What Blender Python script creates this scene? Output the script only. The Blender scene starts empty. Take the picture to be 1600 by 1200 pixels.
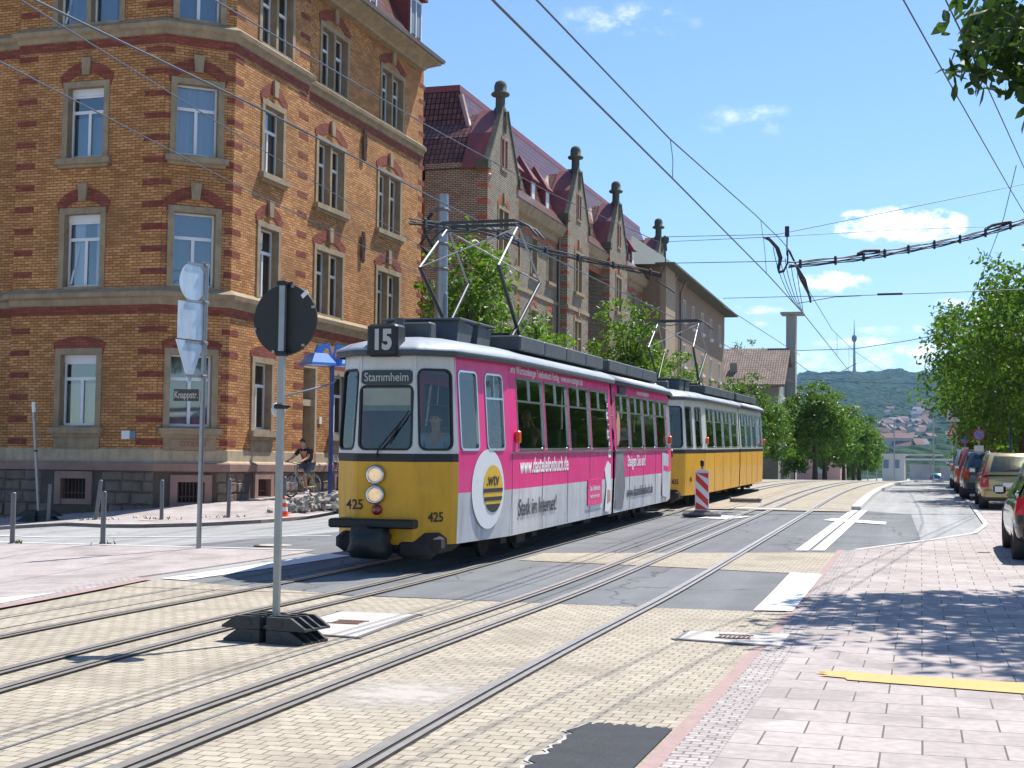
import bpy, bmesh, math, random
from mathutils import Vector, Matrix, noise as mnoise
R = math.radians
random.seed(7)
SC = bpy.context.scene
# ---------------------------------------------------------------- camera
EYE = 1.47
cam_d = bpy.data.cameras.new('camera'); cam = bpy.data.objects.new('camera', cam_d)
SC.collection.objects.link(cam); SC.camera = cam
cam_d.sensor_width = 36; cam_d.lens = 50.625; cam_d.clip_start = .1; cam_d.clip_end = 20000
YAW, PITCH, ROLL = R(15.88), R(3.26), R(0.7)
fw = Vector((-math.sin(YAW)*math.cos(PITCH), math.cos(YAW)*math.cos(PITCH), math.sin(PITCH)))
r0 = Vector((math.cos(YAW), math.sin(YAW), 0)); u0 = r0.cross(fw)
rt = r0*math.cos(ROLL)+u0*math.sin(ROLL); up = -r0*math.sin(ROLL)+u0*math.cos(ROLL)
M = Matrix.Identity(4)
for i in range(3): M[i][0] = rt[i]; M[i][1] = up[i]; M[i][2] = -fw[i]
M[2][3] = EYE
cam.matrix_world = M
# ---------------------------------------------------------------- sun, sky, exposure
SUN_AZ, SUN_EL = R(25), R(58)
sun_dir = Vector((math.sin(SUN_AZ)*math.cos(SUN_EL), math.cos(SUN_AZ)*math.cos(SUN_EL), math.sin(SUN_EL)))
sd = bpy.data.lights.new('sun', 'SUN'); sun = bpy.data.objects.new('sun', sd); SC.collection.objects.link(sun)
sd.energy = 5.0; sd.angle = R(.53); sd.color = (1, .955, .88)
sun.rotation_euler = sun_dir.to_track_quat('Z', 'Y').to_euler(); sun.location = (0, 0, 60)
W = bpy.data.worlds.new('World'); SC.world = W; W.use_nodes = True
SC.view_settings.view_transform = 'Standard'; SC.view_settings.look = 'None'
SC.view_settings.exposure = 0.60; SC.view_settings.gamma = 1
SC.cycles.max_bounces = 8; SC.cycles.transparent_max_bounces = 16; SC.cycles.diffuse_bounces = 3
SC.cycles.glossy_bounces = 3; SC.cycles.transmission_bounces = 4; SC.cycles.volume_bounces = 0
SC.cycles.sample_clamp_indirect = 6
SC.cycles.caustics_reflective = False; SC.cycles.caustics_refractive = False
nt = W.node_tree; N = nt.nodes; L = nt.links; N.clear()
wo = N.new('ShaderNodeOutputWorld'); bg = N.new('ShaderNodeBackground'); L.new(bg.outputs[0], wo.inputs[0])
sky = N.new('ShaderNodeTexSky'); sky.sky_type = 'NISHITA'; sky.sun_disc = False
sky.sun_elevation = SUN_EL; sky.sun_rotation = SUN_AZ; sky.air_density = 1.0; sky.dust_density = .35; sky.ozone_density = 3.0
bg.inputs[1].default_value = .104
tc = N.new('ShaderNodeTexCoord')
def wmath(op, a, b=None, c=None):
    n = N.new('ShaderNodeMath'); n.operation = op
    for i, v in enumerate((a, b, c)):
        if v is None: continue
        if isinstance(v, (int, float)): n.inputs[i].default_value = v
        else: L.new(v, n.inputs[i])
    return n.outputs[0]
def wvec(op, a, b=None, scale=None):
    n = N.new('ShaderNodeVectorMath'); n.operation = op
    L.new(a, n.inputs[0])
    if b is not None: n.inputs[1].default_value = b
    if scale is not None: n.inputs['Scale'].default_value = scale
    return n.outputs['Value'] if op in ('DOT_PRODUCT', 'LENGTH') else n.outputs[0]
# clouds: each is a patch of sky (centre azimuth/elevation direction, half width, half height, density)
def skydir(px, py):
    return (fw+rt*((px-800)/2250)+up*(-(py-600)/2250)).normalized()
nz = N.new('ShaderNodeTexNoise'); nz.inputs['Scale'].default_value = 34; nz.inputs['Detail'].default_value = 8
nz.inputs['Roughness'].default_value = .6
mp = N.new('ShaderNodeMapping'); mp.inputs['Scale'].default_value = (1, 1, 1.8)
L.new(tc.outputs['Generated'], mp.inputs[0]); L.new(mp.outputs[0], nz.inputs['Vector'])
tot = None
for (px, py, hw, hh, dn) in [(1405, 352, 92, 30, 1.1), (1325, 350, 42, 22, 1.0), (1470, 350, 44, 24, 1.1), (1300, 442, 60, 20, 1.0), (1555, 470, 85, 20, .8), (1180, 484, 90, 9, .5),
        (1160, 506, 50, 7, .5), (1420, 515, 100, 9, .55), (1400, 535, 130, 12, .6), (1440, 548, 60, 12, .5), (990, 30, 150, 34, .34), (1170, 190, 100, 36, .30), (1020, 320, 60, 10, .18), (1330, 560, 150, 16, .5),
        (1500, 575, 300, 12, .4), (-900, 300, 500, 90, .7), (2600, 260, 420, 110, .8), (900, -900, 500, 120, .5)]:
    c = skydir(px, py)
    hx = Vector((c.y, -c.x, 0)).normalized(); hy = hx.cross(c)*1
    dx = wmath('MULTIPLY', wvec('DOT_PRODUCT', tc.outputs['Generated'], tuple(hx)), 2250/hw)
    dy = wmath('MULTIPLY', wvec('DOT_PRODUCT', tc.outputs['Generated'], tuple(hy)), 2250/hh)
    front = wmath('GREATER_THAN', wvec('DOT_PRODUCT', tc.outputs['Generated'], tuple(c)), .3)
    d2 = wmath('ADD', wmath('MULTIPLY', dx, dx), wmath('MULTIPLY', dy, dy))
    e = wmath('MULTIPLY', wmath('MULTIPLY', wmath('MAXIMUM', wmath('SUBTRACT', 1.25, d2), 0), dn), front)
    tot = e if tot is None else wmath('ADD', tot, e)
f1 = wmath('MULTIPLY', wmath('SUBTRACT', nz.outputs['Fac'], .38), 4.2)
cl = wmath('MULTIPLY', wmath('MINIMUM', tot, 1.15), wmath('MAXIMUM', f1, 0))
mr = N.new('ShaderNodeMapRange'); mr.interpolation_type = 'SMOOTHSTEP'
L.new(cl, mr.inputs[0]); mr.inputs[1].default_value = .12; mr.inputs[2].default_value = .75
mx = N.new('ShaderNodeMixRGB'); L.new(mr.outputs[0], mx.inputs[0]); gr_ = N.new('ShaderNodeMixRGB'); gr_.blend_type = 'MULTIPLY'; gr_.inputs[0].default_value = 1; gr_.inputs[2].default_value = (.84, .97, 1.10, 1); L.new(sky.outputs[0], gr_.inputs[1]); L.new(gr_.outputs[0], mx.inputs[1])
mx.inputs[2].default_value = (10, 10.2, 10.6, 1)
L.new(mx.outputs[0], bg.inputs[0])
# ---------------------------------------------------------------- helpers
def link(o): SC.collection.objects.link(o); return o
WLOC = {}
class MB:
    """collects faces; build() makes one mesh object with metre UVs"""
    def __init__(s): s.v = []; s.f = []; s.m = []; s.s = []; s.mi = 0; s.xf = None
    def add(s, vs, fs, sm=False):
        b = len(s.v)
        if s.xf is not None: vs = [s.xf @ Vector(p) for p in vs]
        s.v += [tuple(p) for p in vs]
        for f in fs: s.f.append([b+i for i in f]); s.m.append(s.mi); s.s.append(sm)
        return s
    def poly(s, *pts): return s.add(pts, [list(range(len(pts)))])
    def obox(s, o, ax, ay, az):
        o, ax, ay, az = map(Vector, (o, ax, ay, az))
        vs = [o, o+ax, o+ax+ay, o+ay, o+az, o+ax+az, o+ax+ay+az, o+ay+az]
        fs = [[3, 2, 1, 0], [4, 5, 6, 7], [0, 1, 5, 4], [1, 2, 6, 5], [2, 3, 7, 6], [3, 0, 4, 7]]
        if ax.cross(ay).dot(az) < 0: fs = [f[::-1] for f in fs]
        return s.add(vs, fs)
    def box(s, x0, y0, z0, x1, y1, z1): return s.obox((x0, y0, z0), (x1-x0, 0, 0), (0, y1-y0, 0), (0, 0, z1-z0))
    def bbox(s, x0, y0, z0, x1, y1, z1, b=.02):
        """box with chamfered edges"""
        xs = [x0, x0+b, x1-b, x1]; ys = [y0, y0+b, y1-b, y1]; zs = [z0, z0+b, z1-b, z1]
        def oc(lo, hi, yl, yh, z): return [(lo+b, yl, z), (hi-b, yl, z), (hi, yl+b, z), (hi, yh-b, z), (hi-b, yh, z), (lo+b, yh, z), (lo, yh-b, z), (lo, yl+b, z)]
        r = [oc(x0+b, x1-b, y0+b, y1-b, z0), oc(x0, x1, y0, y1, z0+b), oc(x0, x1, y0, y1, z1-b), oc(x0+b, x1-b, y0+b, y1-b, z1)]
        vs = sum(r, []); fs = [list(range(7, -1, -1)), list(range(24, 32))]
        for k in range(3):
            for i in range(8): j = (i+1) % 8; fs.append([k*8+i, k*8+j, k*8+8+j, k*8+8+i])
        return s.add(vs, fs)
    def tube(s, pts, r, n=8, cap=True, r1=None):
        pts = [Vector(p) for p in pts]; m = len(pts); rs = r if isinstance(r, (list, tuple)) else [r+((r1 if r1 is not None else r)-r)*i/max(1, m-1) for i in range(m)]
        vs = []; fs = []; t0 = (pts[1]-pts[0]).normalized()
        a = t0.orthogonal().normalized()
        for i, p in enumerate(pts):
            t = ((pts[min(i+1, m-1)]-pts[max(i-1, 0)])).normalized()
            a = (a-t*a.dot(t)); a = a.normalized() if a.length > 1e-6 else t.orthogonal().normalized(); b = t.cross(a)
            for k in range(n):
                w = 2*math.pi*k/n; vs.append(p+(a*math.cos(w)+b*math.sin(w))*rs[i])
        for i in range(m-1):
            for k in range(n): j = (k+1) % n; fs.append([i*n+k, i*n+j, (i+1)*n+j, (i+1)*n+k])
        s.add(vs, fs, True)
        if cap: s.add(vs[:n], [list(range(n-1, -1, -1))]); s.add(vs[-n:], [list(range(n))])
        return s
    def lathe(s, prof, o=(0, 0, 0), ax=(0, 0, 1), n=16, sm=True):
        o = Vector(o); ax = Vector(ax).normalized(); a = ax.orthogonal().normalized(); b = ax.cross(a); vs = []; fs = []
        for (r, z) in prof:
            for k in range(n): w = 2*math.pi*k/n; vs.append(o+ax*z+(a*math.cos(w)+b*math.sin(w))*r)
        for i in range(len(prof)-1):
            for k in range(n): j = (k+1) % n; fs.append([i*n+k, i*n+j, (i+1)*n+j, (i+1)*n+k])
        return s.add(vs, fs, sm)
    def prism(s, pts, ex):
        pts = [Vector(p) for p in pts]; ex = Vector(ex); n = len(pts)
        nn = Vector((0, 0, 0))
        for i in range(n): nn += (pts[i]-pts[0]).cross(pts[(i+1) % n]-pts[0])
        if nn.dot(ex) < 0: pts = pts[::-1]
        vs = pts+[p+ex for p in pts]
        fs = [list(range(n-1, -1, -1)), list(range(n, 2*n))]+[[i, (i+1) % n, n+(i+1) % n, n+i] for i in range(n)]
        return s.add(vs, fs)
    def build(s, name, mats, parent=None, world=False, smooth=None):
        off = Vector((0, 0, 0))
        if world and parent is not None: off = WLOC[parent.name]
        me = bpy.data.meshes.new(name)
        me.from_pydata([(p[0]-off.x, p[1]-off.y, p[2]-off.z) for p in s.v], [], s.f)
        for mm in (mats if isinstance(mats, (list, tuple)) else [mats]): me.materials.append(mm)
        me.polygons.foreach_set('material_index', s.m)
        me.polygons.foreach_set('use_smooth', [x if smooth is None else smooth for x in s.s])
        uv = me.uv_layers.new(name='UVMap'); buf = [0.0]*(2*len(me.loops)); vs = s.v; Z = Vector((0, 0, 1))
        for p in me.polygons:
            nrm = p.normal
            if abs(nrm.z) > .94: t, b = Vector((1, 0, 0)), Vector((0, 1, 0))
            else: t = Z.cross(nrm).normalized(); b = nrm.cross(t)
            for li in p.loop_indices:
                q = Vector(vs[me.loops[li].vertex_index]); buf[2*li] = q.dot(t); buf[2*li+1] = q.dot(b)
        uv.data.foreach_set('uv', buf); me.update()
        o = bpy.data.objects.new(name, me); link(o)
        if parent is not None:
            o.parent = parent
            WLOC[o.name] = WLOC.get(parent.name, Vector((0, 0, 0)))
        else: WLOC[o.name] = Vector((0, 0, 0))
        return o
def tag(o, label=None, cat=None, group=None, kind=None):
    if label: o['label'] = label
    if cat: o['category'] = cat
    if group: o['group'] = group
    if kind: o['kind'] = kind
    return o
def root(name, loc, label, cat, group=None, rz=0):
    o = bpy.data.objects.new(name, None); link(o); o.location = loc; o.rotation_euler = (0, 0, rz); o.empty_display_size = .2
    WLOC[o.name] = Vector(loc)
    return tag(o, label, cat, group)
def copy_tree(o, parent=None, label=None, group=None, loc=None, rz=None):
    c = o.copy(); link(c)
    if parent is not None: c.parent = parent
    if label: c['label'] = label
    if group: c['group'] = group
    if loc is not None: c.location = loc
    if rz is not None: c.rotation_euler[2] = rz
    for ch in [x for x in KIDS.get(o.name, [])] if False else list(o.children): copy_tree(ch, c)
    return c
KIDS = {}
def recolour(o, mp_):
    """give a copied thing's meshes other paint"""
    for ch in list(o.children): recolour(ch, mp_)
    if o.type == 'MESH' and any(sl.material and sl.material.name in mp_ for sl in o.material_slots):
        o.data = o.data.copy()
        for i, mm in enumerate(o.data.materials):
            if mm and mm.name in mp_: o.data.materials[i] = mp_[mm.name]
def text(s, size, m, parent, o, xd, ud, ex=.004, xs=1.0, bold=0.0, align='CENTER', name='lettering', sp=1.0):
    cu = bpy.data.curves.new(name, 'FONT'); cu.body = s; cu.size = size; cu.extrude = ex; cu.offset = bold; cu.align_x = align; cu.align_y = 'CENTER'; cu.space_character = sp; cu.resolution_u = 3
    t = bpy.data.objects.new('tmp', cu); link(t); bpy.context.view_layer.update()
    me = bpy.data.meshes.new_from_object(t.evaluated_get(bpy.context.evaluated_depsgraph_get()))
    bpy.data.objects.remove(t)
    xd, ud = Vector(xd).normalized(), Vector(ud).normalized(); nd = xd.cross(ud)
    me.transform(Matrix(((xd.x*xs, ud.x, nd.x, o[0]), (xd.y*xs, ud.y, nd.y, o[1]), (xd.z*xs, ud.z, nd.z, o[2]), (0, 0, 0, 1))))
    me.materials.clear(); me.materials.append(m); me.name = name
    ob = bpy.data.objects.new(name, me); link(ob)
    if parent is not None: ob.parent = parent; WLOC[ob.name] = WLOC.get(parent.name, Vector((0, 0, 0)))
    return ob
# ---------------------------------------------------------------- materials
MATS = {}
def mat(name, col, rough=.7, metal=0, var=.12, vscale=3.0, bump=0, bscale=40, coat=0, emit=None, spec=.5, alpha=None, detail=5, stretch=None, streak=0):
    m = bpy.data.materials.new(name); m.use_nodes = True; n = m.node_tree.nodes; l = m.node_tree.links; b = n['Principled BSDF']
    b.inputs['Roughness'].default_value = rough; b.inputs['Metallic'].default_value = metal; b.inputs['Specular IOR Level'].default_value = spec
    if coat: b.inputs['Coat Weight'].default_value = coat; b.inputs['Coat Roughness'].default_value = .06
    c = n.new('ShaderNodeTexCoord'); vec = c.outputs['Object']
    if stretch:
        mpn = n.new('ShaderNodeMapping'); mpn.inputs['Scale'].default_value = stretch; l.new(vec, mpn.inputs[0]); vec = mpn.outputs[0]
    if var:
        z = n.new('ShaderNodeTexNoise'); z.inputs['Scale'].default_value = vscale; z.inputs['Detail'].default_value = detail; z.inputs['Roughness'].default_value = .65
        l.new(vec, z.inputs['Vector'])
        mr_ = n.new('ShaderNodeMapRange'); l.new(z.outputs['Fac'], mr_.inputs[0]); mr_.inputs[1].default_value = .25; mr_.inputs[2].default_value = .75
        mr_.inputs[3].default_value = 1-var; mr_.inputs[4].default_value = 1+var
        mm = n.new('ShaderNodeVectorMath'); mm.operation = 'SCALE'; mm.inputs[0].default_value = col[:3]; l.new(mr_.outputs[0], mm.inputs['Scale'])
        l.new(mm.outputs[0], b.inputs['Base Color'])
    else: b.inputs['Base Color'].default_value = (*col[:3], 1)
    if bump:
        z2 = n.new('ShaderNodeTexNoise'); z2.inputs['Scale'].default_value = bscale; z2.inputs['Detail'].default_value = 4; l.new(vec, z2.inputs['Vector'])
        bp = n.new('ShaderNodeBump'); bp.inputs['Strength'].default_value = bump; bp.inputs['Distance'].default_value = .02
        l.new(z2.outputs['Fac'], bp.inputs['Height']); l.new(bp.outputs[0], b.inputs['Normal'])
    if emit: b.inputs['Emission Color'].default_value = (*emit[:3], 1); b.inputs['Emission Strength'].default_value = emit[3]
    if streak:
        mp2 = n.new('ShaderNodeMapping'); mp2.inputs['Scale'].default_value = (3.2, 3.2, .55); l.new(c.outputs['Object'], mp2.inputs[0]); z3 = n.new('ShaderNodeTexNoise'); z3.inputs['Scale'].default_value = 2.2; z3.inputs['Detail'].default_value = 8; z3.inputs['Roughness'].default_value = .7; l.new(mp2.outputs[0], z3.inputs['Vector'])
        m3 = n.new('ShaderNodeMapRange'); l.new(z3.outputs['Fac'], m3.inputs[0]); m3.inputs[1].default_value = .48; m3.inputs[2].default_value = .78; m3.inputs[4].default_value = streak
        x3 = n.new('ShaderNodeMixRGB'); l.new(m3.outputs[0], x3.inputs[0]); x3.inputs[2].default_value = (.10, .085, .065, 1)
        if b.inputs['Base Color'].links: l.new(b.inputs['Base Color'].links[0].from_socket, x3.inputs[1])
        else: x3.inputs[1].default_value = (*col[:3], 1)
        l.new(x3.outputs[0], b.inputs['Base Color'])
        r3 = n.new('ShaderNodeMapRange'); l.new(z3.outputs['Fac'], r3.inputs[0]); r3.inputs[1].default_value = .35; r3.inputs[2].default_value = .75; r3.inputs[3].default_value = rough; r3.inputs[4].default_value = min(1, rough+.3); l.new(r3.outputs[0], b.inputs['Roughness'])
    m.diffuse_color = (*col[:3], 1); MATS[name] = m
    return m
def brickmat(name, c1, c2, mortar, bw, rh, ms, rough=.85, off=.5, bias=0, bump=.5, var=.12, vscale=.6, warp=0, stain=None, rot=0, dist=.01):
    m = bpy.data.materials.new(name); m.use_nodes = True; n = m.node_tree.nodes; l = m.node_tree.links; b = n['Principled BSDF']
    b.inputs['Roughness'].default_value = rough; b.inputs['Specular IOR Level'].default_value = .25
    c = n.new('ShaderNodeTexCoord'); vec = c.outputs['UV']
    if rot:
        mpn = n.new('ShaderNodeMapping'); mpn.inputs['Rotation'].default_value = (0, 0, rot); l.new(vec, mpn.inputs[0]); vec = mpn.outputs[0]
    if warp:
        wz = n.new('ShaderNodeTexNoise'); wz.inputs['Scale'].default_value = 3.5; l.new(vec, wz.inputs['Vector'])
        ws = n.new('ShaderNodeVectorMath'); ws.operation = 'SCALE'; ws.inputs['Scale'].default_value = warp; l.new(wz.outputs['Color'], ws.inputs[0])
        wa = n.new('ShaderNodeVectorMath'); wa.operation = 'ADD'; l.new(vec, wa.inputs[0]); l.new(ws.outputs[0], wa.inputs[1]); vec = wa.outputs[0]
    t = n.new('ShaderNodeTexBrick'); l.new(vec, t.inputs['Vector']); t.offset = off
    t.inputs['Color1'].default_value = (*c1, 1); t.inputs['Color2'].default_value = (*c2, 1); t.inputs['Mortar'].default_value = (*mortar, 1)
    t.inputs['Scale'].default_value = 1; t.inputs['Mortar Size'].default_value = ms; t.inputs['Mortar Smooth'].default_value = .15; t.inputs['Bias'].default_value = bias
    t.inputs['Brick Width'].default_value = bw; t.inputs['Row Height'].default_value = rh
    z = n.new('ShaderNodeTexNoise'); z.inputs['Scale'].default_value = vscale; z.inputs['Detail'].default_value = 7; z.inputs['Roughness'].default_value = .6; l.new(c.outputs['UV'], z.inputs['Vector'])
    mr_ = n.new('ShaderNodeMapRange'); l.new(z.outputs['Fac'], mr_.inputs[0]); mr_.inputs[1].default_value = .3; mr_.inputs[2].default_value = .7; mr_.inputs[3].default_value = 1-var; mr_.inputs[4].default_value = 1+var
    mm = n.new('ShaderNodeVectorMath'); mm.operation = 'SCALE'; l.new(t.outputs['Color'], mm.inputs[0]); l.new(mr_.outputs[0], mm.inputs['Scale'])
    out = mm.outputs[0]
    zd = n.new('ShaderNodeTexNoise'); zd.inputs['Scale'].default_value = 14; zd.inputs['Detail'].default_value = 6; l.new(c.outputs['UV'], zd.inputs['Vector']); md = n.new('ShaderNodeMapRange'); l.new(zd.outputs['Fac'], md.inputs[0]); md.inputs[1].default_value = .3; md.inputs[2].default_value = .7; md.inputs[3].default_value = .86; md.inputs[4].default_value = 1.12
    mf = n.new('ShaderNodeVectorMath'); mf.operation = 'SCALE'; l.new(out, mf.inputs[0]); l.new(md.outputs[0], mf.inputs['Scale']); out = mf.outputs[0]
    if stain:
        z3 = n.new('ShaderNodeTexNoise'); z3.inputs['Scale'].default_value = stain[1]; z3.inputs['Detail'].default_value = 6; l.new(c.outputs['UV'], z3.inputs['Vector'])
        m3 = n.new('ShaderNodeMapRange'); m3.interpolation_type = 'SMOOTHSTEP'; l.new(z3.outputs['Fac'], m3.inputs[0]); m3.inputs[1].default_value = stain[2]; m3.inputs[2].default_value = stain[2]+.14; m3.inputs[4].default_value = stain[3]
        mx_ = n.new('ShaderNodeMixRGB'); l.new(m3.outputs[0], mx_.inputs[0]); l.new(out, mx_.inputs[1]); mx_.inputs[2].default_value = (*stain[0], 1); out = mx_.outputs[0]
    l.new(out, b.inputs['Base Color'])
    bp = n.new('ShaderNodeBump'); bp.inputs['Strength'].default_value = bump; bp.inputs['Distance'].default_value = dist
    inv = n.new('ShaderNodeMath'); inv.operation = 'SUBTRACT'; inv.inputs[0].default_value = 1; l.new(t.outputs['Fac'], inv.inputs[1])
    l.new(inv.outputs[0], bp.inputs['Height']); l.new(bp.outputs[0], b.inputs['Normal'])
    m.diffuse_color = (*c1, 1); MATS[name] = m
    return m
def glassmat(name, tint, refl=.12, dark=.35, rough=.03):
    m = bpy.data.materials.new(name); m.use_nodes = True; n = m.node_tree.nodes; l = m.node_tree.links; n.clear()
    o = n.new('ShaderNodeOutputMaterial'); g = n.new('ShaderNodeBsdfGlossy'); g.inputs['Roughness'].default_value = rough; g.inputs['Color'].default_value = (.9, .95, 1, 1)
    t = n.new('ShaderNodeBsdfTransparent'); t.inputs['Color'].default_value = (*tint, 1)
    f = n.new('ShaderNodeFresnel'); f.inputs['IOR'].default_value = 1.5
    a = n.new('ShaderNodeMath'); a.operation = 'ADD'; l.new(f.outputs[0], a.inputs[0]); a.inputs[1].default_value = refl
    x = n.new('ShaderNodeMixShader'); l.new(a.outputs[0], x.inputs[0]); l.new(t.outputs[0], x.inputs[1]); l.new(g.outputs[0], x.inputs[2]); l.new(x.outputs[0], o.inputs[0])
    m.diffuse_color = (.2, .25, .3, 1); MATS[name] = m
    return m
def leafmat(name, c1, c2, trans=.35):
    m = bpy.data.materials.new(name); m.use_nodes = True; n = m.node_tree.nodes; l = m.node_tree.links; n.clear()
    o = n.new('ShaderNodeOutputMaterial'); d = n.new('ShaderNodeBsdfPrincipled'); d.inputs['Roughness'].default_value = .45; d.inputs['Specular IOR Level'].default_value = .35
    tr = n.new('ShaderNodeBsdfTranslucent'); c = n.new('ShaderNodeTexCoord'); z = n.new('ShaderNodeTexNoise'); z.inputs['Scale'].default_value = 2.6; z.inputs['Detail'].default_value = 10; z.inputs['Roughness'].default_value = .8
    l.new(c.outputs['Object'], z.inputs['Vector']); mr_ = n.new('ShaderNodeMapRange'); l.new(z.outputs['Fac'], mr_.inputs[0]); mr_.inputs[1].default_value = .32; mr_.inputs[2].default_value = .68
    x = n.new('ShaderNodeMixRGB'); l.new(mr_.outputs[0], x.inputs[0]); x.inputs[1].default_value = (*c1, 1); x.inputs[2].default_value = (*c2, 1)
    l.new(x.outputs[0], d.inputs['Base Color']); y = n.new('ShaderNodeVectorMath'); y.operation = 'MULTIPLY'; l.new(x.outputs[0], y.inputs[0]); y.inputs[1].default_value = (1.5, 1.6, .6)
    l.new(y.outputs[0], tr.inputs['Color']); mx_ = n.new('ShaderNodeMixShader'); mx_.inputs[0].default_value = trans
    l.new(d.outputs[0], mx_.inputs[1]); l.new(tr.outputs[0], mx_.inputs[2]); l.new(mx_.outputs[0], o.inputs[0])
    m.diffuse_color = (*c1, 1); MATS[name] = m
    return m
brickY = brickmat('yellow_brick', (.39, .165, .052), (.62, .305, .12), (.09, .058, .037), .25, .078, .0085, vscale=.5, var=.22, dist=.006, stain=((.24, .12, .05), .45, .52, .42))
brickR = brickmat('red_brick', (.20, .052, .033), (.31, .085, .05), (.10, .05, .04), .25, .078, .007, var=.14, vscale=.7, dist=.006)
brickP = brickmat('pale_brick', (.31, .265, .195), (.42, .365, .28), (.08, .06, .045), .25, .085, .016, vscale=.9, var=.16)
brickO = brickmat('orange_brick', (.36, .10, .05), (.44, .14, .07), (.2, .12, .09), .25, .085, .008, var=.15)
stone = mat('sandstone', (.33, .25, .155), .9, streak=.45, var=.28, vscale=2.2, bump=.35, bscale=25)
stoneL = mat('pale_sandstone', (.44, .35, .23), .9, streak=.4, var=.2, vscale=2.5, bump=.3, bscale=25)
stoneP = mat('red_sandstone', (.30, .19, .15), .9, var=.2, vscale=2, bump=.3, bscale=20)
stoneD = mat('weathered_dark_stone', (.10, .105, .08), .9, var=.3, vscale=5, bump=.4)
whitep = mat('white_window_paint', (.74, .75, .76), .4, var=.04)
paneM = glassmat('window_glass', (.8, .86, .9), .16)
tramGl = glassmat('tram_glass', (.74, .80, .76), .03)
darkin = mat('dark_interior', (.03, .03, .035), .8)
curtW = mat('net_curtain', (.50, .54, .60), .9, var=.22, vscale=9, stretch=(1, 1, .08))
curtB = mat('blue_grey_blind', (.17, .23, .30), .7, var=.1)
curtG = mat('pale_green_blind', (.36, .38, .30), .7, var=.1)
ironM = mat('rusty_iron', (.12, .06, .04), .7, var=.3, vscale=20)
zinc = mat('zinc_gutter', (.25, .2, .17), .5, metal=.3)
tileR = brickmat('glazed_roof_tiles', (.13, .046, .03), (.22, .085, .058), (.02, .008, .006), .23, .32, .032, rough=.36, bump=1.0, off=.0, var=.18, dist=.05)
tileR.node_tree.nodes['Principled BSDF'].inputs['Specular IOR Level'].default_value = .35
tileO = brickmat('old_roof_tiles', (.25, .18, .15), (.33, .25, .215), (.10, .07, .06), .24, .36, .035, rough=.8, bump=.8, off=0, var=.25, vscale=.5, dist=.04)
redmet = mat('red_roof_metal', (.22, .055, .05), .45, var=.15)
plaster = mat('brown_render', (.25, .17, .115), .9, var=.08, vscale=1.2)
plasterW = mat('white_render', (.62, .60, .55), .9, var=.08)
concrete = mat('grey_concrete', (.34, .33, .29), .9, var=.16, vscale=1.5, bump=.2)
def asphaltmat(name, col, crack=.5):
    m = mat(name, col, .9, var=.16, vscale=1.1, bump=.5, bscale=150, detail=10); n = m.node_tree.nodes; l = m.node_tree.links; b = n['Principled BSDF']
    src = b.inputs['Base Color'].links[0].from_socket; c = n.new('ShaderNodeTexCoord')
    wz = n.new('ShaderNodeTexNoise'); wz.inputs['Scale'].default_value = 1.3; wz.inputs['Detail'].default_value = 5; l.new(c.outputs['UV'], wz.inputs['Vector'])
    ws = n.new('ShaderNodeVectorMath'); ws.operation = 'SCALE'; ws.inputs['Scale'].default_value = .9; l.new(wz.outputs['Color'], ws.inputs[0]); wa = n.new('ShaderNodeVectorMath'); l.new(c.outputs['UV'], wa.inputs[0]); l.new(ws.outputs[0], wa.inputs[1])
    v = n.new('ShaderNodeTexVoronoi'); v.feature = 'DISTANCE_TO_EDGE'; v.inputs['Scale'].default_value = .33; l.new(wa.outputs[0], v.inputs['Vector'])
    r1 = n.new('ShaderNodeMapRange'); r1.inputs[1].default_value = .003; r1.inputs[2].default_value = .009; r1.inputs[3].default_value = 1-crack; r1.inputs[4].default_value = 1; l.new(v.outputs['Distance'], r1.inputs[0])
    sp = n.new('ShaderNodeTexNoise'); sp.inputs['Scale'].default_value = 60; sp.inputs['Detail'].default_value = 3; l.new(c.outputs['UV'], sp.inputs['Vector']); r2 = n.new('ShaderNodeMapRange'); r2.inputs[1].default_value = .3; r2.inputs[2].default_value = .7; r2.inputs[3].default_value = .8; r2.inputs[4].default_value = 1.2; l.new(sp.outputs['Fac'], r2.inputs[0])
    mpn = n.new('ShaderNodeMapping'); mpn.inputs['Scale'].default_value = (2.2, .09, 1); l.new(c.outputs['UV'], mpn.inputs[0]); st = n.new('ShaderNodeTexNoise'); st.inputs['Scale'].default_value = 1; st.inputs['Detail'].default_value = 6; l.new(mpn.outputs[0], st.inputs['Vector']); r3 = n.new('ShaderNodeMapRange'); r3.inputs[1].default_value = .35; r3.inputs[2].default_value = .65; r3.inputs[3].default_value = .86; r3.inputs[4].default_value = 1.12; l.new(st.outputs['Fac'], r3.inputs[0])
    q1 = n.new('ShaderNodeMath'); q1.operation = 'MULTIPLY'; l.new(r1.outputs[0], q1.inputs[0]); l.new(r2.outputs[0], q1.inputs[1]); q2 = n.new('ShaderNodeMath'); q2.operation = 'MULTIPLY'; l.new(q1.outputs[0], q2.inputs[0]); l.new(r3.outputs[0], q2.inputs[1])
    o = n.new('ShaderNodeVectorMath'); o.operation = 'SCALE'; l.new(src, o.inputs[0]); l.new(q2.outputs[0], o.inputs['Scale']); l.new(o.outputs[0], b.inputs['Base Color'])
    return m
asph = asphaltmat('asphalt', (.165, .172, .18)); asphL = asphaltmat('worn_asphalt', (.33, .33, .325), .35)
asphD = mat('fresh_asphalt', (.06, .062, .068), .85, var=.2, vscale=6, bump=.8, bscale=220, detail=9)
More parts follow.
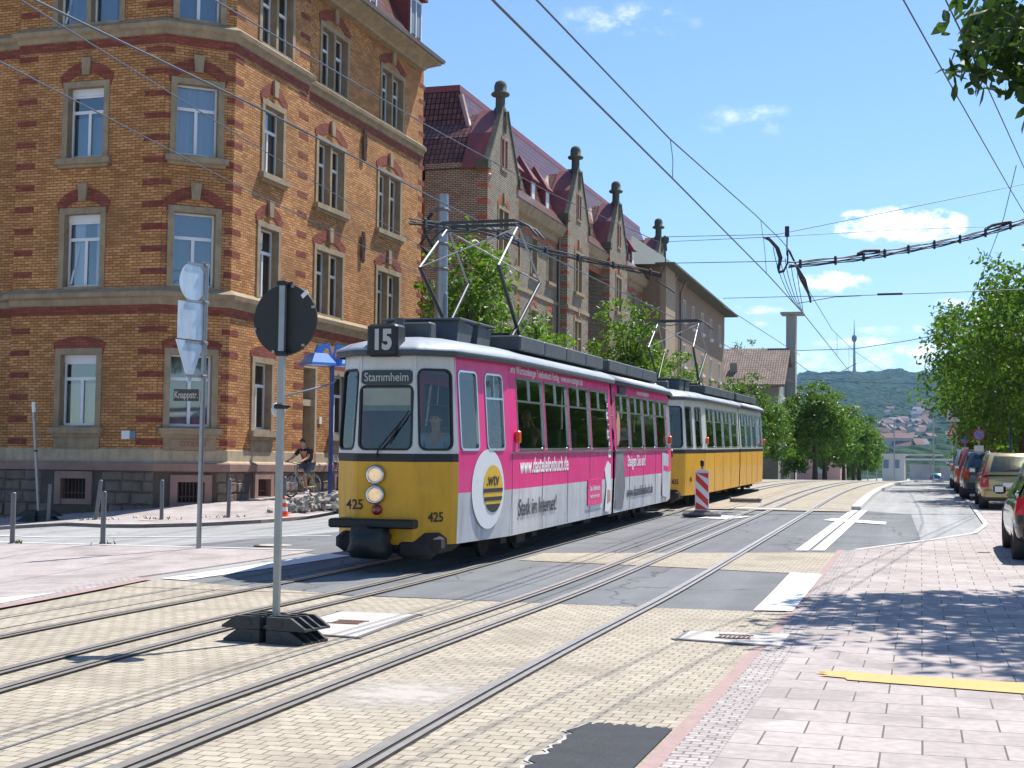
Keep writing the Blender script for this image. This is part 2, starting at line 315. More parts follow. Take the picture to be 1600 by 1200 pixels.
paveB = brickmat('beige_setts', (.365, .32, .25), (.44, .388, .31), (.16, .135, .10), .125, .112, .0055, rough=.85, bump=.45, var=.1, vscale=.8, warp=.018, stain=((.24, .205, .16), 1.1, .52, .45), dist=.006)
slabP = brickmat('pink_slabs', (.375, .325, .305), (.445, .39, .37), (.13, .115, .11), .42, .41, .006, rough=.85, bump=.4, var=.09, vscale=.8, stain=((.24, .21, .20), 1.4, .5, .5), dist=.006)
slabP2 = brickmat('pink_slabs_left', (.37, .325, .31), (.44, .39, .375), (.22, .18, .175), .42, .41, .006, rough=.85, bump=.3, var=.1, vscale=.8, stain=((.25, .215, .21), 1.2, .5, .5), dist=.006)
cobb = brickmat('small_cobbles', (.36, .325, .31), (.46, .41, .39), (.20, .17, .16), .10, .07, .006, rough=.9, bump=.8, var=.2, vscale=4, warp=.06, dist=.012)
kerbP = mat('pink_granite_kerb', (.36, .245, .225), .85, var=.14, vscale=8, bump=.3, bscale=60)
kerbW = mat('pale_kerb', (.52, .51, .49), .85, var=.1, vscale=5)
paint = mat('road_paint', (.72, .72, .71), .75, var=.08, vscale=9, bump=.2, bscale=90)
paintY = mat('yellow_road_paint', (.58, .36, .12), .75, var=.1, vscale=12)
dust = mat('dusty_setts', (.42, .39, .35), .95, var=.06)
concL = mat('pale_concrete_cover', (.46, .43, .395), .9, var=.08, vscale=5, bump=.2)
railM = mat('rail_steel', (.40, .37, .33), .42, metal=.6, var=.2, vscale=6)
railG = mat('rail_groove', (.035, .03, .028), .9)
steel = mat('galvanised_steel', (.30, .31, .31), .38, metal=.7, var=.1, vscale=9)
steelD = mat('dark_bollard_steel', (.17, .165, .17), .5, metal=.4, var=.12)
grass = mat('weeds', (.10, .14, .035), .9, var=.3)
# ---------------------------------------------------------------- ground height
def sm(a, b, x):
    t = min(1, max(0, (x-a)/(b-a))); return t*t*(3-2*t)
_pt = [0.0]; _h = .25
for i in range(0, 4000):
    y = -100+(i+.5)*_h
    _pt.append(_pt[-1]+_h*(.0175*sm(12, 20, y)-.0275*sm(50, 95, y)+.008*sm(300, 340, y)))
def prof(Y):
    k = (min(max(Y, -99), 880)+100)/_h; i = int(k); return _pt[i]*(1-(k-i))+_pt[i+1]*(k-i)
def g(X, Y):
    return prof(Y)-.035*max(0, min(7.5, -9.5-X))*(1-sm(32, 38, Y))-.08*max(0, min(26, -19-X))
def road_dx(Y): return .0012*max(0, Y-45)**2 if Y < 110 else .0012*65**2+(Y-110)*.156
# ---------------------------------------------------------------- ground sheets
def sheet(name, pts, off, m, step=1.0, skirt=0.0, parent=None, kind='structure', zf=None, fac=None):
    bm = bmesh.new(); bm.faces.new([bm.verts.new((p[0], p[1], 0)) for p in pts])
    if bm.faces[:][0].normal.z < 0 or True: bmesh.ops.recalc_face_normals(bm, faces=bm.faces[:])
    for ax in (0, 1):
        lo = min(p[ax] for p in pts); hi = max(p[ax] for p in pts); st = step
        k = math.ceil(lo/st)*st
        while k < hi:
            no = (1, 0, 0) if ax == 0 else (0, 1, 0); co = (k, 0, 0) if ax == 0 else (0, k, 0)
            bmesh.ops.bisect_plane(bm, geom=bm.verts[:]+bm.edges[:]+bm.faces[:], plane_co=co, plane_no=no, dist=1e-5)
            k += st if hi-lo < 90 else st*3
    if sum(f.normal.z for f in bm.faces) < 0: bmesh.ops.reverse_faces(bm, faces=bm.faces[:])
    if skirt:
        be = [e for e in bm.edges if len(e.link_faces) == 1]
        r = bmesh.ops.extrude_edge_only(bm, edges=be)
        nv = set(v for v in r['geom'] if isinstance(v, bmesh.types.BMVert))
    else: nv = set()
    for v in bm.verts: v.co.z = g(v.co.x, v.co.y)+off-(skirt if v in nv else 0)
    bm.normal_update()
    mb = MB(); bm.verts.index_update()
    mb.v = [tuple(v.co) for v in bm.verts]
    for f in bm.faces: mb.f.append([v.index for v in f.verts]); mb.m.append(0); mb.s.append(False)
    bm.free()
    o = mb.build(name, m, parent, world=True)
    if kind and parent is None: o['kind'] = kind
    return o
def strip_mb(mb, f0, f1, ys, off, side=0):
    n = len(mb.v); ya = list(ys)
    for y in ya: mb.v.append((f0(y), y, g(f0(y), y)+off)); mb.v.append((f1(y), y, g(f1(y), y)+off))
    for i in range(len(ya)-1): mb.f.append([n+2*i, n+2*i+1, n+2*i+3, n+2*i+2]); mb.m.append(mb.mi); mb.s.append(False)
def frange(a, b, s):
    r = []; 
    while a < b-1e-6: r.append(a); a += s
    return r+[b]
# base terrain
xs = frange(-400, -60, 20)[:-1]+frange(-60, 30, 1)[:-1]+frange(30, 400, 20)
ys = frange(-60, -12, 6)[:-1]+frange(-12, 130, 1)[:-1]+frange(130, 300, 5)[:-1]+frange(300, 700, 25)
mb = MB(); mb.v = [(x, y, g(x, y)) for y in ys for x in xs]; nx = len(xs)
mb.f = [[j*nx+i, j*nx+i+1, (j+1)*nx+i+1, (j+1)*nx+i] for j in range(len(ys)-1) for i in range(nx-1)]; mb.m = [0]*len(mb.f); mb.s = [True]*len(mb.f)
mb.build('ground', asphL)['kind'] = 'structure'
def lerp_pts(P, y):
    if y <= P[0][0]: return P[0][1]
    for (a, b), (c, d) in zip(P, P[1:]):
        if y <= c: return b+(d-b)*(y-a)/(c-a)
    return P[-1][1]
kerbL = lambda y: lerp_pts([(-12, -7.2), (0, -7.9), (8, -8.3), (12.2, -8.62), (16, -9.06)], y)
def RX(base, left):
    c = .0085 if left else .0024
    def f(y):
        n = 14-y
        e = 0 if n < 0 else (c*n*n if n < 14 else c*196+(n-14)*c*28)
        return base+e+road_dx(y)
    return f
# crossing asphalt and side street
sheet('side_street', [(-10.2, 29), (-11.6, 25), (-12.6, 22.6), (-9.1, 20.7), (-1.33, 19), (-1.33, 24.2), (0, 27), (-.25, 37.6), (-1.5, 39.2), (-5.6, 36.7), (-9.3, 36.7), (-10.6, 36.7)], .004, asph, 1.0)
sheet('crossing_asphalt', [(-9.06, 16.0), (-6.3, 15.05), (-1.33, 14.95), (-1.33, 19.68), (-3.9, 20.2), (-5.7, 20.45), (-8.9, 21)], .008, asph, 1.0)
# beige setts of the track bed
mb = MB(); strip_mb(mb, kerbL, lambda y: -6.3, frange(-12, 15.05, 1), .008); strip_mb(mb, lambda y: -6.3, lambda y: -1.33, frange(-12, 14.97, 1), .008)
mb.f.append([len(mb.v)+i for i in range(3)]); mb.m.append(0); mb.s.append(False); mb.v += [(-9.06, 16.0, g(-9, 16)+.012), (-8.95, 14.98, g(-9, 15)+.012), (-6.3, 15.05, g(-6, 15)+.012)]
mb.build('sett_paving', paveB)['kind'] = 'structure'
sheet('sett_crossing', [(-1.33, 19.7), (-1.33, 23.75), (-5.7, 21.95), (-5.7, 20.5), (-3.9, 20.25)], .012, paveB)
bedL = lambda y: -9.3+road_dx(y); bedR = lambda y: -1.55+road_dx(y)
mb = MB(); ya = [37.9]+frange(39, 300, 1)
strip_mb(mb, lambda y: bedL(y), lambda y: -5.6+road_dx(y), [36.7]+frange(37, 300, 1), .03); strip_mb(mb, lambda y: -5.6+road_dx(y), lambda y: bedR(y)-.22, ya, .03)
mb.build('track_bed_paving', paveB)['kind'] = 'structure'
mb = MB()
for y0, y1 in zip(frange(39.2, 299, 2), frange(39.2, 299, 2)[1:]):
    a0, a1 = bedR(y0)-.24, bedR(y1)-.24; z0, z1 = g(a0, y0), g(a1, y1)
    mb.add([(a0, y0, z0), (a0+.26, y0, z0), (a1+.26, y1, z1), (a1, y1, z1), (a0+.01, y0, z0+.11), (a0+.25, y0, z0+.11), (a1+.25, y1, z1+.11), (a1+.01, y1, z1+.11)], [[4, 5, 6, 7], [0, 1, 5, 4], [1, 2, 6, 5], [3, 0, 4, 7]])
mb.build('bed_kerb', kerbW)['kind'] = 'structure'
# right pavement
RB = [(-12, -1.0), (24.4, -1.0), (26.9, 0), (29.8, 1.03), (33, 1.38), (45, 1.42), (60, 1.35), (80, 1.9), (110, 5.5), (300, 36)]
fR = lambda y: lerp_pts(RB, y)
mb = MB(); yy = sorted(set(frange(-12, 130, 1)+frange(130, 300, 5)+[24.4, 26.9, 29.8]))
for a, b in ((0, 1), (1, 3), (3, 6), (6, 10), (10, 15), (15, 22)): strip_mb(mb, (lambda y, a=a: fR(y)+a), (lambda y, b=b: fR(y)+b), yy, .014)
mb.build('right_pavement', slabP)['kind'] = 'structure'
mb = MB(); strip_mb(mb, lambda y: -1.33, lambda y: -1.235, frange(-12, 24.4, 1), .012); mb.build('pink_kerb', kerbP)['kind'] = 'structure'
mb = MB(); strip_mb(mb, lambda y: -1.235, lambda y: -1.0, frange(-12, 24.3, 1), .016); mb.build('cobble_strip', cobb)['kind'] = 'structure'
mb = MB(); strip_mb(mb, lambda y: fR(y)-.08, lambda y: fR(y)+.02, sorted(set(frange(24.4, 120, 1)+[26.9, 29.8])), .03); mb.build('white_kerb_edge', kerbW)['kind'] = 'structure'
# left pavement with its pink kerb
lp = [(kerbL(y)-.42, y) for y in (-12, 0, 4, 8, 12.2, 16)]+[(-9.2, 20.95), (-11.78, 21.9), (-16.9, 23.9), (-45, 27), (-45, -12)]
sheet('left_pavement', lp, .012, slabP2, 1.0, skirt=.02)
mb = MB(); ya = frange(-12, 16, 1)
strip_mb(mb, lambda y: kerbL(y)-.16, kerbL, ya, .03); mb.build('pink_kerb_left', kerbP)['kind'] = 'structure'
mb = MB(); strip_mb(mb, lambda y: kerbL(y)-.44, lambda y: kerbL(y)-.16, ya, .026); mb.build('cobble_strip_left', cobb)['kind'] = 'structure'
def line_strip(name, P, w, off, m):
    mb = MB()
    for (a, b) in zip(P, P[1:]):
        d = Vector((b[0]-a[0], b[1]-a[1])); n = Vector((-d.y, d.x)).normalized()*w/2; k = max(1, int(d.length))
        for i in range(k):
            p, q = Vector(a)+d*i/k, Vector(a)+d*(i+1)/k
            vs = [(p-n), (q-n), (q+n), (p+n)]; mb.add([(v.x, v.y, g(v.x, v.y)+off) for v in vs][::1], [[0, 1, 2, 3]])
    return mb.build(name, m)
line_strip('near_kerb_line', [(-9.2, 21.0), (-11.78, 21.95), (-16.9, 23.95), (-45, 27.1)], .14, .026, kerbW)['kind'] = 'structure'
line_strip('side_street_line', [(-10.6, 25.05), (-18.15, 25.7), (-40, 28.2)], .12, .012, paint)['kind'] = 'structure'
# corner pavement by the houses
sw = [(-60, 33), (-20.8, 29.6), (-17.64, 29.1), (-15.6, 29.7), (-14.8, 30.8), (-14.44, 32.4), (-14.3, 60), (-13.9, 75), (-9.3, 110), (-8.6, 120), (-30, 120), (-60, 60)]
sheet('corner_pavement', sw, .08, slabP2, 1.0, skirt=.1)
line_strip('far_kerb_line', [(-14.3, 60), (-14.36, 32.4), (-14.72, 30.72), (-15.56, 29.62), (-17.64, 29.02), (-20.8, 29.5), (-60, 32.9)], .14, .086, kerbW)['kind'] = 'structure'
# painted marks
def mark(name, pts, off=.014, m=paint): return sheet(name, pts, off, m, 1.0)
mark('stop_line', [(-9.05, 16.05), (-8.66, 15.96), (-8.28, 20.3), (-8.78, 20.6)], .018)
mark('stop_line', [(-1.66, 14.96), (-1.27, 15.06), (-1.27, 19.65), (-1.7, 19.78)], .022)
mark('lane_line', [(-1.98, 23.95), (-1.78, 24.0), (-1.60, 39.1), (-1.80, 39.1)], .017, paint)
mark('lane_line', [(-1.72, 24.05), (-1.52, 24.1), (-1.36, 39.1), (-1.56, 39.1)], .017, paint)
mark('cross_line', [(-2.15, 33.6), (-.75, 32.3), (-.75, 33.4), (-2.0, 34.6)], .021)
mark('cross_line', [(-4.9, 38.6), (-3.4, 38.1), (-3.4, 38.45), (-4.9, 38.95)], .04)
mark('cross_line', [(-5.0, 33.3), (-4.2, 33.2), (-3.9, 34.6), (-4.7, 34.7)], .021)
mark('pavement_edge_white', [(-9.3, 8), (-9.35, 12.8), (-9.1, 14), (-9.0, 13.2), (-8.85, 12.3), (-8.75, 10)], .03, kerbW)
yp = [(-.72, 10.71), (-.66, 10.64), (-.74, 10.6), (-.64, 10.54), (-.7, 10.47), (-.52, 10.42), (-.5, 10.33), (3.2, 9.6), (3.2, 10.02), (.6, 10.62), (-.3, 10.68), (-.5, 10.78), (-.62, 10.74)]
mark('yellow_mark', yp, .022, paintY)
rr = random.Random(3)
pp = [(-1.5, 4.4), (-1.36, 5.2), (-1.34, 8.1)]
pp += [(-1.34-.5*i/24, 8.1+rr.uniform(-.05, .06)) for i in range(1, 24)]+[(-1.86+rr.uniform(-.035, .04), 8.0-i*.06) for i in range(1, 22)]+[(-1.8, 6.6), (-1.86, 5.2), (-1.7, 4.4)]
mark('asphalt_patch', [(x-.012+(x+1.34)*.03, y+.012) for x, y in pp], .013, concL)
mark('asphalt_patch', pp, .018, asphD)
du = bpy.data.materials.new('spilt_dust'); du.use_nodes = True; n = du.node_tree.nodes; l = du.node_tree.links; b = n['Principled BSDF']; b.inputs['Base Color'].default_value = (.50, .46, .41, 1); b.inputs['Roughness'].default_value = .95
c = n.new('ShaderNodeTexCoord'); mpn = n.new('ShaderNodeMapping'); mpn.inputs['Location'].default_value = (3.2/.62, -8.8/.85, 0); mpn.inputs['Scale'].default_value = (1/.62, 1/.85, 1); l.new(c.outputs['Object'], mpn.inputs[0]); sx = n.new('ShaderNodeSeparateXYZ'); l.new(mpn.outputs[0], sx.inputs[0])
cx_ = n.new('ShaderNodeCombineXYZ'); l.new(sx.outputs[0], cx_.inputs[0]); l.new(sx.outputs[1], cx_.inputs[1]); ln = n.new('ShaderNodeVectorMath'); ln.operation = 'LENGTH'; l.new(cx_.outputs[0], ln.inputs[0])
z1 = n.new('ShaderNodeTexNoise'); z1.inputs['Scale'].default_value = 7; z1.inputs['Detail'].default_value = 9; z1.inputs['Roughness'].default_value = .7; l.new(c.outputs['Object'], z1.inputs['Vector'])
s1 = n.new('ShaderNodeMath'); s1.operation = 'MULTIPLY_ADD'; l.new(ln.outputs['Value'], s1.inputs[0]); s1.inputs[1].default_value = -.42; l.new(z1.outputs['Fac'], s1.inputs[2]); m1 = n.new('ShaderNodeMapRange'); l.new(s1.outputs[0], m1.inputs[0]); m1.inputs[1].default_value = .10; m1.inputs[2].default_value = .40; m1.inputs[4].default_value = .85; l.new(m1.outputs[0], b.inputs['Alpha'])
mark('dust_patch', [(-4.1, 7.7), (-2.3, 7.7), (-2.3, 9.95), (-4.1, 9.95)], .0105, du)
# concrete inspection covers in the track bed
def cover(P, grate, label):
    r = root('inspection_cover', (P[0][0], P[0][1], 0), label, 'manhole cover', 'concrete inspection covers')
    mb = MB(); mb.prism([(x, y, .008) for x, y in P], (0, 0, .014)); mb.build('cover_plate', concL, r, world=True)
    cx = sum(p[0] for p in P)/4; cy = sum(p[1] for p in P)/4
    fr = MB()
    for i in range(4):
        a, b = Vector(P[i]), Vector(P[(i+1) % 4]); d = (b-a).normalized(); n = Vector((d.y, -d.x))*.035
        fr.prism([(*(a-d*.06), .012), (*(b+d*.06), .012), (*(b+d*.06+n), .012), (*(a-d*.06+n), .012)], (0, 0, .007))
    fr.build('steel_frame', steelD, r, world=True)
    gb = MB()
    for i in range(7):
        x = cx-.13+i*.04; gb.box(x, cy-.12, .022, x+.022, cy+.12, .028)
    gb.box(cx-.15, cy-.14, .0225, cx+.15, cy-.12, .029); gb.box(cx-.15, cy+.12, .0225, cx+.15, cy+.14, .029)
    gb.build('grate', ironM, r, world=True)
cover([(-5.42, 11.55), (-4.58, 11.4), (-4.72, 13.3), (-5.5, 13.3)], 0, 'pale concrete inspection cover behind the black foot of the round sign')
cover([(-1.99, 12.3), (-1.12, 12.1), (-1.12, 13.0), (-1.99, 12.9)], 1, 'pale concrete inspection cover with rusty edges beside the right kerb')
r = root('manhole_cover', (-10.48, 22.38, g(-10.48, 22.38)+.004), 'round manhole cover in the side street asphalt by the left pavement', 'manhole cover')
MB().lathe([(.0, .012), (.28, .012), (.28, 0)], n=28, sm=False).build('lid', concL, r); MB().lathe([(.29, 0), (.29, .01), (.36, .01), (.36, 0)], n=28, sm=False).build('ring', ironM, r)
# rails
def rail(base, left, y0=-12, y1=300):
    f = RX(base, left); mb = MB(); ya = frange(y0, 60, 1)+frange(62, y1, 2)
    sgn = -1
    off = lambda y: .052 if y > 39.5 or (36.9 < y and left) else .022
    def S(a, b, o): strip_mb(mb, lambda y: f(y)+a, lambda y: f(y)+b, ya, 0); k = len(ya)*2; n = len(mb.v)-k
    def SS(a, b, o):
        n = len(mb.v)
        for y in ya:
            zz = g(f(y), y)+off(y)+o; mb.v.append((f(y)+a, y, zz)); mb.v.append((f(y)+b, y, zz))
        for i in range(len(ya)-1): mb.f.append([n+2*i, n+2*i+1, n+2*i+3, n+2*i+2]); mb.m.append(mb.mi); mb.s.append(False)
    mb.mi = 0; SS(-.036, .036, .004); SS(.062, .105, .003)
    mb.mi = 1; SS(.036, .062, -.003); SS(-.044, -.036, -.002); SS(.105, .112, -.002)
    o = mb.build('tram_rail', [railM, railG]); o['kind'] = 'structure'
for b, l in ((-2.79, 0), (-3.82, 0), (-4.26, 0), (-5.96, 1), (-6.37, 1), (-7.44, 1)): rail(b, l)
for b in (-4.02, -4.62, -7.75, -8.2):        # tarred joints beside the rails
    f = RX(b, b < -5); mb = MB(); strip_mb(mb, lambda y: f(y)-.012, lambda y: f(y)+.012, frange(-12, 36, 1), .0125); mb.build('paving_joint', asph)['kind'] = 'structure'
mb = MB()
for i in range(60):
    x, y = rr.uniform(-24, -15), 0
    y = 30.4+rr.random()*1.0 if x > -17.5 else 30+rr.random()*.9-(x+17.5)*.1
for (cx, cy) in [(-17.8, 31.2), (-16.4, 32.1), (-19, 30.6), (-16.3, 23.6), (-14.1, 23)]:
    for i in range(26 if cy > 28 else 14):
        a = rr.uniform(0, 6.28); d = rr.uniform(0, .45)*(1 if cy > 28 else .45); x = cx+math.cos(a)*d*1.6; y = cy+math.sin(a)*d*.6; h = rr.uniform(.03, .1); w = rr.uniform(-.04, .04)
        z = g(x, y)+(.08 if y > 28 else .012); mb.add([(x, y, z), (x+.03, y+.01, z), (x+w, y+w, z+h)], [[0, 1, 2]])
tag(mb.build('weeds', grass), 'sparse green weeds growing around the feet of the bollards', 'weeds', kind='stuff')
# ---------------------------------------------------------------- corner apartment building
AD = R(1.5)
class Fac:
    def __init__(s, P, D):
        s.P = Vector((P[0], P[1], 0)); s.D = Vector((D[0], D[1], 0)).normalized(); s.N = Vector((s.D.y, -s.D.x, 0))
    def pt(s, a, o, z): q = s.P+s.D*a+s.N*o; return Vector((q.x, q.y, z))
    def box(s, mb, a0, a1, z0, z1, o0, o1):
        return mb.obox(s.pt(a0, o0, z0), s.D*(a1-a0), s.N*(o1-o0), (0, 0, z1-z0))
    def wall(s, mb, a0, a1, z0, z1, holes):
        A = sorted(set([a0, a1]+[h[0] for h in holes]+[h[1] for h in holes])); Z = sorted(set([z0, z1]+[h[2] for h in holes]+[h[3] for h in holes]))
        A = [a for a in A if a0-1e-6 <= a <= a1+1e-6]
        for i in range(len(A)-1):
            j = 0
            while j < len(Z)-1:
                ca = (A[i]+A[i+1])/2
                def hole(k): cz = (Z[k]+Z[k+1])/2; return any(h[0] < ca < h[1] and h[2] < cz < h[3] for h in holes)
                if hole(j): j += 1; continue
                k = j
                while k+1 < len(Z)-1 and not hole(k+1): k += 1
                mb.poly(s.pt(A[i], 0, Z[j]), s.pt(A[i+1], 0, Z[j]), s.pt(A[i+1], 0, Z[k+1]), s.pt(A[i], 0, Z[k+1])); j = k+1
def arch(F, mb, c, hw, zs, rise, th, o, n=9, flat=False):
    """segmental arch band centred at c"""
    for i in range(n):
        def P(t, k):
            x = hw*(2*t-1); zo = zs+rise*(1-(x/hw)**2); d = th*(1.0 if not flat else 1.0)
            xi = x*(1-.10*k); return F.pt(c+xi, 0, zo-d*k)
        t0, t1 = i/n, (i+1)/n; q = [P(t0, 1), P(t1, 1), P(t1, 0), P(t0, 0)]
        mb.prism(q, F.N*o)
WR = random.Random(5)
def window(F, rt_, c, w, z0, z1, double=False, curt=None, blind=False, sill=True, arc=True, keyst=True, flatarch=False, panel=False, frm=.17, tilt=0, stoneM=None, frameM=None, archM=None, depth=.24, deep=False):
    stoneM = stoneM or stone; frameM = frameM or whitep; archM = archM or brickR
    a0, a1 = c-w/2, c+w/2; mb = MB()
    pr = .035
    F.box(mb, a0, a0+frm, z0, z1-frm, -depth-.02, pr); F.box(mb, a1-frm, a1, z0, z1-frm, -depth-.02, pr); F.box(mb, a0, a1, z1-frm, z1, -depth-.02, pr+.003)
    if double: F.box(mb, c-.07, c+.07, z0+.002, z1-frm, -depth-.018, pr-.02)
    F.box(mb, a0+frm, a1-frm, z0-.02, z0+.05, -depth-.02, .02)
    wi = mb.build('window', stoneM, rt_, world=True)
    if sill:
        s_ = MB(); F.box(s_, a0-.12, a1+.12, z0-.17, z0-.004, -.05, .17); F.box(s_, a0-.06, a1+.06, z0-.26, z0-.17, -.05, .09); s_.build('sill', stoneM, wi, world=True)
    if panel:
        p = MB(); F.box(p, a0+.02, a1-.02, z0-.62, z0-.26, -.05, .03); F.box(p, a0+.2, a1-.2, z0-.56, z0-.32, .03, .045); p.build('apron_panel', stoneM, wi, world=True)
    if arc:
        p = MB()
        if flatarch: arch(F, p, c, w/2+.1, z1+.16, .18, .34, .02)
        else: arch(F, p, c, w/2+.12, z1+.17, .40, .33, .02)
        p.build('arch', archM, wi, world=True)
        if keyst and not flatarch:
            k = MB(); k.prism([F.pt(c-.11, 0, z1+.18), F.pt(c+.11, 0, z1+.18), F.pt(c+.15, 0, z1+.66), F.pt(c-.15, 0, z1+.66)], F.N*.09); k.build('keystone', stoneM, wi, world=True)
    fr = MB(); gl = MB(); cu = MB(); iz0, iz1 = z0+.05, z1-frm; fo = -depth+.03
    bays = [(a0+frm, c-.07), (c+.07, a1-frm)] if double else [(a0+frm, a1-frm)]
    for (b0, b1) in bays:
        t = .055; zt = iz0+(iz1-iz0)*.66; top = iz1-(.2 if blind else 0)
        for (x0, x1, y0, y1, oo) in [(b0, b0+t, iz0, top, 0), (b1-t, b1, iz0, top, 0), (b0+t, b1-t, iz0, iz0+t*1.3, .0), (b0+t, b1-t, top-t, top, .0), (b0+t, b1-t, zt-.04, zt+.05, .012)]:
            F.box(fr, x0, x1, y0, y1, fo-.06, fo+oo)
        if not double: m_ = (b0+b1)/2; F.box(fr, m_-.045, m_+.045, iz0+t*1.3, zt-.04, fo-.06, fo+.008)
        if blind: F.box(fr, b0, b1, iz1-.2, iz1, fo-.06, fo+.03)
        gl.poly(F.pt(b0+t, fo-.03, iz0+t), F.pt(b1-t, fo-.03, iz0+t), F.pt(b1-t, fo-.03, iz1-t), F.pt(b0+t, fo-.03, iz1-t))
        n = 14; cm_ = WR.choice(('full', 'full', 'split', 'left', 'low')); ct_ = iz0+(iz1-iz0)*.6 if cm_ == 'low' else iz1
        if cm_ == 'full' or cm_ == 'low': spans = [(0, 1)]
        elif cm_ == 'split': spans = [(0, WR.uniform(.28, .4)), (WR.uniform(.6, .72), 1)]
        else: spans = [(0, WR.uniform(.45, .7))]
        for s0_, s1_ in spans:
          vs = []
          for i in range(n+1):
            x = b0+(b1-b0)*(s0_+(s1_-s0_)*i/n); o_ = fo-.16+.025*math.sin(i*2.1)+.01*math.sin(i*5); vs += [F.pt(x, o_, iz0), F.pt(x, o_, ct_)]
          cu.add(vs, [[2*i, 2*i+2, 2*i+3, 2*i+1] for i in range(n)], True)
    if tilt:   # one sash tilted inwards
        b0, b1 = bays[-1 if tilt > 0 else 0]; 
        F.box(fr, b0+.12, b0+.17, iz0+.1, iz0+(iz1-iz0)*.62, fo-.2, fo-.14); fr.obox(F.pt(b0+.08, fo-.02, iz0+.1), F.D*.06, F.N*.04, F.D*.16+F.N*-.14+Vector((0, 0, (iz1-iz0)*.55)))
    fm = fr.build('frame', frameM, wi, world=True); gl.build('pane', paneM, wi, world=True)
    if curt: cu.build('curtain', curt, wi, world=True)
    bk = MB(); F.box(bk, a0+.01, a1-.01, z0, z1-.01, -depth-.75, -depth-.7); F.box(bk, a0+.01, a0+.03, z0, z1-.01, -depth-.7, -depth-.03); F.box(bk, a1-.03, a1-.01, z0, z1-.01, -depth-.7, -depth-.03)
    F.box(bk, a0+.01, a1-.01, z1-.04, z1-.01, -depth-.7, -depth-.03); F.box(bk, a0+.01, a1-.01, z0, z0+.02, -depth-.7, -depth-.03)
    bk.build('dark_backing_box', darkin, wi, world=True)  # dark backing added behind the pane, keeps light from leaking into the hollow building
    return (a0, a1, z0, z1)
def offs(poly, o, closed=False):
    P = [Vector(p) for p in poly]; n = len(P); out = []
    for i in range(n):
        if closed or 0 < i < n-1:
            d0 = (P[i]-P[i-1]).normalized(); d1 = (P[(i+1) % n]-P[i]).normalized()
        elif i == 0: d0 = d1 = (P[1]-P[0]).normalized()
        else: d0 = d1 = (P[-1]-P[-2]).normalized()
        n0 = Vector((d0.y, -d0.x)); n1 = Vector((d1.y, -d1.x)); b = (n0+n1); k = 1+n0.dot(n1)
        out.append(P[i]+b*(o/max(k, .3)))
    return out
def sweep(mb, poly, prof_, closed=False):
    """run a moulding profile [(offset, z)...] along a plan polyline (outside on the right)"""
    R_ = [offs(poly, o, closed) for o, z in prof_]; n = len(poly); vs = []
    for k, (o, z) in enumerate(prof_): vs += [(p.x, p.y, z) for p in R_[k]]
    fs = []
    for k in range(len(prof_)-1):
        for i in range(n if closed else n-1):
            j = (i+1) % n; fs.append([k*n+i, k*n+j, (k+1)*n+j, (k+1)*n+i])
    return mb.add(vs, fs)
dS = Vector((math.sin(AD), math.cos(AD))); nS = Vector((math.cos(AD), -math.sin(AD)))
A_ = Vector((-18.6, 36.45)); B_ = Vector((-20.08, 35.15)); E_ = A_+dS*4.78; E2 = E_-nS*.25; Fc = A_-nS*.25+dS*15.4
C_ = B_-nS*4.75; Cc = C_+dS*.3; Lf = Cc-nS*14; Lb = Lf+dS*16; Fb = Fc-nS*16
outl = [Lf, Cc, C_, B_, A_, E_, E2, Fc, Fb, Lb]     # outside on the right when walking Lf -> A -> F
ap = root('apartment_building', (-18.6, 36.45, 0), 'four storey corner apartment building of yellow brick with red bands and sandstone windows', 'building')
fL0 = Fac(Lf, Cc-Lf); fL = Fac(C_, B_-C_); fCh = Fac(B_, A_-B_); fS1 = Fac(A_, E_-A_); fS2 = Fac(E2, Fc-E2)
s2 = lambda s: s-4.78          # facade coordinate measured from the corner -> coordinate on fS2
holes = {f: [] for f in (fL0, fL, fCh, fS1, fS2)}
ZB, Z1, ZC1, Z3, ZE = 1.46, 6.0, 13.4, 13.75, 16.6
def W_(F, *a, **k): holes[F].append(window(F, ap, *a, **k))
LC, LW = 4.75-2.5, 1.5
for F, c in ((fL, LC), (fCh, .92)):
    isL = F is fL
    W_(F, c, 1.5, 2.40, 4.60, curt=curtG, blind=isL, flatarch=True, panel=True)
    W_(F, c, 1.5, 6.28, 8.55, curt=curtW if isL else curtB, blind=isL, sill=False, tilt=1 if isL else 0)
    W_(F, c, 1.5, 9.95, 12.15, curt=curtB if isL else curtW, blind=isL)
    if isL: W_(F, c, 2.35, 13.78, 15.9, double=True, curt=curtB, sill=False, tilt=-1)
    else: W_(F, c, 1.5, 13.78, 15.9, curt=curtB, sill=False)
for c in (4.5, 9.0):
    for z0, z1, kw in ((2.4, 4.6, dict(flatarch=True, panel=True)), (6.28, 8.55, dict(sill=False)), (9.95, 12.15, {}), (13.78, 15.9, dict(sill=False))): W_(fL0, c, 1.5, z0, z1, curt=curtB, **kw)
W_(fS1, 2.05, 1.42, 2.40, 4.55, flatarch=True, panel=True, tilt=1)
W_(fS1, 2.25, 1.52, 6.28, 8.55, sill=False, tilt=-1); W_(fS1, 2.4, 1.55, 9.97, 12.18, curt=curtB); W_(fS1, 2.5, 2.34, 13.78, 15.9, double=True, sill=False, curt=curtB)
W_(fS2, s2(8.1), 1.5, 2.40, 4.55, flatarch=True, panel=True, tilt=1); W_(fS2, s2(12.15), 2.3, 2.40, 4.55, double=True, flatarch=True, panel=True)
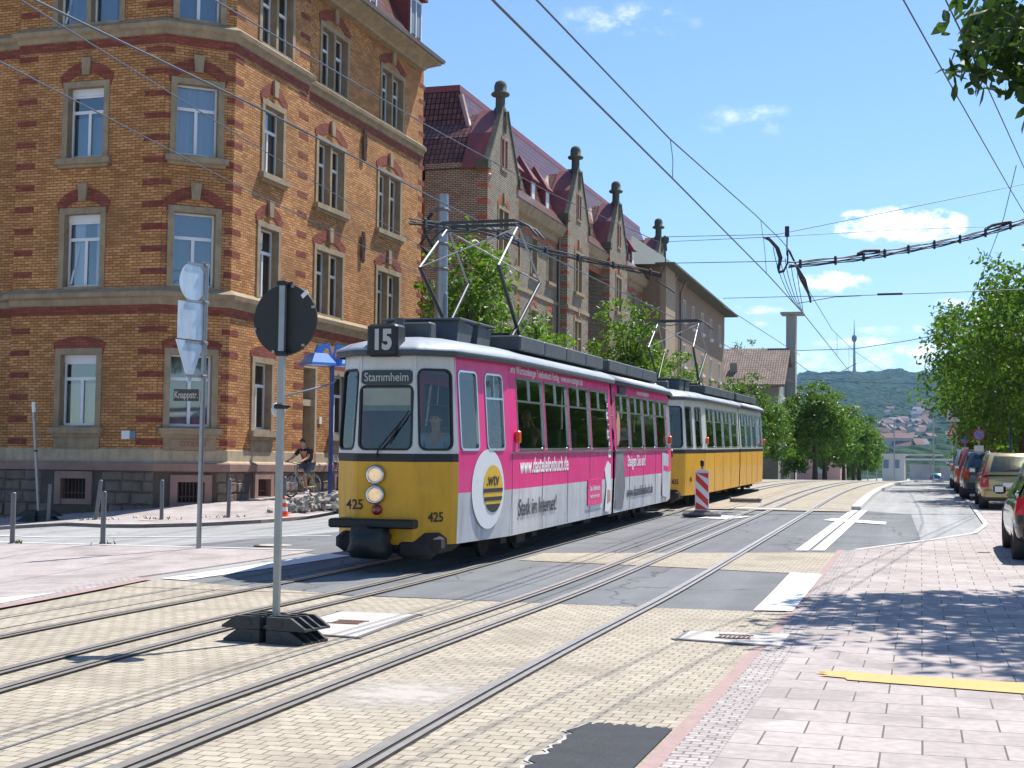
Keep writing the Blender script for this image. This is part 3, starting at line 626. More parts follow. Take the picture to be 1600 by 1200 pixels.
for c in (7.05, 12.12):
    W_(fS2, s2(c), 2.36, 6.28, 8.53, double=True, sill=False, tilt=1); W_(fS2, s2(c), 2.34, 9.85, 12.07, double=True, tilt=1); W_(fS2, s2(c+.12), 2.34, 13.76, 15.86, double=True, sill=False, tilt=1)
# door with transom
d0, d1 = s2(4.95), s2(6.25)
dr = MB(); fS2.box(dr, d0, d0+.12, .3, 4.5, -.5, .03); fS2.box(dr, d1-.12, d1, .3, 4.5, -.5, .03); fS2.box(dr, d0, d1, 4.5, 4.66, -.5, .033); fS2.box(dr, d0+.12, d1-.12, 3.3, 3.5, -.5, -.05)
dob = dr.build('doorway', stoneL, ap, world=True)
dd = MB(); fS2.box(dd, d0+.12, d1-.12, .3, 3.3, -.55, -.42); fS2.box(dd, d0+.3, d1-.3, .7, 1.6, -.42, -.4); fS2.box(dd, d0+.3, d1-.3, 1.9, 3.0, -.42, -.4); dd.build('door', mat('dark_door_wood', (.035, .03, .028), .5), dob, world=True)
dt = MB(); fS2.box(dt, d0+.12, d1-.12, 3.5, 4.5, -.52, -.5); dt.build('transom_pane', curtB, dob, world=True)
fs_ = MB(); [fS2.box(fs_, d0-.1, d1+.1, .2+.16*i, .36+.16*i, -.5, .35-.3*i) for i in range(2)]; fs_.build('doorstep', stoneL, dob, world=True)
holes[fS2].append((d0, d1, ZB, 4.66))
# arches above the door
p = MB(); arch(fS2, p, (d0+d1)/2, .75, 4.83, .18, .34, .02); p.build('door_arch', brickR, dob, world=True)
lens = {fL0: 14, fL: 4.75, fCh: (A_-B_).length, fS1: 4.78, fS2: (Fc-E2).length}
mb = MB()
for F, H in holes.items(): F.wall(mb, 0, lens[F], 1.80, ZE+.1, [(h[0], h[1], max(h[2], 1.8), h[3]) for h in H])
fJ = Fac(Cc, C_-Cc); fJ.wall(mb, 0, .3, 1.8, ZE+.1, []); fJ2 = Fac(E_, E2-E_); fJ2.wall(mb, 0, .25, 1.8, ZE+.1, [])
fN = Fac(Fc, Fb-Fc); fN.wall(mb, 0, 16, 0, ZE+.1, []); fW = Fac(Fb, Lb-Fb); fW.wall(mb, 0, 20, 0, ZE+.1, []); Fac(Lb, Lf-Lb).wall(mb, 0, 16, 0, ZE+.1, [])
# red quoins belong to the wall's own mesh
mb.mi = 1
qz = [1.92+.62*i for i in range(6)]+[6.62+.62*i for i in range(11)]+[14.1+.62*i for i in range(4)]
for z in qz:
    fL.box(mb, 0.0, .62, z, z+.17, -.02, .006); fL.box(mb, 4.75-.62, 4.75, z, z+.17, -.02, .006); fCh.box(mb, 0, .24, z, z+.17, -.02, .006); fCh.box(mb, 1.75, 1.97, z, z+.17, -.02, .006)
    fS1.box(mb, 0, .5, z, z+.17, -.02, .006); fS1.box(mb, 4.1, 4.78, z, z+.17, -.02, .006)
    fS2.box(mb, 10.2, 10.77, z, z+.17, -.02, .006)
mb.build('wall', [brickY, brickR], ap, world=True)
mb = MB(); front = [Lf, Cc, C_, B_, A_, E_, E2, Fc]
for z0, z1 in ((5.55, 5.82), (13.06, 13.34)): sweep(mb, front, [(-.02, z0), (.008, z0), (.008, z1), (-.02, z1)])
mb.build('brick_band', brickR, ap, world=True)
mb = MB(); sweep(mb, front, [(0, 5.78), (.05, 5.82), (.06, 5.97), (.17, 6.02), (.19, 6.14), (.05, 6.24), (0, 6.28)]); mb.build('cornice', stone, ap, world=True)
mb = MB(); sweep(mb, front, [(0, 13.32), (.05, 13.34), (.06, 13.46), (.16, 13.52), (.18, 13.64), (.05, 13.74), (0, 13.78)]); mb.build('cornice', stone, ap, world=True)
mb = MB(); sweep(mb, front, [(.1, 1.24), (.1, 1.46), (.03, 1.50), (.03, 1.80), (0, 1.82)]); mb.build('base_course', stoneL, ap, world=True)
mb = MB(); sweep(mb, front, [(.05, 1.20), (.14, 1.22), (.15, 1.42), (.08, 1.47), (.0, 1.475)]); mb.build('plinth_cap', stoneP, ap, world=True)
# rubble stone plinth with cellar openings
rub = bpy.data.materials.new('rubble_stone'); rub.use_nodes = True; n = rub.node_tree.nodes; l = rub.node_tree.links; b = n['Principled BSDF']; b.inputs['Roughness'].default_value = .95
c = n.new('ShaderNodeTexCoord'); v1 = n.new('ShaderNodeTexVoronoi'); v1.feature = 'DISTANCE_TO_EDGE'; v1.inputs['Scale'].default_value = 2.1; l.new(c.outputs['UV'], v1.inputs['Vector'])
v2 = n.new('ShaderNodeTexVoronoi'); v2.inputs['Scale'].default_value = 2.1; l.new(c.outputs['UV'], v2.inputs['Vector'])
cr = n.new('ShaderNodeMapRange'); l.new(v1.outputs['Distance'], cr.inputs[0]); cr.inputs[1].default_value = .02; cr.inputs[2].default_value = .08
sp = n.new('ShaderNodeSeparateColor'); l.new(v2.outputs['Color'], sp.inputs[0]); ca = n.new('ShaderNodeMixRGB'); ca.inputs[1].default_value = (.13, .10, .078, 1); ca.inputs[2].default_value = (.19, .15, .115, 1); l.new(sp.outputs[0], ca.inputs[0])
cb = n.new('ShaderNodeMixRGB'); cb.inputs[1].default_value = (.085, .065, .05, 1); l.new(ca.outputs[0], cb.inputs[2]); l.new(cr.outputs[0], cb.inputs[0]); l.new(cb.outputs[0], b.inputs['Base Color'])
bp = n.new('ShaderNodeBump'); bp.inputs['Strength'].default_value = 1; bp.inputs['Distance'].default_value = .08; l.new(v1.outputs['Distance'], bp.inputs['Height']); l.new(bp.outputs[0], b.inputs['Normal'])
mb = MB(); Hc = {fL: [(LC-.4, LC+.4, .42, .98)], fCh: [(.6, 1.35, .36, .92)], fS1: [(1.7, 2.5, .5, 1.0)], fS2: [(s2(8.2)-.5, s2(8.2)+.4, .55, 1.05), (d0, d1, -1, 1.3)], fL0: []}
for F, H in Hc.items():
    q = Fac((F.P+F.N*.05).xy, F.D.xy); q.wall(mb, -.02, lens[F]+.02, -2, 1.24, H)
rbS = mat('rubble_blocks', (.185, .145, .11), .95, var=.35, vscale=2.6, bump=1.0, bscale=9); rbM = mat('rubble_mortar', (.10, .08, .062), .95, var=.2)
mb.mi = 1; RQ = random.Random(8)
for F, H in Hc.items():
    q = Fac((F.P+F.N*.05).xy, F.D.xy); Lq = lens[F]; rows = [(-.5, -.1), (-.1, .28), (.28, .62), (.62, .93), (.93, 1.2)]
    for ri, (za, zb) in enumerate(rows):
        a = 0.0
        while a < Lq-.05:
            w = min(RQ.uniform(.28, .72), Lq-a); w = Lq-a if Lq-a-w < .2 else w
            if not any(h[0]-.22 < a+w and a < h[1]+.22 and h[2]-.17 < zb and za < h[3]+.22 for h in H):
                j = lambda s: RQ.uniform(-s, s); pr = RQ.uniform(.02, .065)
                c0 = [(a+.015, za+.015+j(.02)), (a+w*.5, za+.012+j(.02)), (a+w-.015, za+.015+j(.02)), (a+w-.015, zb-.015+j(.02)), (a+w*.5, zb-.012+j(.02)), (a+.015, zb-.015+j(.02))]
                cx = a+w/2; cz = (za+zb)/2; c1 = [(cx+(x-cx)*.8+j(.02), cz+(z-cz)*.76+j(.015)) for x, z in c0]
                b0 = [q.pt(x, .001, z) for x, z in c0]; b1 = [q.pt(x, pr*RQ.uniform(.7, 1.2), z) for x, z in c1]
                mb.add(b0+b1, [[i, (i+1) % 6, 6+(i+1) % 6, 6+i] for i in range(6)]+[[6, 7, 8, 9, 10, 11]])
            a += w
mb.build('plinth', [rbM, rbS], ap, world=True)
for F, H in Hc.items():
    for h in H:
        if h[2] < 0: continue
        m_ = MB(); F.box(m_, h[0]-.2, h[0], h[2]-.15, h[3]+.2, -.3, .12); F.box(m_, h[1], h[1]+.2, h[2]-.15, h[3]+.2, -.3, .12); F.box(m_, h[0], h[1], h[3], h[3]+.2, -.3, .118); F.box(m_, h[0], h[1], h[2]-.15, h[2], -.3, .088)
        ce = m_.build('cellar_window', stoneP, ap, world=True); m_ = MB()
        for i in range(7): F.box(m_, h[0]+.04+i*(h[1]-h[0])/7.2, h[0]+.065+i*(h[1]-h[0])/7.2, h[2], h[3], -.05, -.025)
        F.box(m_, h[0], h[1], h[2]+.15, h[2]+.18, -.055, -.02); m_.build('grille', ironM, ce, world=True)
        m_ = MB(); F.box(m_, h[0]-.01, h[1]+.01, h[2]-.01, h[3]+.01, -.6, -.28); m_.build('dark_recess', darkin, ce, world=True)
# eaves and mansard
ring = [Lf, C_+dS*.1, B_, A_, A_+dS*14.8, Fb-dS*.6, Lb]
mb = MB(); sweep(mb, ring, [(-.6, 16.5), (.03, 16.52), (.08, 16.6), (.2, 16.66), (.36, 16.74), (.5, 16.79), (.52, 16.92), (-.4, 16.94)], True); mb.build('eaves_cornice', stone, ap, world=True)
mb = MB(); sweep(mb, ring, [(.5, 16.9), (.6, 16.88), (.64, 17.0), (.52, 17.02)], True); mb.build('gutter', zinc, ap, world=True)
mb = MB(); sweep(mb, ring, [(.56, 16.98), (-.2, 17.7), (-1.9, 20.9), (-2.6, 21.1), (-6, 22.1)], True); mb.build('roof', tileR, ap, world=True)
for s in (9.2, 13.6):
    m_ = MB(); fS2.box(m_, s-4.9, s-3.6, 17.4, 19.2, -1.9, .1); fS2.box(m_, s-5.1, s-3.4, 19.2, 19.35, -1.9, .3)
    dm = m_.build('dormer', redmet, ap, world=True); m_ = MB(); fS2.box(m_, s-4.75, s-3.75, 17.7, 19.0, .1, .12); m_.build('dormer_window', curtB, dm, world=True)
    m_ = MB(); [fS2.box(m_, x, x+.08, 17.6, 19.1, .12, .15) for x in (s-4.83, s-4.29, s-3.75)]; fS2.box(m_, s-4.83, s-3.67, 19.0, 19.1, .1, .152); m_.build('dormer_frame', whitep, dm, world=True)
# wall anchors of wrought iron, notice and bell plates
for z in (12.5, 8.95):
    m_ = MB(); 
    for k in range(5): m_.tube([fS2.pt(s2(9.68)+.16*math.sin(k*1.6+t*1.9)*(1-abs(t-.5)), .07, z-.5+t*1.05) for t in [i/8 for i in range(9)]], .028, 5)
    m_.tube([fS2.pt(s2(9.68), .06, z-.55), fS2.pt(s2(9.68), .06, z+.55)], .03, 5); m_.build('wall_anchor', ironM, ap, world=True)
m_ = MB(); fL.box(m_, 4.75-1.06, 4.75-.8, 2.08, 2.31, 0, .03); m_.build('notice_plate', whitep, ap, world=True)
m_ = MB(); fL.box(m_, 4.75-.79, 4.75-.62, 2.10, 2.30, 0, .05); m_.build('vent_grille', curtB, ap, world=True)
m_ = MB(); fS2.box(m_, d1+.22, d1+.38, 2.75, 2.98, 0, .04); m_.build('bell_plate', whitep, ap, world=True)
text('GTEEN', .2, mat('faded_graffiti', (.36, .10, .07), .9), ap, tuple(fCh.pt(1.0, .05, 1.96)-Vector((-18.6, 36.45, 0))), fCh.D, (0, 0, 1), .002, 1.2, 0, name='graffiti')
# ---------------------------------------------------------------- gabled brick row behind
aG = R(1.0); dG = Vector((math.sin(aG), math.cos(aG))); nG = Vector((math.cos(aG), -math.sin(aG))); PG = Vector((-19.75, 36.45))
gr = root('gabled_brick_house', (PG.x+dG.x*25, PG.y+dG.y*25, 0), 'long pale brick terrace with four steep gables, stone finials and a glazed red tile roof', 'building')
frmW = mat('dark_white_frames', (.42, .43, .42), .5)
Fg = Fac(PG, dG)           # main block plane; gable bays stand proud of it
bays = [(25.1, 30.0), (39.4, 44.2), (49.6, 54.6), (63.6, 68.6)]
FP = Fac(PG+nG*.55, dG)
GH = []; wallM = MB(); quo = MB(); cap = MB(); gz = lambda s: g(*(PG+dG*s))-.4
def rowwin(F, c, w, z0, z1, H, **k): H.append(window(F, gr, c, w, z0, z1, frm=.13, frameM=frmW, archM=brickO, **k))
for bi, (a, b) in enumerate(bays):
    H = []; c = (a+b)/2
    rowwin(FP, c, 1.75, 11.2, 13.5, H, double=True, sill=True)
    rowwin(FP, c, 1.75, 7.4, 9.7, H, double=True, sill=True); rowwin(FP, c, 1.75, 3.6, 5.9, H, double=True, sill=True)
    FP.wall(wallM, a, b, -2, 15.2, H)
    # gable top: wall narrowing to the apex, swept curve
    zt = [15.2, 15.85, 16.5, 17.1, 17.7, 18.15]; hwid = [2.45, 1.95, 1.5, 1.08, .68, .42]
    for i in range(5):
        h0, h1 = hwid[i], hwid[i+1]
        for sgn in (-1, 1):
            q = [FP.pt(c+sgn*.55*(1 if zt[i] < 16.7 else 0), 0, zt[i]), FP.pt(c+sgn*h0, 0, zt[i]), FP.pt(c+sgn*h1, 0, zt[i+1]), FP.pt(c+sgn*.55*(1 if zt[i] < 16.7 else 0), 0, zt[i+1])]
            wallM.poly(*(q if sgn > 0 else q[::-1]))
    FP.wall(wallM, c-.55, c+.55, 15.2, 17.1, [(c-.45, c-.08, 15.3, 16.7), (c+.08, c+.45, 15.3, 16.7)])
    for s_ in (-1, 1):
        m_ = MB(); x0, x1 = sorted((c+s_*.08, c+s_*.45)); FP.box(m_, x0-.06, x1+.06, 15.2, 15.32, -.3, .06); FP.box(m_, x0-.07, x0, 15.3, 16.75, -.2, .03); FP.box(m_, x1, x1+.07, 15.3, 16.75, -.2, .03); FP.box(m_, x0-.07, x1+.07, 16.7, 16.82, -.2, .032)
        gw = m_.build('gable_window', stoneP, gr, world=True); m_ = MB(); FP.box(m_, x0, x1, 15.3, 16.7, -.26, -.2); m_.build('pane', darkin, gw, world=True)
        m_ = MB(); mx_ = (x0+x1)/2; FP.box(m_, mx_-.02, mx_+.02, 15.3, 16.7, -.2, -.17); FP.box(m_, x0, x1, 16.2, 16.25, -.2, -.172); m_.build('frame', redmet, gw, world=True)
    for sgn in (-1, 1):       # dark coping stones following the gable edge
        m_ = MB()
        for i in range(5): 
            m_.prism([FP.pt(c+sgn*hwid[i], -.2, zt[i]), FP.pt(c+sgn*(hwid[i]+.09), -.2, zt[i]+.02), FP.pt(c+sgn*(hwid[i+1]+.09), -.2, zt[i+1]+.04), FP.pt(c+sgn*hwid[i+1], -.2, zt[i+1])], FP.N*.26)
        FP.box(m_, *sorted((c+sgn*2.3, c+sgn*2.75)), 14.85, 15.25, -.5, .12)
        m_.build('coping', stoneD, gr, world=True)
    m_ = MB(); p0 = FP.pt(c, -.22, 18.0)
    m_.lathe([(a_*.82, b_*.72) for a_, b_ in [(.40, 0), (.36, .25), (.28, .38), (.27, 1.05), (.5, 1.12), (.55, 1.22), (.5, 1.32), (.36, 1.36), (.37, 1.75), (.30, 2.0), (.14, 2.12), (0, 2.14)]], p0, n=12)
    m_.build('finial', stoneD, gr, world=True)
    m_ = MB()                 # iron anchor
    for k in range(4): m_.tube([FP.pt(c+.13*math.sin(k*1.7+t*5)*(1-abs(t-.5)), .07, 17.0+t*.95) for t in [i/6 for i in range(7)]], .03, 5)
    m_.build('wall_anchor', stoneD, gr, world=True)
    # cross roof behind the gable: two slopes running back to the mansard
    m_ = MB(); rz = 18.0
    for sgn in (-1, 1):
        q = [FP.pt(c, -.55, rz), FP.pt(c, -4.6, rz), FP.pt(c+sgn*1.5, -4.6, 16.6), FP.pt(c+sgn*2.5, -4.6, 14.9), FP.pt(c+sgn*2.5, -.55, 14.9), FP.pt(c+sgn*1.5, -.55, 16.6)]
        for qq in ([q[0], q[1], q[2], q[5]], [q[5], q[2], q[3], q[4]]): m_.poly(*(qq if sgn < 0 else qq[::-1]))
    m_.build('gable_roof', tileR, gr, world=True)
    m_ = MB()
    for sgn in (-1, 1):       # red metal verge strip
        for (w0, zz0), (w1, zz1) in (((.05, rz+.06), (1.55, 16.66)), ((1.55, 16.66), (2.62, 14.86))):
            q = [FP.pt(c+sgn*w0, -.19, zz0+.03), FP.pt(c+sgn*w0, -1.2, zz0+.03), FP.pt(c+sgn*w1, -1.2, zz1+.03), FP.pt(c+sgn*w1, -.19, zz1+.03)]
            m_.prism(q, (0, 0, .05))
    m_.build('verge_flashing', redmet, gr, world=True)
    # side cheeks of the bay
    for s_, dd_ in ((a, 1), (b, -1)):
        q = [FP.pt(s_, 0, -2), FP.pt(s_, -3, -2), FP.pt(s_, -3, 15.2), FP.pt(s_, 0, 15.2)]; wallM.poly(*(q if dd_ < 0 else q[::-1]))
    for z in [gz(a)+.7+.72*i for i in range(21)]:
        if z < 15: FP.box(quo, a-.008, a+.48, z, z+.2, -.5, .006); FP.box(quo, b-.48, b+.008, z, z+.2, -.5, .006)
H = []
for (a, b) in ((30.0, 39.4), (54.6, 63.6)):
    w3 = (b-a)/3
    for i in range(3):
        c = a+w3*(i+.5)
        for z0, z1 in ((11.3, 13.3), (7.5, 9.6), (3.7, 5.9)): rowwin(Fg, c, 1.25, z0, z1, H, arc=True, keyst=False)
Fg.wall(wallM, 30, 39.4, -2, 14.1, H); Fg.wall(wallM, 54.6, 63.6, -2, 14.1, H); Fg.wall(wallM, 68.6, 71, -2, 14.1, [])
FR = Fac(PG-nG*2.2, dG); H2 = []; rowwin(FR, 46.9, 1.3, 10.9, 13.1, H2); rowwin(FR, 46.9, 1.3, 7.2, 9.4, H2); FR.wall(wallM, 44.2, 49.6, -2, 13.6, H2)
for z in [1.2+.72*i for i in range(17)]: FR.box(quo, 44.2, 45.5, z, z+.22, -.1, .006); FR.box(quo, 48.3, 49.6, z, z+.22, -.1, .006)
# end wall facing the camera, set back from the first bay, and its windows
E0 = PG+dG*25.9; FE = Fac(E0-nG*14, nG); He = []
for c in (7.9, 10.5): 
    for z0, z1 in ((10.7, 12.9), (7, 9.2), (3.4, 5.6)): He.append(window(FE, gr, c, 1.2, z0, z1, frm=.13, frameM=frmW))
we = MB(); FE.wall(we, 0, 14, -2, 13.9, He); we.build('end_wall', brickY, gr, world=True)
for z in [2+.62*i for i in range(19)]: FE.box(quo, 13.0, 14, z, z+.18, -.1, .008); FE.box(quo, 11.4, 12, z, z+.18, -.1, .008)
wallM.mi = 1; wallM.add(quo.v, quo.f); wallM.build('wall', [brickP, brickO], gr, world=True)
mb = MB(); back = PG-nG*14
blk = [E0-nG*14, E0, PG+dG*30+nG*0]+[PG+dG*71, PG+dG*71-nG*14]
pe = [(-.1, 13.55), (.06, 13.62), (.08, 13.9), (.3, 14.0), (.45, 14.3), (.5, 14.42), (.5, 14.56), (-.3, 14.6)]
sweep(mb, blk, pe, True); mb.build('eaves_cornice', stone, gr, world=True)
mb = MB(); sweep(mb, blk, [(-.0, 13.2), (.012, 13.2), (.012, 13.5), (0, 13.5)], True); mb.build('brick_band', brickO, gr, world=True)
mb = MB(); sweep(mb, blk, [(.55, 14.5), (.25, 14.85), (-.35, 15.5), (-1.6, 18.9), (-1.75, 19.3)], True); mb.build('mansard_roof', tileR, gr, world=True)
mb = MB(); sweep(mb, blk, [(-1.7, 19.2), (-1.72, 19.5), (-2.9, 19.8), (-6.5, 20.4)], True); mb.build('roof_capping', redmet, gr, world=True)
mb = MB(); e = offs(blk, .5, True)[1]; k = [(-0.55, 14.55), (-.25, 14.9), (.35, 15.55), (1.6, 18.95), (1.75, 19.35)]
pts_ = []
for o_, z in [(.55, 14.55), (.25, 14.9), (-.35, 15.55), (-1.6, 18.95)]: q = offs(blk, o_, True)[1]; pts_.append((q.x, q.y, z))
mb.tube(pts_, .13, 7); mb.build('hip_tiles', mat('pinkish_glazed_ridge', (.42, .27, .25), .3, var=.2, vscale=14), gr, world=True)
for c in (32.4, 35.2, 38.0, 57.0, 60.0):
    m_ = MB(); z0 = 15.1
    Fg.box(m_, c-.42, c+.42, z0, z0+1.25, -1.6, -.25)
    ap_ = Fg.pt(c, -1.0, z0+2.6); q = [Fg.pt(c-.62, -.05, z0+1.2), Fg.pt(c+.62, -.05, z0+1.2), Fg.pt(c+.62, -1.7, z0+1.2), Fg.pt(c-.62, -1.7, z0+1.2)]
    for i in range(4): m_.poly(q[i], q[(i+1) % 4], ap_)
    m_.poly(*q[::-1]); dm = m_.build('dormer', redmet, gr, world=True); m_ = MB(); Fg.box(m_, c-.28, c+.28, z0+.25, z0+1.1, -.25, -.22); m_.build('dormer_window', whitep, dm, world=True)
m_ = MB(); Fg.box(m_, 58.2, 60.4, 19, 21.6, -5.2, -4.2); Fg.box(m_, 58.1, 60.5, 21.6, 21.75, -5.3, -4.1); m_.build('chimney', stoneD, gr, world=True)
for s in (30.12, 39.28, 54.75, 63.45): m_ = MB(); m_.tube([Fg.pt(s, .12, 14), Fg.pt(s, .12, 0)], .07, 8); m_.build('downpipe', zinc, gr, world=True)
for (a, b) in bays: m_ = MB(); FP.box(m_, a-.02, b+.02, 10.1, 10.3, -.1, .07); m_.build('string_course', stone, gr, world=True)
for a, b in ((30, 39.4), (54.6, 63.6)): m_ = MB(); Fg.box(m_, a, b, 10.2, 10.4, -.1, .07); m_.build('string_course', stone, gr, world=True)
# ---------------------------------------------------------------- brown rendered house
hp = root('rendered_house', (-17, 98, 0), 'plain brown rendered apartment house with a low overhanging eave beyond the gabled terrace', 'building')
Fh = Fac((-17.4, 98.5), (.0, 1)); Fe = Fac((-33, 98.5), (1, 0)); H = []; mb = MB(); pl = mat('dark_roof_edge', (.12, .16, .15), .6)
for c in (10.5, 15, 20, 25, 30.5):
    for z0 in (12.6, 9.2, 5.8, 2.4): H.append(window(Fh, hp, c, 1.3, z0, z0+1.7, frm=.06, arc=False, keyst=False, stoneM=plasterW, curt=curtW))
Fh.wall(mb, 0, 34, -4, 15.6, H); Fe.wall(mb, 0, 15.6, -4, 15.6, []); Fac((-17.4, 132.5), (-1, 0)).wall(mb, 0, 15.6, -6, 15.6, []); mb.build('wall', plaster, hp, world=True)
mb = MB(); mb.add([(-32, 97.6, 15.7), (-16.3, 97.6, 15.5), (-16.3, 133.4, 15.5), (-32, 133.4, 15.7), (-22, 103, 19.6), (-22, 128, 19.6), (-31, 98, 19.4), (-31, 132, 19.4)], [[0, 1, 4, 6], [1, 2, 5, 4], [2, 3, 7, 5], [0, 3, 2, 1], [4, 5, 7, 6]]); mb.build('roof', pl, hp, world=True)
mb = MB(); Fh.box(mb, -.9, 35, 15.48, 15.62, -.2, 1.15); mb.build('eaves_board', stoneD, hp, world=True)
for s in (4.2, 8.2): mb = MB(); mb.tube([Fh.pt(s, .5, 15.4), Fh.pt(s, .12, 14.6), Fh.pt(s, .12, 0)], .08, 7); mb.build('downpipe', zinc, hp, world=True)
mb = MB(); Fh.box(mb, 0, 4, -4, 15.48, 0, .4); mb.build('wall_pier', mat('light_brown_render', (.36, .27, .18), .9), hp, world=True)
# ---------------------------------------------------------------- low house with the tall chimney slab
lh = root('low_tiled_house', (-13, 140, 0), 'grey clad house with pinkish tile roof and a tall chimney slab at its gable', 'building')
clad = mat('grey_wood_cladding', (.27, .27, .23), .85, stretch=(1, 1, 14), vscale=1.4, var=.25)
mb = MB(); y0, y1, x0, x1 = 140, 150.5, -34, -13.2; ze, zr = 9.7, 13.2; ym = (y0+y1)/2
mb.add([(x0, y0, -8), (x1, y0, -8), (x1, y1, -8), (x0, y1, -8), (x0, y0, ze), (x1, y0, ze), (x1, y1, ze), (x0, y1, ze), (x1, ym, zr), (x0, ym, zr)], [[0, 1, 5, 4], [1, 2, 6, 8, 5], [2, 3, 7, 6], [3, 0, 4, 9, 7]]); mb.build('wall', clad, lh, world=True)
mb = MB(); mb.prism([(x0, y0-.8, ze-.35), (x0, ym, zr+.15), (x0, ym, zr+.35), (x0, y0-.8, ze-.12)], (x1-x0+.7, 0, 0)); mb.prism([(x0, y1+.8, ze-.35), (x0, ym, zr+.15), (x0, ym, zr+.35), (x0, y1+.8, ze-.12)], (x1-x0+.7, 0, 0)); mb.build('roof', tileO, lh, world=True)
for x in (-19.5, -18): mb = MB(); mb.box(x, y0+1.2, ze+.8, x+.7, y0+1.8, ze+2.1); mb.build('roof_vent', clad, lh, world=True)
mb = MB(); mb.box(-13.15, 147.6, -8, -12.2, 149.4, 17.2); mb.box(-13.7, 147.2, 17.2, -11.4, 149.8, 17.4); mb.build('chimney', concrete, lh, world=True)
for i in range(4):
    for z in (2.5, 6.6): mb = MB(); mb.box(-13.2, 141.6+i*1.2, z, -13.15, 142.2+i*1.2, z+2.2); mb.build('window', whitep, lh, world=True)
mb = MB(); mb.box(-12.9, 139.6, -8, -12.6, 139.9, 3.2); mb.box(-12.9, 143, -8, -12.6, 143.3, 3.2); mb.box(-12.9, 146, -8, -12.6, 146.3, 3.2); mb.build('column', concrete, lh, world=True)
# pink house further down
ph = root('pink_house', (-11, 190, 0), 'pale pink two storey house glimpsed between the tree trunks', 'building')
mb = MB(); mb.box(-24, 190, -14, -10, 205, 5.2); mb.build('wall', mat('pink_render', (.60, .36, .30), .9), ph, world=True)
mb = MB(); mb.prism([(-24.5, 189.5, 5.2), (-17, 189.5, 9), (-9.5, 189.5, 5.2)], (0, 16, 0)); mb.build('roof', tileO, ph, world=True)
for i in range(4):
    for z in (-2.6, 1): mb = MB(); mb.box(-10.02, 191.5+3.2*i, z, -9.96, 192.8+3.2*i, z+1.8); mb.box(-23+3.3*i, 189.95, z, -21.6+3.3*i, 190, z+1.8); mb.build('window', curtW, ph, world=True)
# ---------------------------------------------------------------- trams
tYel = mat('tram_yellow', (.73, .37, .007), .38, coat=.12, var=.08, vscale=2.5, streak=.28); tWhi = mat('tram_ivory', (.62, .62, .58), .34, coat=.35, var=.06, vscale=3, streak=.22)
tPink = mat('advert_pink', (.72, .012, .19), .38, coat=.15, var=.06, vscale=2, streak=.12); tGrey = mat('advert_pale_grey', (.52, .535, .56), .38, coat=.2, var=.16, vscale=1.1, streak=.5)
tBlk = mat('tram_black', (.008, .009, .012), .5, var=.1); tRoof = mat('tram_roof_paint', (.34, .38, .42), .42, coat=.2, var=.1, vscale=2, streak=.4); tSlate = mat('tram_slate', (.055, .07, .08), .5, var=.25, vscale=4, streak=.5)
rubber = mat('rubber_black', (.015, .015, .016), .6, var=.1); chrome = mat('chrome_trim', (.62, .63, .64), .22, metal=.9, var=.04); under = mat('bogie_grime', (.035, .03, .028), .9, var=.3, vscale=8)
canvas = mat('black_coupler_cover', (.018, .018, .02), .55, bump=1.0, bscale=7); seatM = mat('green_tram_seat', (.10, .16, .12), .6); inW = mat('tram_interior_panel', (.10, .10, .09), .7); inC = mat('tram_ceiling', (.55, .56, .52), .6); inF = mat('tram_floor', (.10, .09, .085), .8)
lampG = mat('lit_headlight', (.75, .62, .42), .15, emit=(1, .66, .30, .32), var=.4, vscale=22); redL = mat('red_lamp', (.25, .01, .01), .2, coat=1, var=0); oran = mat('orange_indicator', (.75, .10, .01), .25, coat=.6, var=0)
txW = mat('white_lettering', (.80, .80, .80), .8, var=0, spec=.1); txD = mat('dull_lettering', (.46, .47, .44), .6, var=.08); txB = mat('black_lettering', (.02, .02, .022), .5, var=0); txG = mat('grey_lettering', (.09, .095, .11), .8, var=0, spec=.1); logoY = mat('logo_yellow', (.74, .44, .01), .4, var=0); logoW = mat('logo_white', (.74, .75, .76), .4, var=.03)
skinT = mat('poster_skin_tone', (.45, .24, .16), .6, var=.1); panGl = mat('pantograph_tube', (.34, .36, .38), .5, metal=.5, var=.05); panDk = mat('pantograph_dark', (.05, .055, .06), .5, metal=.4); blind_ = mat('driver_sun_blind', (.30, .33, .27), .8)
def lean(z): return .062*max(0, z-1.58)+.05*max(0, .85-z)
class Seg:
    def __init__(s, p0, p1): s.p0 = Vector(p0); s.p1 = Vector(p1); d = s.p1-s.p0; s.L = d.length; s.d = d.normalized(); s.n = Vector((s.d.y, -s.d.x))
    def pt(s, u, z, o=0): q = s.p0+s.d*u+s.n*(o-lean(z)); return (q.x, q.y, z)
ZL = [.34, 1.02, 1.44, 1.55, 1.58, 2.72, 2.88]
def rrect(u0, u1, w0, w1, r, k=4):
    pts = []
    for cx, cz, a0 in ((u1-r, w1-r, 0), (u0+r, w1-r, 90), (u0+r, w0+r, 180), (u1-r, w0+r, 270)):
        pts.append([(cx+r*math.cos(R(a0+90*i/k)), cz+r*math.sin(R(a0+90*i/k))) for i in range(k+1)])
    return pts
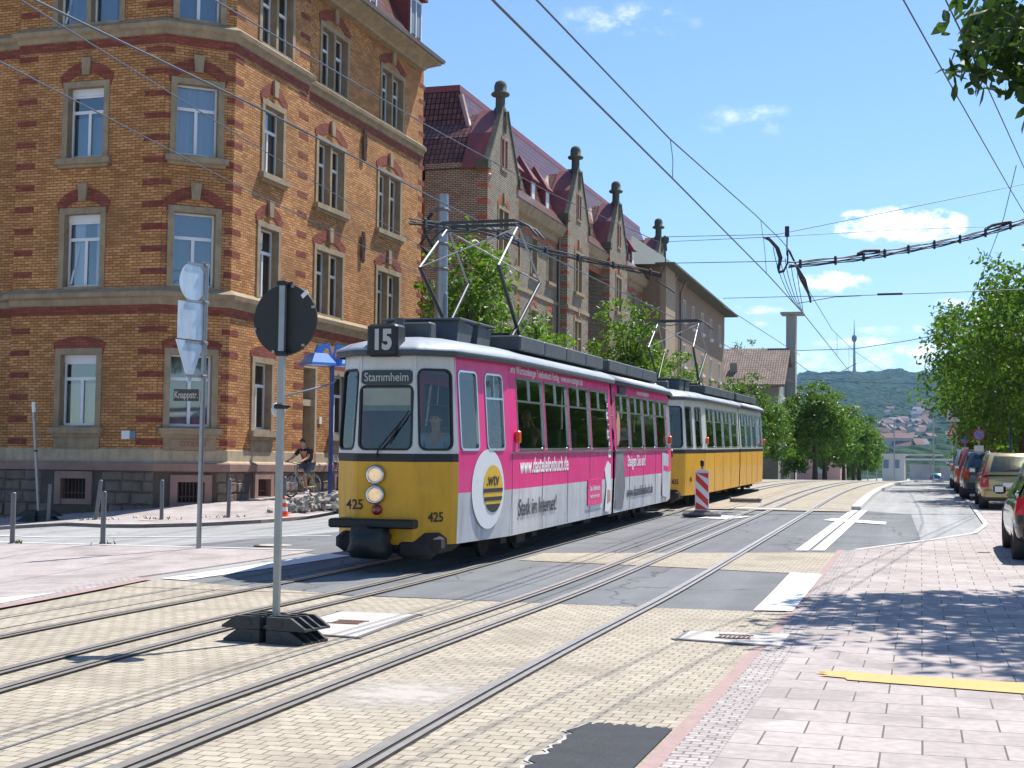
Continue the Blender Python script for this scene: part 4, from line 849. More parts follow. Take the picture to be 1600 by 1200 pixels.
def seg_wall(mb, sg, wins, mi, zl=ZL):
    for z0, z1 in zip(zl, zl[1:]):
        mb.mi = mi((z0+z1)/2)
        if wins and z0 == 1.58: continue
        mb.poly(sg.pt(0, z0), sg.pt(sg.L, z0), sg.pt(sg.L, z1), sg.pt(0, z1))
    if not wins: return
    mb.mi = mi(2.0); W = sorted(wins); cuts = [0]+[(a[1]+b[0])/2 for a, b in zip(W, W[1:])]+[sg.L]
    for (u0, u1, w0, w1, r), c0, c1 in zip(W, cuts, cuts[1:]):
        z0, z1 = 1.58, 2.72; corners = [(c1, z1), (c0, z1), (c0, z0), (c1, z0)]; arcs = rrect(u0, u1, w0, w1, r)
        P = lambda q: sg.pt(q[0], q[1])
        for i in range(4):
            a = arcs[i]
            for j in range(len(a)-1): mb.poly(P(corners[i]), P(a[j+1]), P(a[j]))
            b = arcs[(i+1) % 4]; mb.poly(P(corners[i]), P(corners[(i+1) % 4]), P(b[0]), P(a[-1]))
def seg_window(sg, w, parent, fm, slide=False, wd=.03, name='window', blind=False):
    u0, u1, w0, w1, r = w; lp = sum(rrect(u0, u1, w0, w1, r), []); lo = sum(rrect(u0-wd, u1+wd, w0-wd, w1+wd, r+wd), [])
    m_ = MB(); m_.poly(*[sg.pt(u, z, -.012) for u, z in lp]); wi = m_.build(name, tramGl, parent)
    m_ = MB(); n = len(lp)
    for i in range(n):
        j = (i+1) % n; a, b, c, d = sg.pt(*lp[i], .012), sg.pt(*lp[j], .012), sg.pt(*lo[j], .012), sg.pt(*lo[i], .012)
        a2, b2, c2, d2 = sg.pt(*lp[i], -.03), sg.pt(*lp[j], -.03), sg.pt(*lo[j], -.002), sg.pt(*lo[i], -.002); m_.poly(a, b, c, d); m_.poly(a2, b2, b, a); m_.poly(d, c, c2, d2)
    if slide:
        zb = w1-.33
        for (a, b, c, d) in ((u0, u1, zb-.014, zb+.014), ((u0+u1)/2-.007, (u0+u1)/2+.007, zb+.014, w1)):
            m_.obox(sg.pt(a, c, -.02), Vector(sg.pt(b, c, 0))-Vector(sg.pt(a, c, 0)), Vector((sg.n.x, sg.n.y, 0))*.03, Vector(sg.pt(a, d, 0))-Vector(sg.pt(a, c, 0)))
    m_.build('frame', fm, wi)
    return wi
half = [(0, 0), (.40, 0), (.46, .035), (.82, .40), (.87, .50), (1.1, 2.3), (1.1, 9.5)]
half2 = [(1.1, 9.7), (1.1, 15.9), (.87, 17.65), (.82, 17.75), (.46, 18.12), (.40, 18.15), (0, 18.15)]
def tram(label, Y0, Y1, advert, dx0=0, dx1=0):
    z0, z1 = g(-6.87, Y0), g(-6.87, Y1)
    t = root('tram', (-6.87+dx0, Y0, z0+.03), label, 'tram'); t.rotation_euler = (math.atan2(z1-z0, Y1-Y0), 0, -math.atan2(dx1-dx0, Y1-Y0))
    mats = [tYel, tBlk, tWhi, tGrey, tPink]
    frontm = lambda z: 0 if z < 1.44 else 1 if z < 1.55 else 2
    sidem = (lambda z: 3 if z < 1.02 else 4) if advert else frontm
    def mirror(pts): return [(-x, y) for x, y in pts][::-1]
    def do_section(H, front, nm):
        """one rigid half of the articulated body"""
        mb = MB(); wins = []
        for side in (1, -1):
            P = H
            segs = [Seg(P[i], P[i+1]) for i in range(len(P)-1)]
            if side < 0: Q = mirror(P); segs = [Seg(Q[i], Q[i+1]) for i in range(len(Q)-1)]; segs = segs[::-1]
            for i, sg in enumerate(segs):
                k = i if front else len(segs)-1-i          # 0 = end facet half, 2 = corner pane, 4 = taper, 5 = straight side
                w = []
                fl = lambda a, b: (a, b) if (side > 0) == front else (sg.L-b, sg.L-a)
                if k == 0:
                    seg_wall(mb, sg, [], frontm, [.34, 1.02, 1.44, 1.55, 1.60] + []); 
                    if side > 0: 
                        full = Seg((-.40, H[0][1]), (.40, H[0][1])) if front else Seg((.40, H[-1][1]), (-.40, H[-1][1]))
                        ww = (.045, .755, 1.62, 2.44, .07); zz = [1.6, 2.88]; mb.mi = 2
                        c0, c1 = 0, full.L; arcs = rrect(*ww); cs = [(c1, 2.88), (c0, 2.88), (c0, 1.6), (c1, 1.6)]
                        for q in range(4):
                            a = arcs[q]
                            for j in range(len(a)-1): mb.poly(full.pt(*cs[q]), full.pt(*a[j+1]), full.pt(*a[j]))
                            b = arcs[(q+1) % 4]; mb.poly(full.pt(*cs[q]), full.pt(*cs[(q+1) % 4]), full.pt(*b[0]), full.pt(*a[-1]))
                        wins.append((full, ww, rubber, False, 'windscreen' if front else 'rear_window'))
                    continue
                if k == 2: w = [(.03, sg.L-.02, 1.62, 2.66, .08)]; fmt = rubber
                elif k == 4:
                    if side > 0: w = [(*fl(.10, .66), 1.62, 2.66, .06), (*fl(.98, 1.55), 1.62, 2.66, .07)] if front else [(*fl(.2, 1.45), 1.62, 2.66, .05)]
                    else: w = [(*fl(.10, .66), 1.62, 2.66, .06)]
                    fmt = chrome
                elif k == 5:
                    if side > 0: w = [(*fl(.42+1.66*j, .42+1.66*j+1.5), 1.62, 2.66, .05) for j in range(4)] if front else [(*fl(.10+1.5*j, .10+1.5*j+1.38), 1.62, 2.66, .05) for j in range(4)]
                    else: w = [(*fl(.5+1.7*j, .5+1.7*j+1.4), 1.62, 2.66, .05) for j in range(4 if front else 3)]
                    fmt = chrome
                isfront = k <= 3
                seg_wall(mb, sg, w, frontm if isfront else sidem)
                for ww in w: wins.append((sg, ww, fmt, k == 5 or (k == 4 and ww[0] > .9), 'window'))
        body = mb.build(nm, mats, t)
        me = body.data; bm_ = bmesh.new(); bm_.from_mesh(me); bmesh.ops.remove_doubles(bm_, verts=bm_.verts, dist=.0004); bm_.to_mesh(me); bm_.free()
        for sg, ww, fm, sl, nme in wins: seg_window(sg, ww, t, fm, sl, name=nme)
        # roof
        full = [p for p in H]+mirror(H)[0:]; full = [p for i, p in enumerate(full) if i == 0 or p != full[i-1]]
        prof_ = [(-.005, 2.85), (-.045, 2.86), (-.05, 2.93), (.0, 2.98), (.12, 3.05), (.32, 3.115), (.6, 3.16), (.95, 3.18)]
        m_ = MB(); n = len(full); vs = []; e0, e1 = min(p[1] for p in full), max(p[1] for p in full)
        for d, z in prof_:
            for x, y in full:
                xx = x*(1-d/1.1) if d > 0 else x*(1+.035*(1 if d < -.01 else .2)) if abs(x) > .01 else x
                yy = y
                if front: yy = y+d*1.35*max(0, 1-y/3.5) 
                else: yy = y-d*1.35*max(0, 1-(18.15-y)/3.5)
                vs.append((xx, yy, z-lean(2.85)*0))
        for k in range(len(prof_)-1):
            for i in range(n):
                j = (i+1) % n; m_.mi = 1 if k < 2 else 0; m_.add([vs[k*n+i], vs[k*n+j], vs[(k+1)*n+j], vs[(k+1)*n+i]], [[0, 1, 2, 3]] if True else [], True)
        m_.mi = 0; m_.add(vs[-n:], [list(range(n))], True)
        ro = m_.build('roof', [tRoof, tSlate], t)
        bm_ = bmesh.new(); bm_.from_mesh(ro.data); bmesh.ops.remove_doubles(bm_, verts=bm_.verts, dist=.0004); bmesh.ops.recalc_face_normals(bm_, faces=bm_.faces[:]); bm_.to_mesh(ro.data); bm_.free()
        m_ = MB(); fp_ = [(-.74, .55), (.74, .55), (1.0, 2.4), (1.0, 9.45), (-1.0, 9.45), (-1.0, 2.4)] if front else [(1.0, 9.75), (1.0, 15.8), (.74, 17.6), (-.74, 17.6), (-1.0, 15.8), (-1.0, 9.75)]
        m_.prism([(x, y, .80) for x, y in fp_], (0, 0, .06)); m_.build('floor', inF, t)
        m_ = MB(); m_.prism([(x*.96, y, 2.80) for x, y in fp_], (0, 0, .04)); m_.build('ceiling', inC, t)
    do_section(half, True, 'front_body'); do_section(half2, False, 'rear_body')
    m_ = MB()
    for k in range(5): m_.box(-.98+.02*(k % 2), 9.46+k*.055, .45, .98-.02*(k % 2), 9.50+k*.055, 2.92)
    m_.build('gangway_bellows', rubber, t)
    for i, (x, y) in enumerate([(.62, 3.3), (.62, 4.2), (.62, 6.0), (.62, 7.2), (-.6, 3.6), (-.6, 5.2), (.62, 11), (.62, 12.2), (.62, 14), (-.6, 11.5)]):
        m_ = MB(); m_.bbox(x-.24, y-.2, 1.20, x+.24, y+.22, 1.30, .03); m_.bbox(x-.24, y+.2, 1.28, x+.24, y+.29, 1.95, .03); m_.box(x-.2, y-.1, .86, x+.2, y+.1, 1.2); m_.build('seat', seatM, t)
    for (x, y) in ((.3, 2.6), (-.3, 5.6), (.3, 8.6), (-.3, 12), (.3, 15)): m_ = MB(); m_.tube([(x, y, .86), (x, y, 2.8)], .018, 6); m_.build('grab_pole', chrome, t)
    m_ = MB(); m_.box(-.7, .42, .86, .7, .5, 1.5); m_.bbox(-.6, .2, 1.42, .62, .55, 1.52, .03); m_.build('driver_desk', tSlate, t)
    m_ = MB(); m_.box(-.9, 1.75, .86, -.2, 1.8, 2.6); m_.box(.3, 1.75, .86, .92, 1.8, 2.6); m_.build('cab_partition', inW, t)
    m_ = MB(); m_.box(-.34, .05, 2.12, .34, .06, 2.42); m_.build('sun_blind', blind_, t)
    # sheet seams and lower rubbing strip
    for y in ((2.35, 4.1, 5.8, 7.5) + (11.2, 12.7, 14.2)):
        for s_ in (1, -1): m_ = MB(); m_.box(*( (1.0985, y-.006, .36) if s_ > 0 else (-1.1035, y-.006, .36)), *((1.1035, y+.006, 1.56) if s_ > 0 else (-1.0985, y+.006, 1.56))); m_.build('panel_seam', under if not advert else txG, t)
    for (a, b) in ((2.3, 9.5), (9.7, 15.9)): m_ = MB(); m_.box(1.09, a, 1.545, 1.125, b, 1.57); m_.build('drip_strip', chrome if advert else tWhi, t)
    # running gear
    for y in (3.7, 13.9):
        m_ = MB()
        for yy in (-.9, .9):
            for x in (-.52, .46): m_.lathe([(0, 0), (.33, 0), (.33, .07), (0, .07)], (x, y+yy, .32), (1, 0, 0), 20, False)
        m_.bbox(-.72, y-1.3, .26, .72, y+1.3, .52, .05); m_.box(.74, y-.25, .16, .86, y+.25, .42); m_.box(.74, y-1.05, .2, .84, y-.75, .42); m_.box(.74, y+.75, .2, .84, y+1.05, .42); m_.box(-.3, y-.5, .1, .3, y+.5, .26); m_.build('bogie', under, t)
    m_ = MB(); m_.box(-.94, 2.4, .50, .94, 9.3, .56); m_.box(-.94, 9.8, .50, .94, 15.7, .56); m_.box(-.7, .8, .50, .7, 2.4, .55); m_.box(-.7, 15.7, .50, .7, 17.3, .55); m_.box(.3, 6.2, .22, .82, 7.3, .5); m_.box(.35, 8.3, .2, .8, 8.9, .5); m_.box(.4, 10.5, .22, .8, 11.9, .5); m_.box(-.8, 6.3, .22, -.2, 8.2, .5); m_.build('underframe', under, t)
    # front gear
    m_ = MB(); m_.bbox(-.74, -.16, .56, .46, .08, .68, .02); m_.bbox(-.70, -.02, .60, .36, .30, .68, .02); m_.build('bumper', tBlk, t)
    m_ = MB(); rg = random.Random(4); P_ = []
    for k in range(7):
        f = k/6; rr_ = [.11, .20, .235, .24, .23, .21, .2][k]; P_.append((rr_, f))
    vs = []; n = 14
    for (r_, f) in P_:
        for i in range(n): a = 2*math.pi*i/n; q = r_*(1+rg.uniform(-.15, .15))*(1+.16*math.cos(4*a)*-1); vs.append((-.12+math.cos(a)*q*1.2, -.50+f*.65, .38+math.sin(a)*q*.92))
    m_.add(vs, [[k*n+i, k*n+(i+1) % n, (k+1)*n+(i+1) % n, (k+1)*n+i] for k in range(6) for i in range(n)]+[list(range(n))[::-1]], True); m_.build('coupler_cover', canvas, t)
    m_ = MB(); m_.bbox(-.74, .05, .22, .76, 1.0, .50, .08); m_.bbox(.15, .0, .14, .66, .35, .44, .08); m_.build('lifeguard', under, t)
    for z in (1.265, 1.0):
        m_ = MB(); m_.lathe([(.075, 0), (.128, 0), (.13, .05), (.105, .075), (.09, .06)], (-.12, -.0, z), (0, -1, 0), 24); hl = m_.build('headlight', chrome, t)
        m_ = MB(); m_.lathe([(0, .062), (.05, .060), (.095, .045)], (-.12, 0, z), (0, -1, 0), 24); m_.build('lens', lampG, hl)
    m_ = MB(); m_.lathe([(.07, 0), (.07, .03), (.045, .045), (0, .05)], (-.10, 0, .80), (0, -1, 0), 18); m_.build('red_lamp', redL, t)
    m_ = MB(); lo = sum(rrect(-.36, .36, 2.475, 2.665, .05), []); m_.prism([(x, -lean(z)*-1-.0, z) for x, z in lo], (0, -.025, 0)); ds = m_.build('destination_sign', mat('blind_glass', (.03, .038, .034), .35, var=.1) if 'blind_glass' not in MATS else MATS['blind_glass'], t)
    # roof gear
    m_ = MB(); m_.bbox(-.24, -.10, 2.84, .20, .22, 3.27, .03); nb = m_.build('number_box', tBlk, t)
    m_ = MB()
    for (a, b, x0, x1, z0_, z1_) in ((.95, 1.1, -.3, .3, 3.1, 3.38),): m_.bbox(x0, a, z0_, x1, b+.1, z1_, .02)
    m_.tube([(-.1, .78, 3.1), (-.1, .78, 3.42)], .07, 10); m_.build('antenna_box', tSlate, t)
    for y in (1.35, 2.3):
        m_ = MB(); m_.prism([(-.55, y, 3.12), (-.55, y+.1, 3.46), (-.55, y+.78, 3.40), (-.55, y+.62, 3.12)], (1.1, 0, 0)); m_.bbox(-.6, y+.04, 3.44, .6, y+.85, 3.475, .01); m_.build('roof_cowl', tSlate, t)
    for (a, b) in ((3.3, 9.3), (9.85, 15.2)):
        k = int((b-a)/1.5); 
        for i in range(k): y0_, y1_ = a+(b-a)*i/k, a+(b-a)*(i+1)/k-.03; m_ = MB(); m_.bbox(.28, y0_, 3.13, .95, y1_, 3.36, .02); m_.build('resistor_case', tSlate, t)
        m_ = MB(); [m_.tube([(x_, a+.3, 3.26), (x_, b-.2, 3.26)], .045, 8) for x_ in (-.5, -.2, .08)]; [m_.box(-.62, a+.4+.9*i, 3.14, .2, a+.5+.9*i, 3.24) for i in range(int((b-a-.5)/.9))]; m_.build('roof_cables', rubber, t)
    # pantograph
    cy = 4.35; H_ = 5.33-0.06; yb = (cy-.62, cy+.62); kz = 4.42
    m_ = MB(); m_.box(-.68, cy-.8, 3.33, .70, cy-.72, 3.42); m_.box(-.68, cy+.72, 3.33, .70, cy+.8, 3.42); m_.box(-.68, cy-.8, 3.34, -.6, cy+.8, 3.4); m_.box(.6, cy-.8, 3.34, .68, cy+.8, 3.4)
    for x in (-.6, .6):
        for y in (cy-.7, cy+.7): m_.lathe([(.05, 3.12), (.07, 3.18), (.05, 3.22), (.07, 3.27), (.05, 3.33)], (x, y, 0), n=10)
    pg = m_.build('pantograph', panDk, t)
    for x, xt in ((-.58, -.62), (.58, .62)):
        m_ = MB(); m_.tube([(x, cy+.25, 3.4), (x*1.1, cy-1.25, kz)], .033, 7); m_.tube([(x, cy-.25, 3.4), (x*1.1, cy+1.25, kz)], .030, 7); m_.build('lower_arm', panDk, pg)
    m_ = MB(); tw = .60
    for x in (-1, 1):
        m_.tube([(x*.64, cy-1.25, kz), (x*.60, cy-.08, H_-.1)], .022, 6); m_.tube([(x*.64, cy+1.25, kz), (x*.60, cy+.08, H_-.1)], .018, 6)
    m_.tube([(-.64, cy-1.25, kz), (.60, cy-.08, H_-.1)], .013, 5); m_.tube([(.64, cy+1.25, kz), (-.60, cy+.08, H_-.1)], .013, 5)
    m_.build('upper_arm', panGl, pg)
    m_ = MB()
    for y in (cy-.22, cy+.22): m_.tube([(-.98, y, H_-.26), (-.84, y, H_-.10), (-.66, y, H_-.01), (.66, y, H_-.01), (.84, y, H_-.10), (.98, y, H_-.26)], .018, 6); m_.box(-.62, y-.04, H_-.02, .62, y+.04, H_+.02)
    m_.tube([(-.6, cy, H_-.1), (-.2, cy, H_-.13), (0, cy, H_-.08), (.2, cy, H_-.13), (.6, cy, H_-.1)], .014, 6); m_.tube([(-.6, cy-.22, H_-.05), (-.6, cy+.22, H_-.05)], .015, 5); m_.tube([(.6, cy-.22, H_-.05), (.6, cy+.22, H_-.05)], .015, 5); m_.build('collector_head', panDk, pg)
    # side fittings
    for y in ((2.55, 1.78), (15.95, 1.78)): m_ = MB(); m_.bbox(1.09, y[0]-.05, y[1]-.08, 1.17, y[0]+.05, y[1]+.10, .015); m_.build('indicator', oran, t)
    for y in (17.95,): m_ = MB(); m_.bbox(.72, y, 1.35, .86, y+.1, 1.55, .015); m_.build('tail_lamp', redL, t)
    m_ = MB(); m_.tube([(-.80, .30, 2.62), (-.84, .22, 2.5), (-1.0, -.02, 2.42), (-1.36, -.30, 2.30), (-1.42, -.33, 2.22)], .014, 6); mr_ = m_.build('mirror', panGl, t)
    m_ = MB(); m_.lathe([(0, -.03), (.08, -.028), (.105, 0), (.08, .03), (0, .03)], (-1.40, -.33, 2.12), (.75, -.65, .05), 16); ml = m_.build('mirror_head', tWhi, mr_)
    m_ = MB(); m_.tube([(-.12, -.02, 1.50), (-.06, -.06, 1.62), (.28, -.03, 2.02)], .012, 5); m_.tube([(.05, -.025, 1.68), (.34, -.02, 2.12)], .009, 4); m_.build('wiper', rubber, t)
    text('425', .19, txB, t, (-.42, -.004, .86), (1, 0, 0), (0, 0, 1), .002, .85, .003, name='fleet_number')
    sg = Seg((.46, .035), (.82, .40)); nn = (sg.n.x, sg.n.y, 0); q = sg.pt(.27, .70, .006); text('425', .18, txB, t, q, (sg.d.x, sg.d.y, 0), (0, 0, 1), .002, .85, .003, name='fleet_number')
    if advert:
        text('Stammheim', .165, txD, t, (0, -.028+lean(2.5), 2.565), (1, 0, 0), (0, 0, 1), .002, .82, .001, name='sign_lettering')
        text('15', .36, txD, t, (-.02, -.104, 3.05), (1, 0, 0), (0, 0, 1), .002, .80, .018, name='line_number')
        X = 1.104; yd = (0, 1, 0)
        def side(s, size, m, y, z, xs, bold, up_=(0, 0, 1), xd=yd, nm='advert_lettering', al='LEFT'):
            return text(s, size, m, t, (X-lean(z)+.001+(.004 if z < 1 else 0), y, z), xd, Vector((-.062 if z > 1.6 else .0375 if z < 1 else 0, 0, 1)) if up_ == (0, 0, 1) else up_, .002, xs, bold, al, nm, 1.04)
        side('www.dastelefonbuch.de', .34, txW, 2.75, 1.35, .90, .004); side('Stark im Internet!', .36, txG, 2.7, .72, .86, .003)
        side('.wtv Württemberger Telefonbuch Verlag · www.wtv-stuttgart.de', .17, txW, 1.5 if False else 2.4, 2.79, 1.02, .001)
        side('Steigen Sie ein!', .33, txW, 10.95, 1.33, .95, .003); side('www.dastelefonbuch.de', .30, txG, 10.95, .70, .97, .002); side('www.wtv-stuttgart.de', .15, txW, 12.3, 2.79, 1.0, .001)
        m_ = MB(); m_.box(X-.03, 10.25, 2.70, X-lean(2.8)+.004, 10.9, 2.84); m_.build('advert_panel', txG, t)
        for i, ch in enumerate('Online!'):
            z = 2.62-.185*i; m_ = MB(); m_.obox((X-lean(z)-.004, 9.08, z-.08), (.008, 0, 0), (0, .2, 0), (-.01 if z > 1.6 else 0, 0, .15)); m_.build('advert_tile', txB if i % 2 else txW, t)
            text(ch, .17, txW if i % 2 else txB, t, (X-lean(z)+.006, 9.18, z), (0, 0, -1), (0, 1, 0), .001, 1, .005, name='advert_lettering')
        m_ = MB(); m_.box(X-.06, 7.2, .50, X-lean(.55)+.003, 8.55, 1.12); m_.box(X-.06, 7.25, .54, X-lean(.55)+.006, 8.5, 1.08); a_ = m_.build('advert_panel', logoW, t)
        m_ = MB(); m_.obox((X-.04, 7.29, .58), (.05, 0, 0), (0, 1.17, 0), (0, 0, .46)); m_.build('advert_panel', tPink, t)
        text('Das Telefonbuch', .13, txW, t, (X+.013, 7.87, .88), yd, (0, 0, 1), .001, .95, .001, name='advert_lettering'); text('macht mehr möglich', .10, txW, t, (X+.013, 7.87, .74), yd, (0, 0, 1), .001, .95, .0, name='advert_lettering')
        # printed photograph of a caller beside the joint, and the phone books
        m_ = MB(); m_.prism([(X+.003, y, z) for y, z in ((8.75, .42), (8.9, .9), (8.72, 1.2), (9.0, 1.36), (9.28, 1.3), (9.3, .5), (9.05, .4))], (.003, 0, 0)); m_.build('printed_book', logoW, t)
        m_ = MB(); m_.prism([(X+.0065, y, z) for y, z in ((8.95, .55), (9.25, .6), (9.22, .8), (8.98, .82))], (.003, 0, 0)); m_.build('printed_hand', skinT, t)
        m_ = MB(); pr_ = [(9.78, .42), (10.55, .40), (10.7, .8), (10.62, 1.2), (10.5, 1.52), (10.28, 1.62), (9.9, 1.60), (9.76, 1.5)]
        m_.prism([(X+.002-lean(z), y, z) for y, z in pr_], (.004, 0, 0)); m_.build('printed_suit', mat('printed_grey', (.17, .175, .19), .6, var=.25), t)
        m_ = MB(); m_.prism([(X+.004-lean(2.0), 10.08+.19*math.cos(a), 1.98+.33*math.sin(a)) for a in [i*.35 for i in range(18)]], (.004, 0, 0)); m_.build('printed_face', skinT, t)
        m_ = MB(); m_.prism([(X+.003, y, z) for y, z in ((15.05, .5), (15.85, .42), (15.85, 1.45), (15.0, 1.5))], (.003, 0, 0)); m_.build('printed_phone', tGrey, t)
        m_ = MB(); m_.prism([(X+.007, y, z) for y, z in ((15.2, 1.08), (15.85, 1.05), (15.85, 1.16), (15.2, 1.2))], (.002, 0, 0)); m_.build('printed_display', tPink, t)
        # round logo on the tapered cab side
        sg = Seg((.87, .50), (1.1, 2.3)); cu_, cz_ = .98, 1.05
        def disc(u, z, r, o, m, nm):
            m_ = MB(); m_.add([sg.pt(u+r*math.cos(a), z+r*math.sin(a), o+lean(z+r*math.sin(a))-lean(max(.86, min(1.5, z)))*0-lean(z+r*math.sin(a))*0) if False else tuple(Vector((*(sg.p0+sg.d*(u+r*math.cos(a))+sg.n*o), z+r*math.sin(a)))) for a in [2*math.pi*i/40 for i in range(40)]], [list(range(40))]); return m_.build(nm, m, t)
        disc(cu_, cz_, .56, .006, logoW, 'logo_disc'); disc(cu_+.16, cz_+.0, .335, .010, logoY, 'logo_yellow_disc')
        for z, h in ((-.02, .055), (-.14, .055)):
            zz = [z-h/2, z+h/2]; m_ = MB(); P_ = lambda s_, z_: Vector((*(sg.p0+sg.d*(cu_+.16+s_*math.sqrt(max(0, .335**2-z_**2)))+sg.n*.014), cz_+z_)); m_.poly(P_(-1, zz[0]), P_(1, zz[0]), P_(1, zz[1]), P_(-1, zz[1])); m_.build('logo_stripe', txB, t)
        z0_ = -.335; m_ = MB(); m_.add([tuple(Vector((*(sg.p0+sg.d*(cu_+.16+.335*math.cos(a))+sg.n*.014), cz_+.335*math.sin(a)))) for a in [R(220+100*i/12) for i in range(13)]], [list(range(13))]); m_.build('logo_stripe', txB, t)
        q = sg.p0+sg.d*(cu_+.14)+sg.n*.015; text('.wtv', .27, txB, t, (q.x, q.y, cz_+.13), (sg.d.x, sg.d.y, 0), (0, 0, 1), .001, .95, .002, name='logo_lettering')
    else:
        q = Seg((.87, .50), (1.1, 2.3)); p_ = q.pt(.5, .75, .006); text('426', .16, txB, t, p_, (q.d.x, q.d.y, 0), (0, 0, 1), .002, .85, .003, name='fleet_number')
        m_ = MB(); m_.box(1.12, 10.2, 1.95, 1.125, 10.45, 2.2)
    return t
tram1 = tram('pink, white and yellow articulated tram with telephone book advertising and line 15 box, headlights lit', 18.03, 36.1, True)
tram2 = tram('white and yellow articulated tram without adverts, coupled behind the pink one', 37.2, 55.3, False, .04, .24)
# ---------------------------------------------------------------- street furniture
def gp(x, y, o=0): return (x, y, g(x, y)+o)
polyG = mat('black_recycled_rubber', (.05, .052, .05), .75, var=.25, vscale=6, bump=.3, bscale=60)
signB = mat('dark_sign_back', (.018, .022, .019), .6, var=.1); alu = mat('aluminium_sign_back', (.62, .69, .74), .30, metal=.55, var=.14, vscale=3, streak=.22)
def rubber_foot(parent, rz=0, s=1.0, name='foot'):
    """two stacked black recycled rubber blocks, each a pair of ribbed halves with pockets between the ribs"""
    for k in (0, 1):
        for sg in (-1, 1):
            m_ = MB(); m_.xf = Matrix.Rotation(rz, 4, 'Z') @ Matrix.Scale(s, 4); z = k*.117; L_, w_, h = .41, .21, .112
            xo_b, xo_t = (L_+.02, L_-.13) if k else (L_, L_-.14)      # sloping outer end
            prof_ = [(sg*.035, z), (sg*xo_b, z), (sg*xo_b, z+.02), (sg*xo_t, z+h), (sg*.035, z+h)]
            for y0, y1 in ((-w_, -w_+.035), (-.075, -.045), (.045, .075), (w_-.035, w_)): m_.prism([(x, y0, zz) for x, zz in prof_], (0, y1-y0, 0))
            m_.prism([(x, -w_+.03, zz) for x, zz in [(sg*.035, z), (sg*(xo_t-.05), z), (sg*(xo_t-.05), z+h-.012), (sg*.035, z+h-.012)]], (0, 2*w_-.06, 0))
            m_.prism([(x, -w_+.03, zz) for x, zz in [(sg*(xo_t-.06), z), (sg*xo_b*.99, z), (sg*xo_b*.99, z+.018), (sg*(xo_t-.06), z+.018)]], (0, 2*w_-.06, 0))
            for y in (-.13, 0, .13):
                if k: m_.box(*sorted((sg*.10, sg*.22))[:1], y-.025, z+h-.004, sorted((sg*.10, sg*.22))[1], y+.025, z+h+.012)
            m_.box(sorted((sg*.12, sg*.2))[0], -w_-.006, z+.03, sorted((sg*.12, sg*.2))[1], -w_+.01, z+.075)
            m_.build(name, polyG, parent)
    m_ = MB(); m_.xf = Matrix.Rotation(rz, 4, 'Z') @ Matrix.Scale(s, 4); m_.box(-.036, -.1, .01, .036, .1, .2); m_.tube([(-.09, -.15, .13), (.09, -.15, .13)], .018, 8); m_.build('post_socket', polyG, parent)
# round sign seen from behind
rs = root('round_sign', gp(-5.12, 10.98, .01), 'back of a round traffic sign on a square galvanised post in a black rubber foot', 'traffic sign')
rubber_foot(rs, R(-8), .93); 
m_ = MB(); m_.bbox(-.026, -.026, .02, .026, .026, 2.98, .005); m_.build('post', steel, rs)
dn = Vector((math.cos(R(-98)), math.sin(R(-98)), 0))     # plate stands on the far side of the post
ax_ = Vector((.27+.05, .96, 0)).normalized(); ax_ = Vector((-.70, .714, 0)); ax_ = Vector((math.sin(R(5)), math.cos(R(5)), 0))
m_ = MB(); m_.lathe([(0, 0), (.295, 0), (.30, .008), (.30, .022), (.0, .022)], Vector((0, 0, 2.66))+ax_*.035, ax_, 40, False); pl_ = m_.build('sign_plate', signB, rs)
m_ = MB(); xr = Vector((ax_.y, -ax_.x, 0))
for a in (20, 75, 195, 250, 310): c = Vector((0, 0, 2.66))+ax_*.022+xr*(.285*math.cos(R(a)))+Vector((0, 0, .285*math.sin(R(a)))); m_.obox(c-xr*.012-Vector((0, 0, .01)), xr*.024, ax_*.02, (0, 0, .02))
m_.build('rim_clip', steel, pl_)
m_ = MB(); c = Vector((0, 0, 2.83))+ax_*.03+xr*.17; m_.obox(c, xr*.055+Vector((0, 0, .045)), ax_*.004, Vector((0, 0, .03))-xr*.02); m_.build('sticker', whitep, pl_)
for z in (2.98-.02, 2.37, 1.93): m_ = MB(); m_.bbox(-.045, -.045, z-.02, .05, .045, z+.02, .008); m_.tube([(.03, .0, z), (.085, .0, z)], .012, 6); m_.build('clamp', rubber, rs)
# left sign post with three signs and the street name plate
lsp = root('sign_post', gp(-11.56, 21.72, .01), 'tall galvanised post carrying three sign backs and the brown street name plate', 'traffic sign')
m_ = MB(); m_.tube([(0, 0, 0), (.02, 0, 4.78)], .042, 12); m_.tube([(0, 0, 4.76), (0, 0, 4.80)], .048, 12); m_.build('post', steel, lsp)
ax2 = Vector((math.cos(R(-28)), math.sin(R(-28)), 0)); pd = Vector((ax2.y, -ax2.x, 0))      # plates face along ax2
pd = Vector((math.cos(R(208)), math.sin(R(208)), 0)); ax2 = Vector((-pd.y, pd.x, 0))
def plate(pts2, nm): m_ = MB(); m_.prism([pd*(.09+a)+ax2*.0+Vector((0, 0, z)) for a, z in pts2], ax2*.012); return m_.build(nm, alu, lsp)
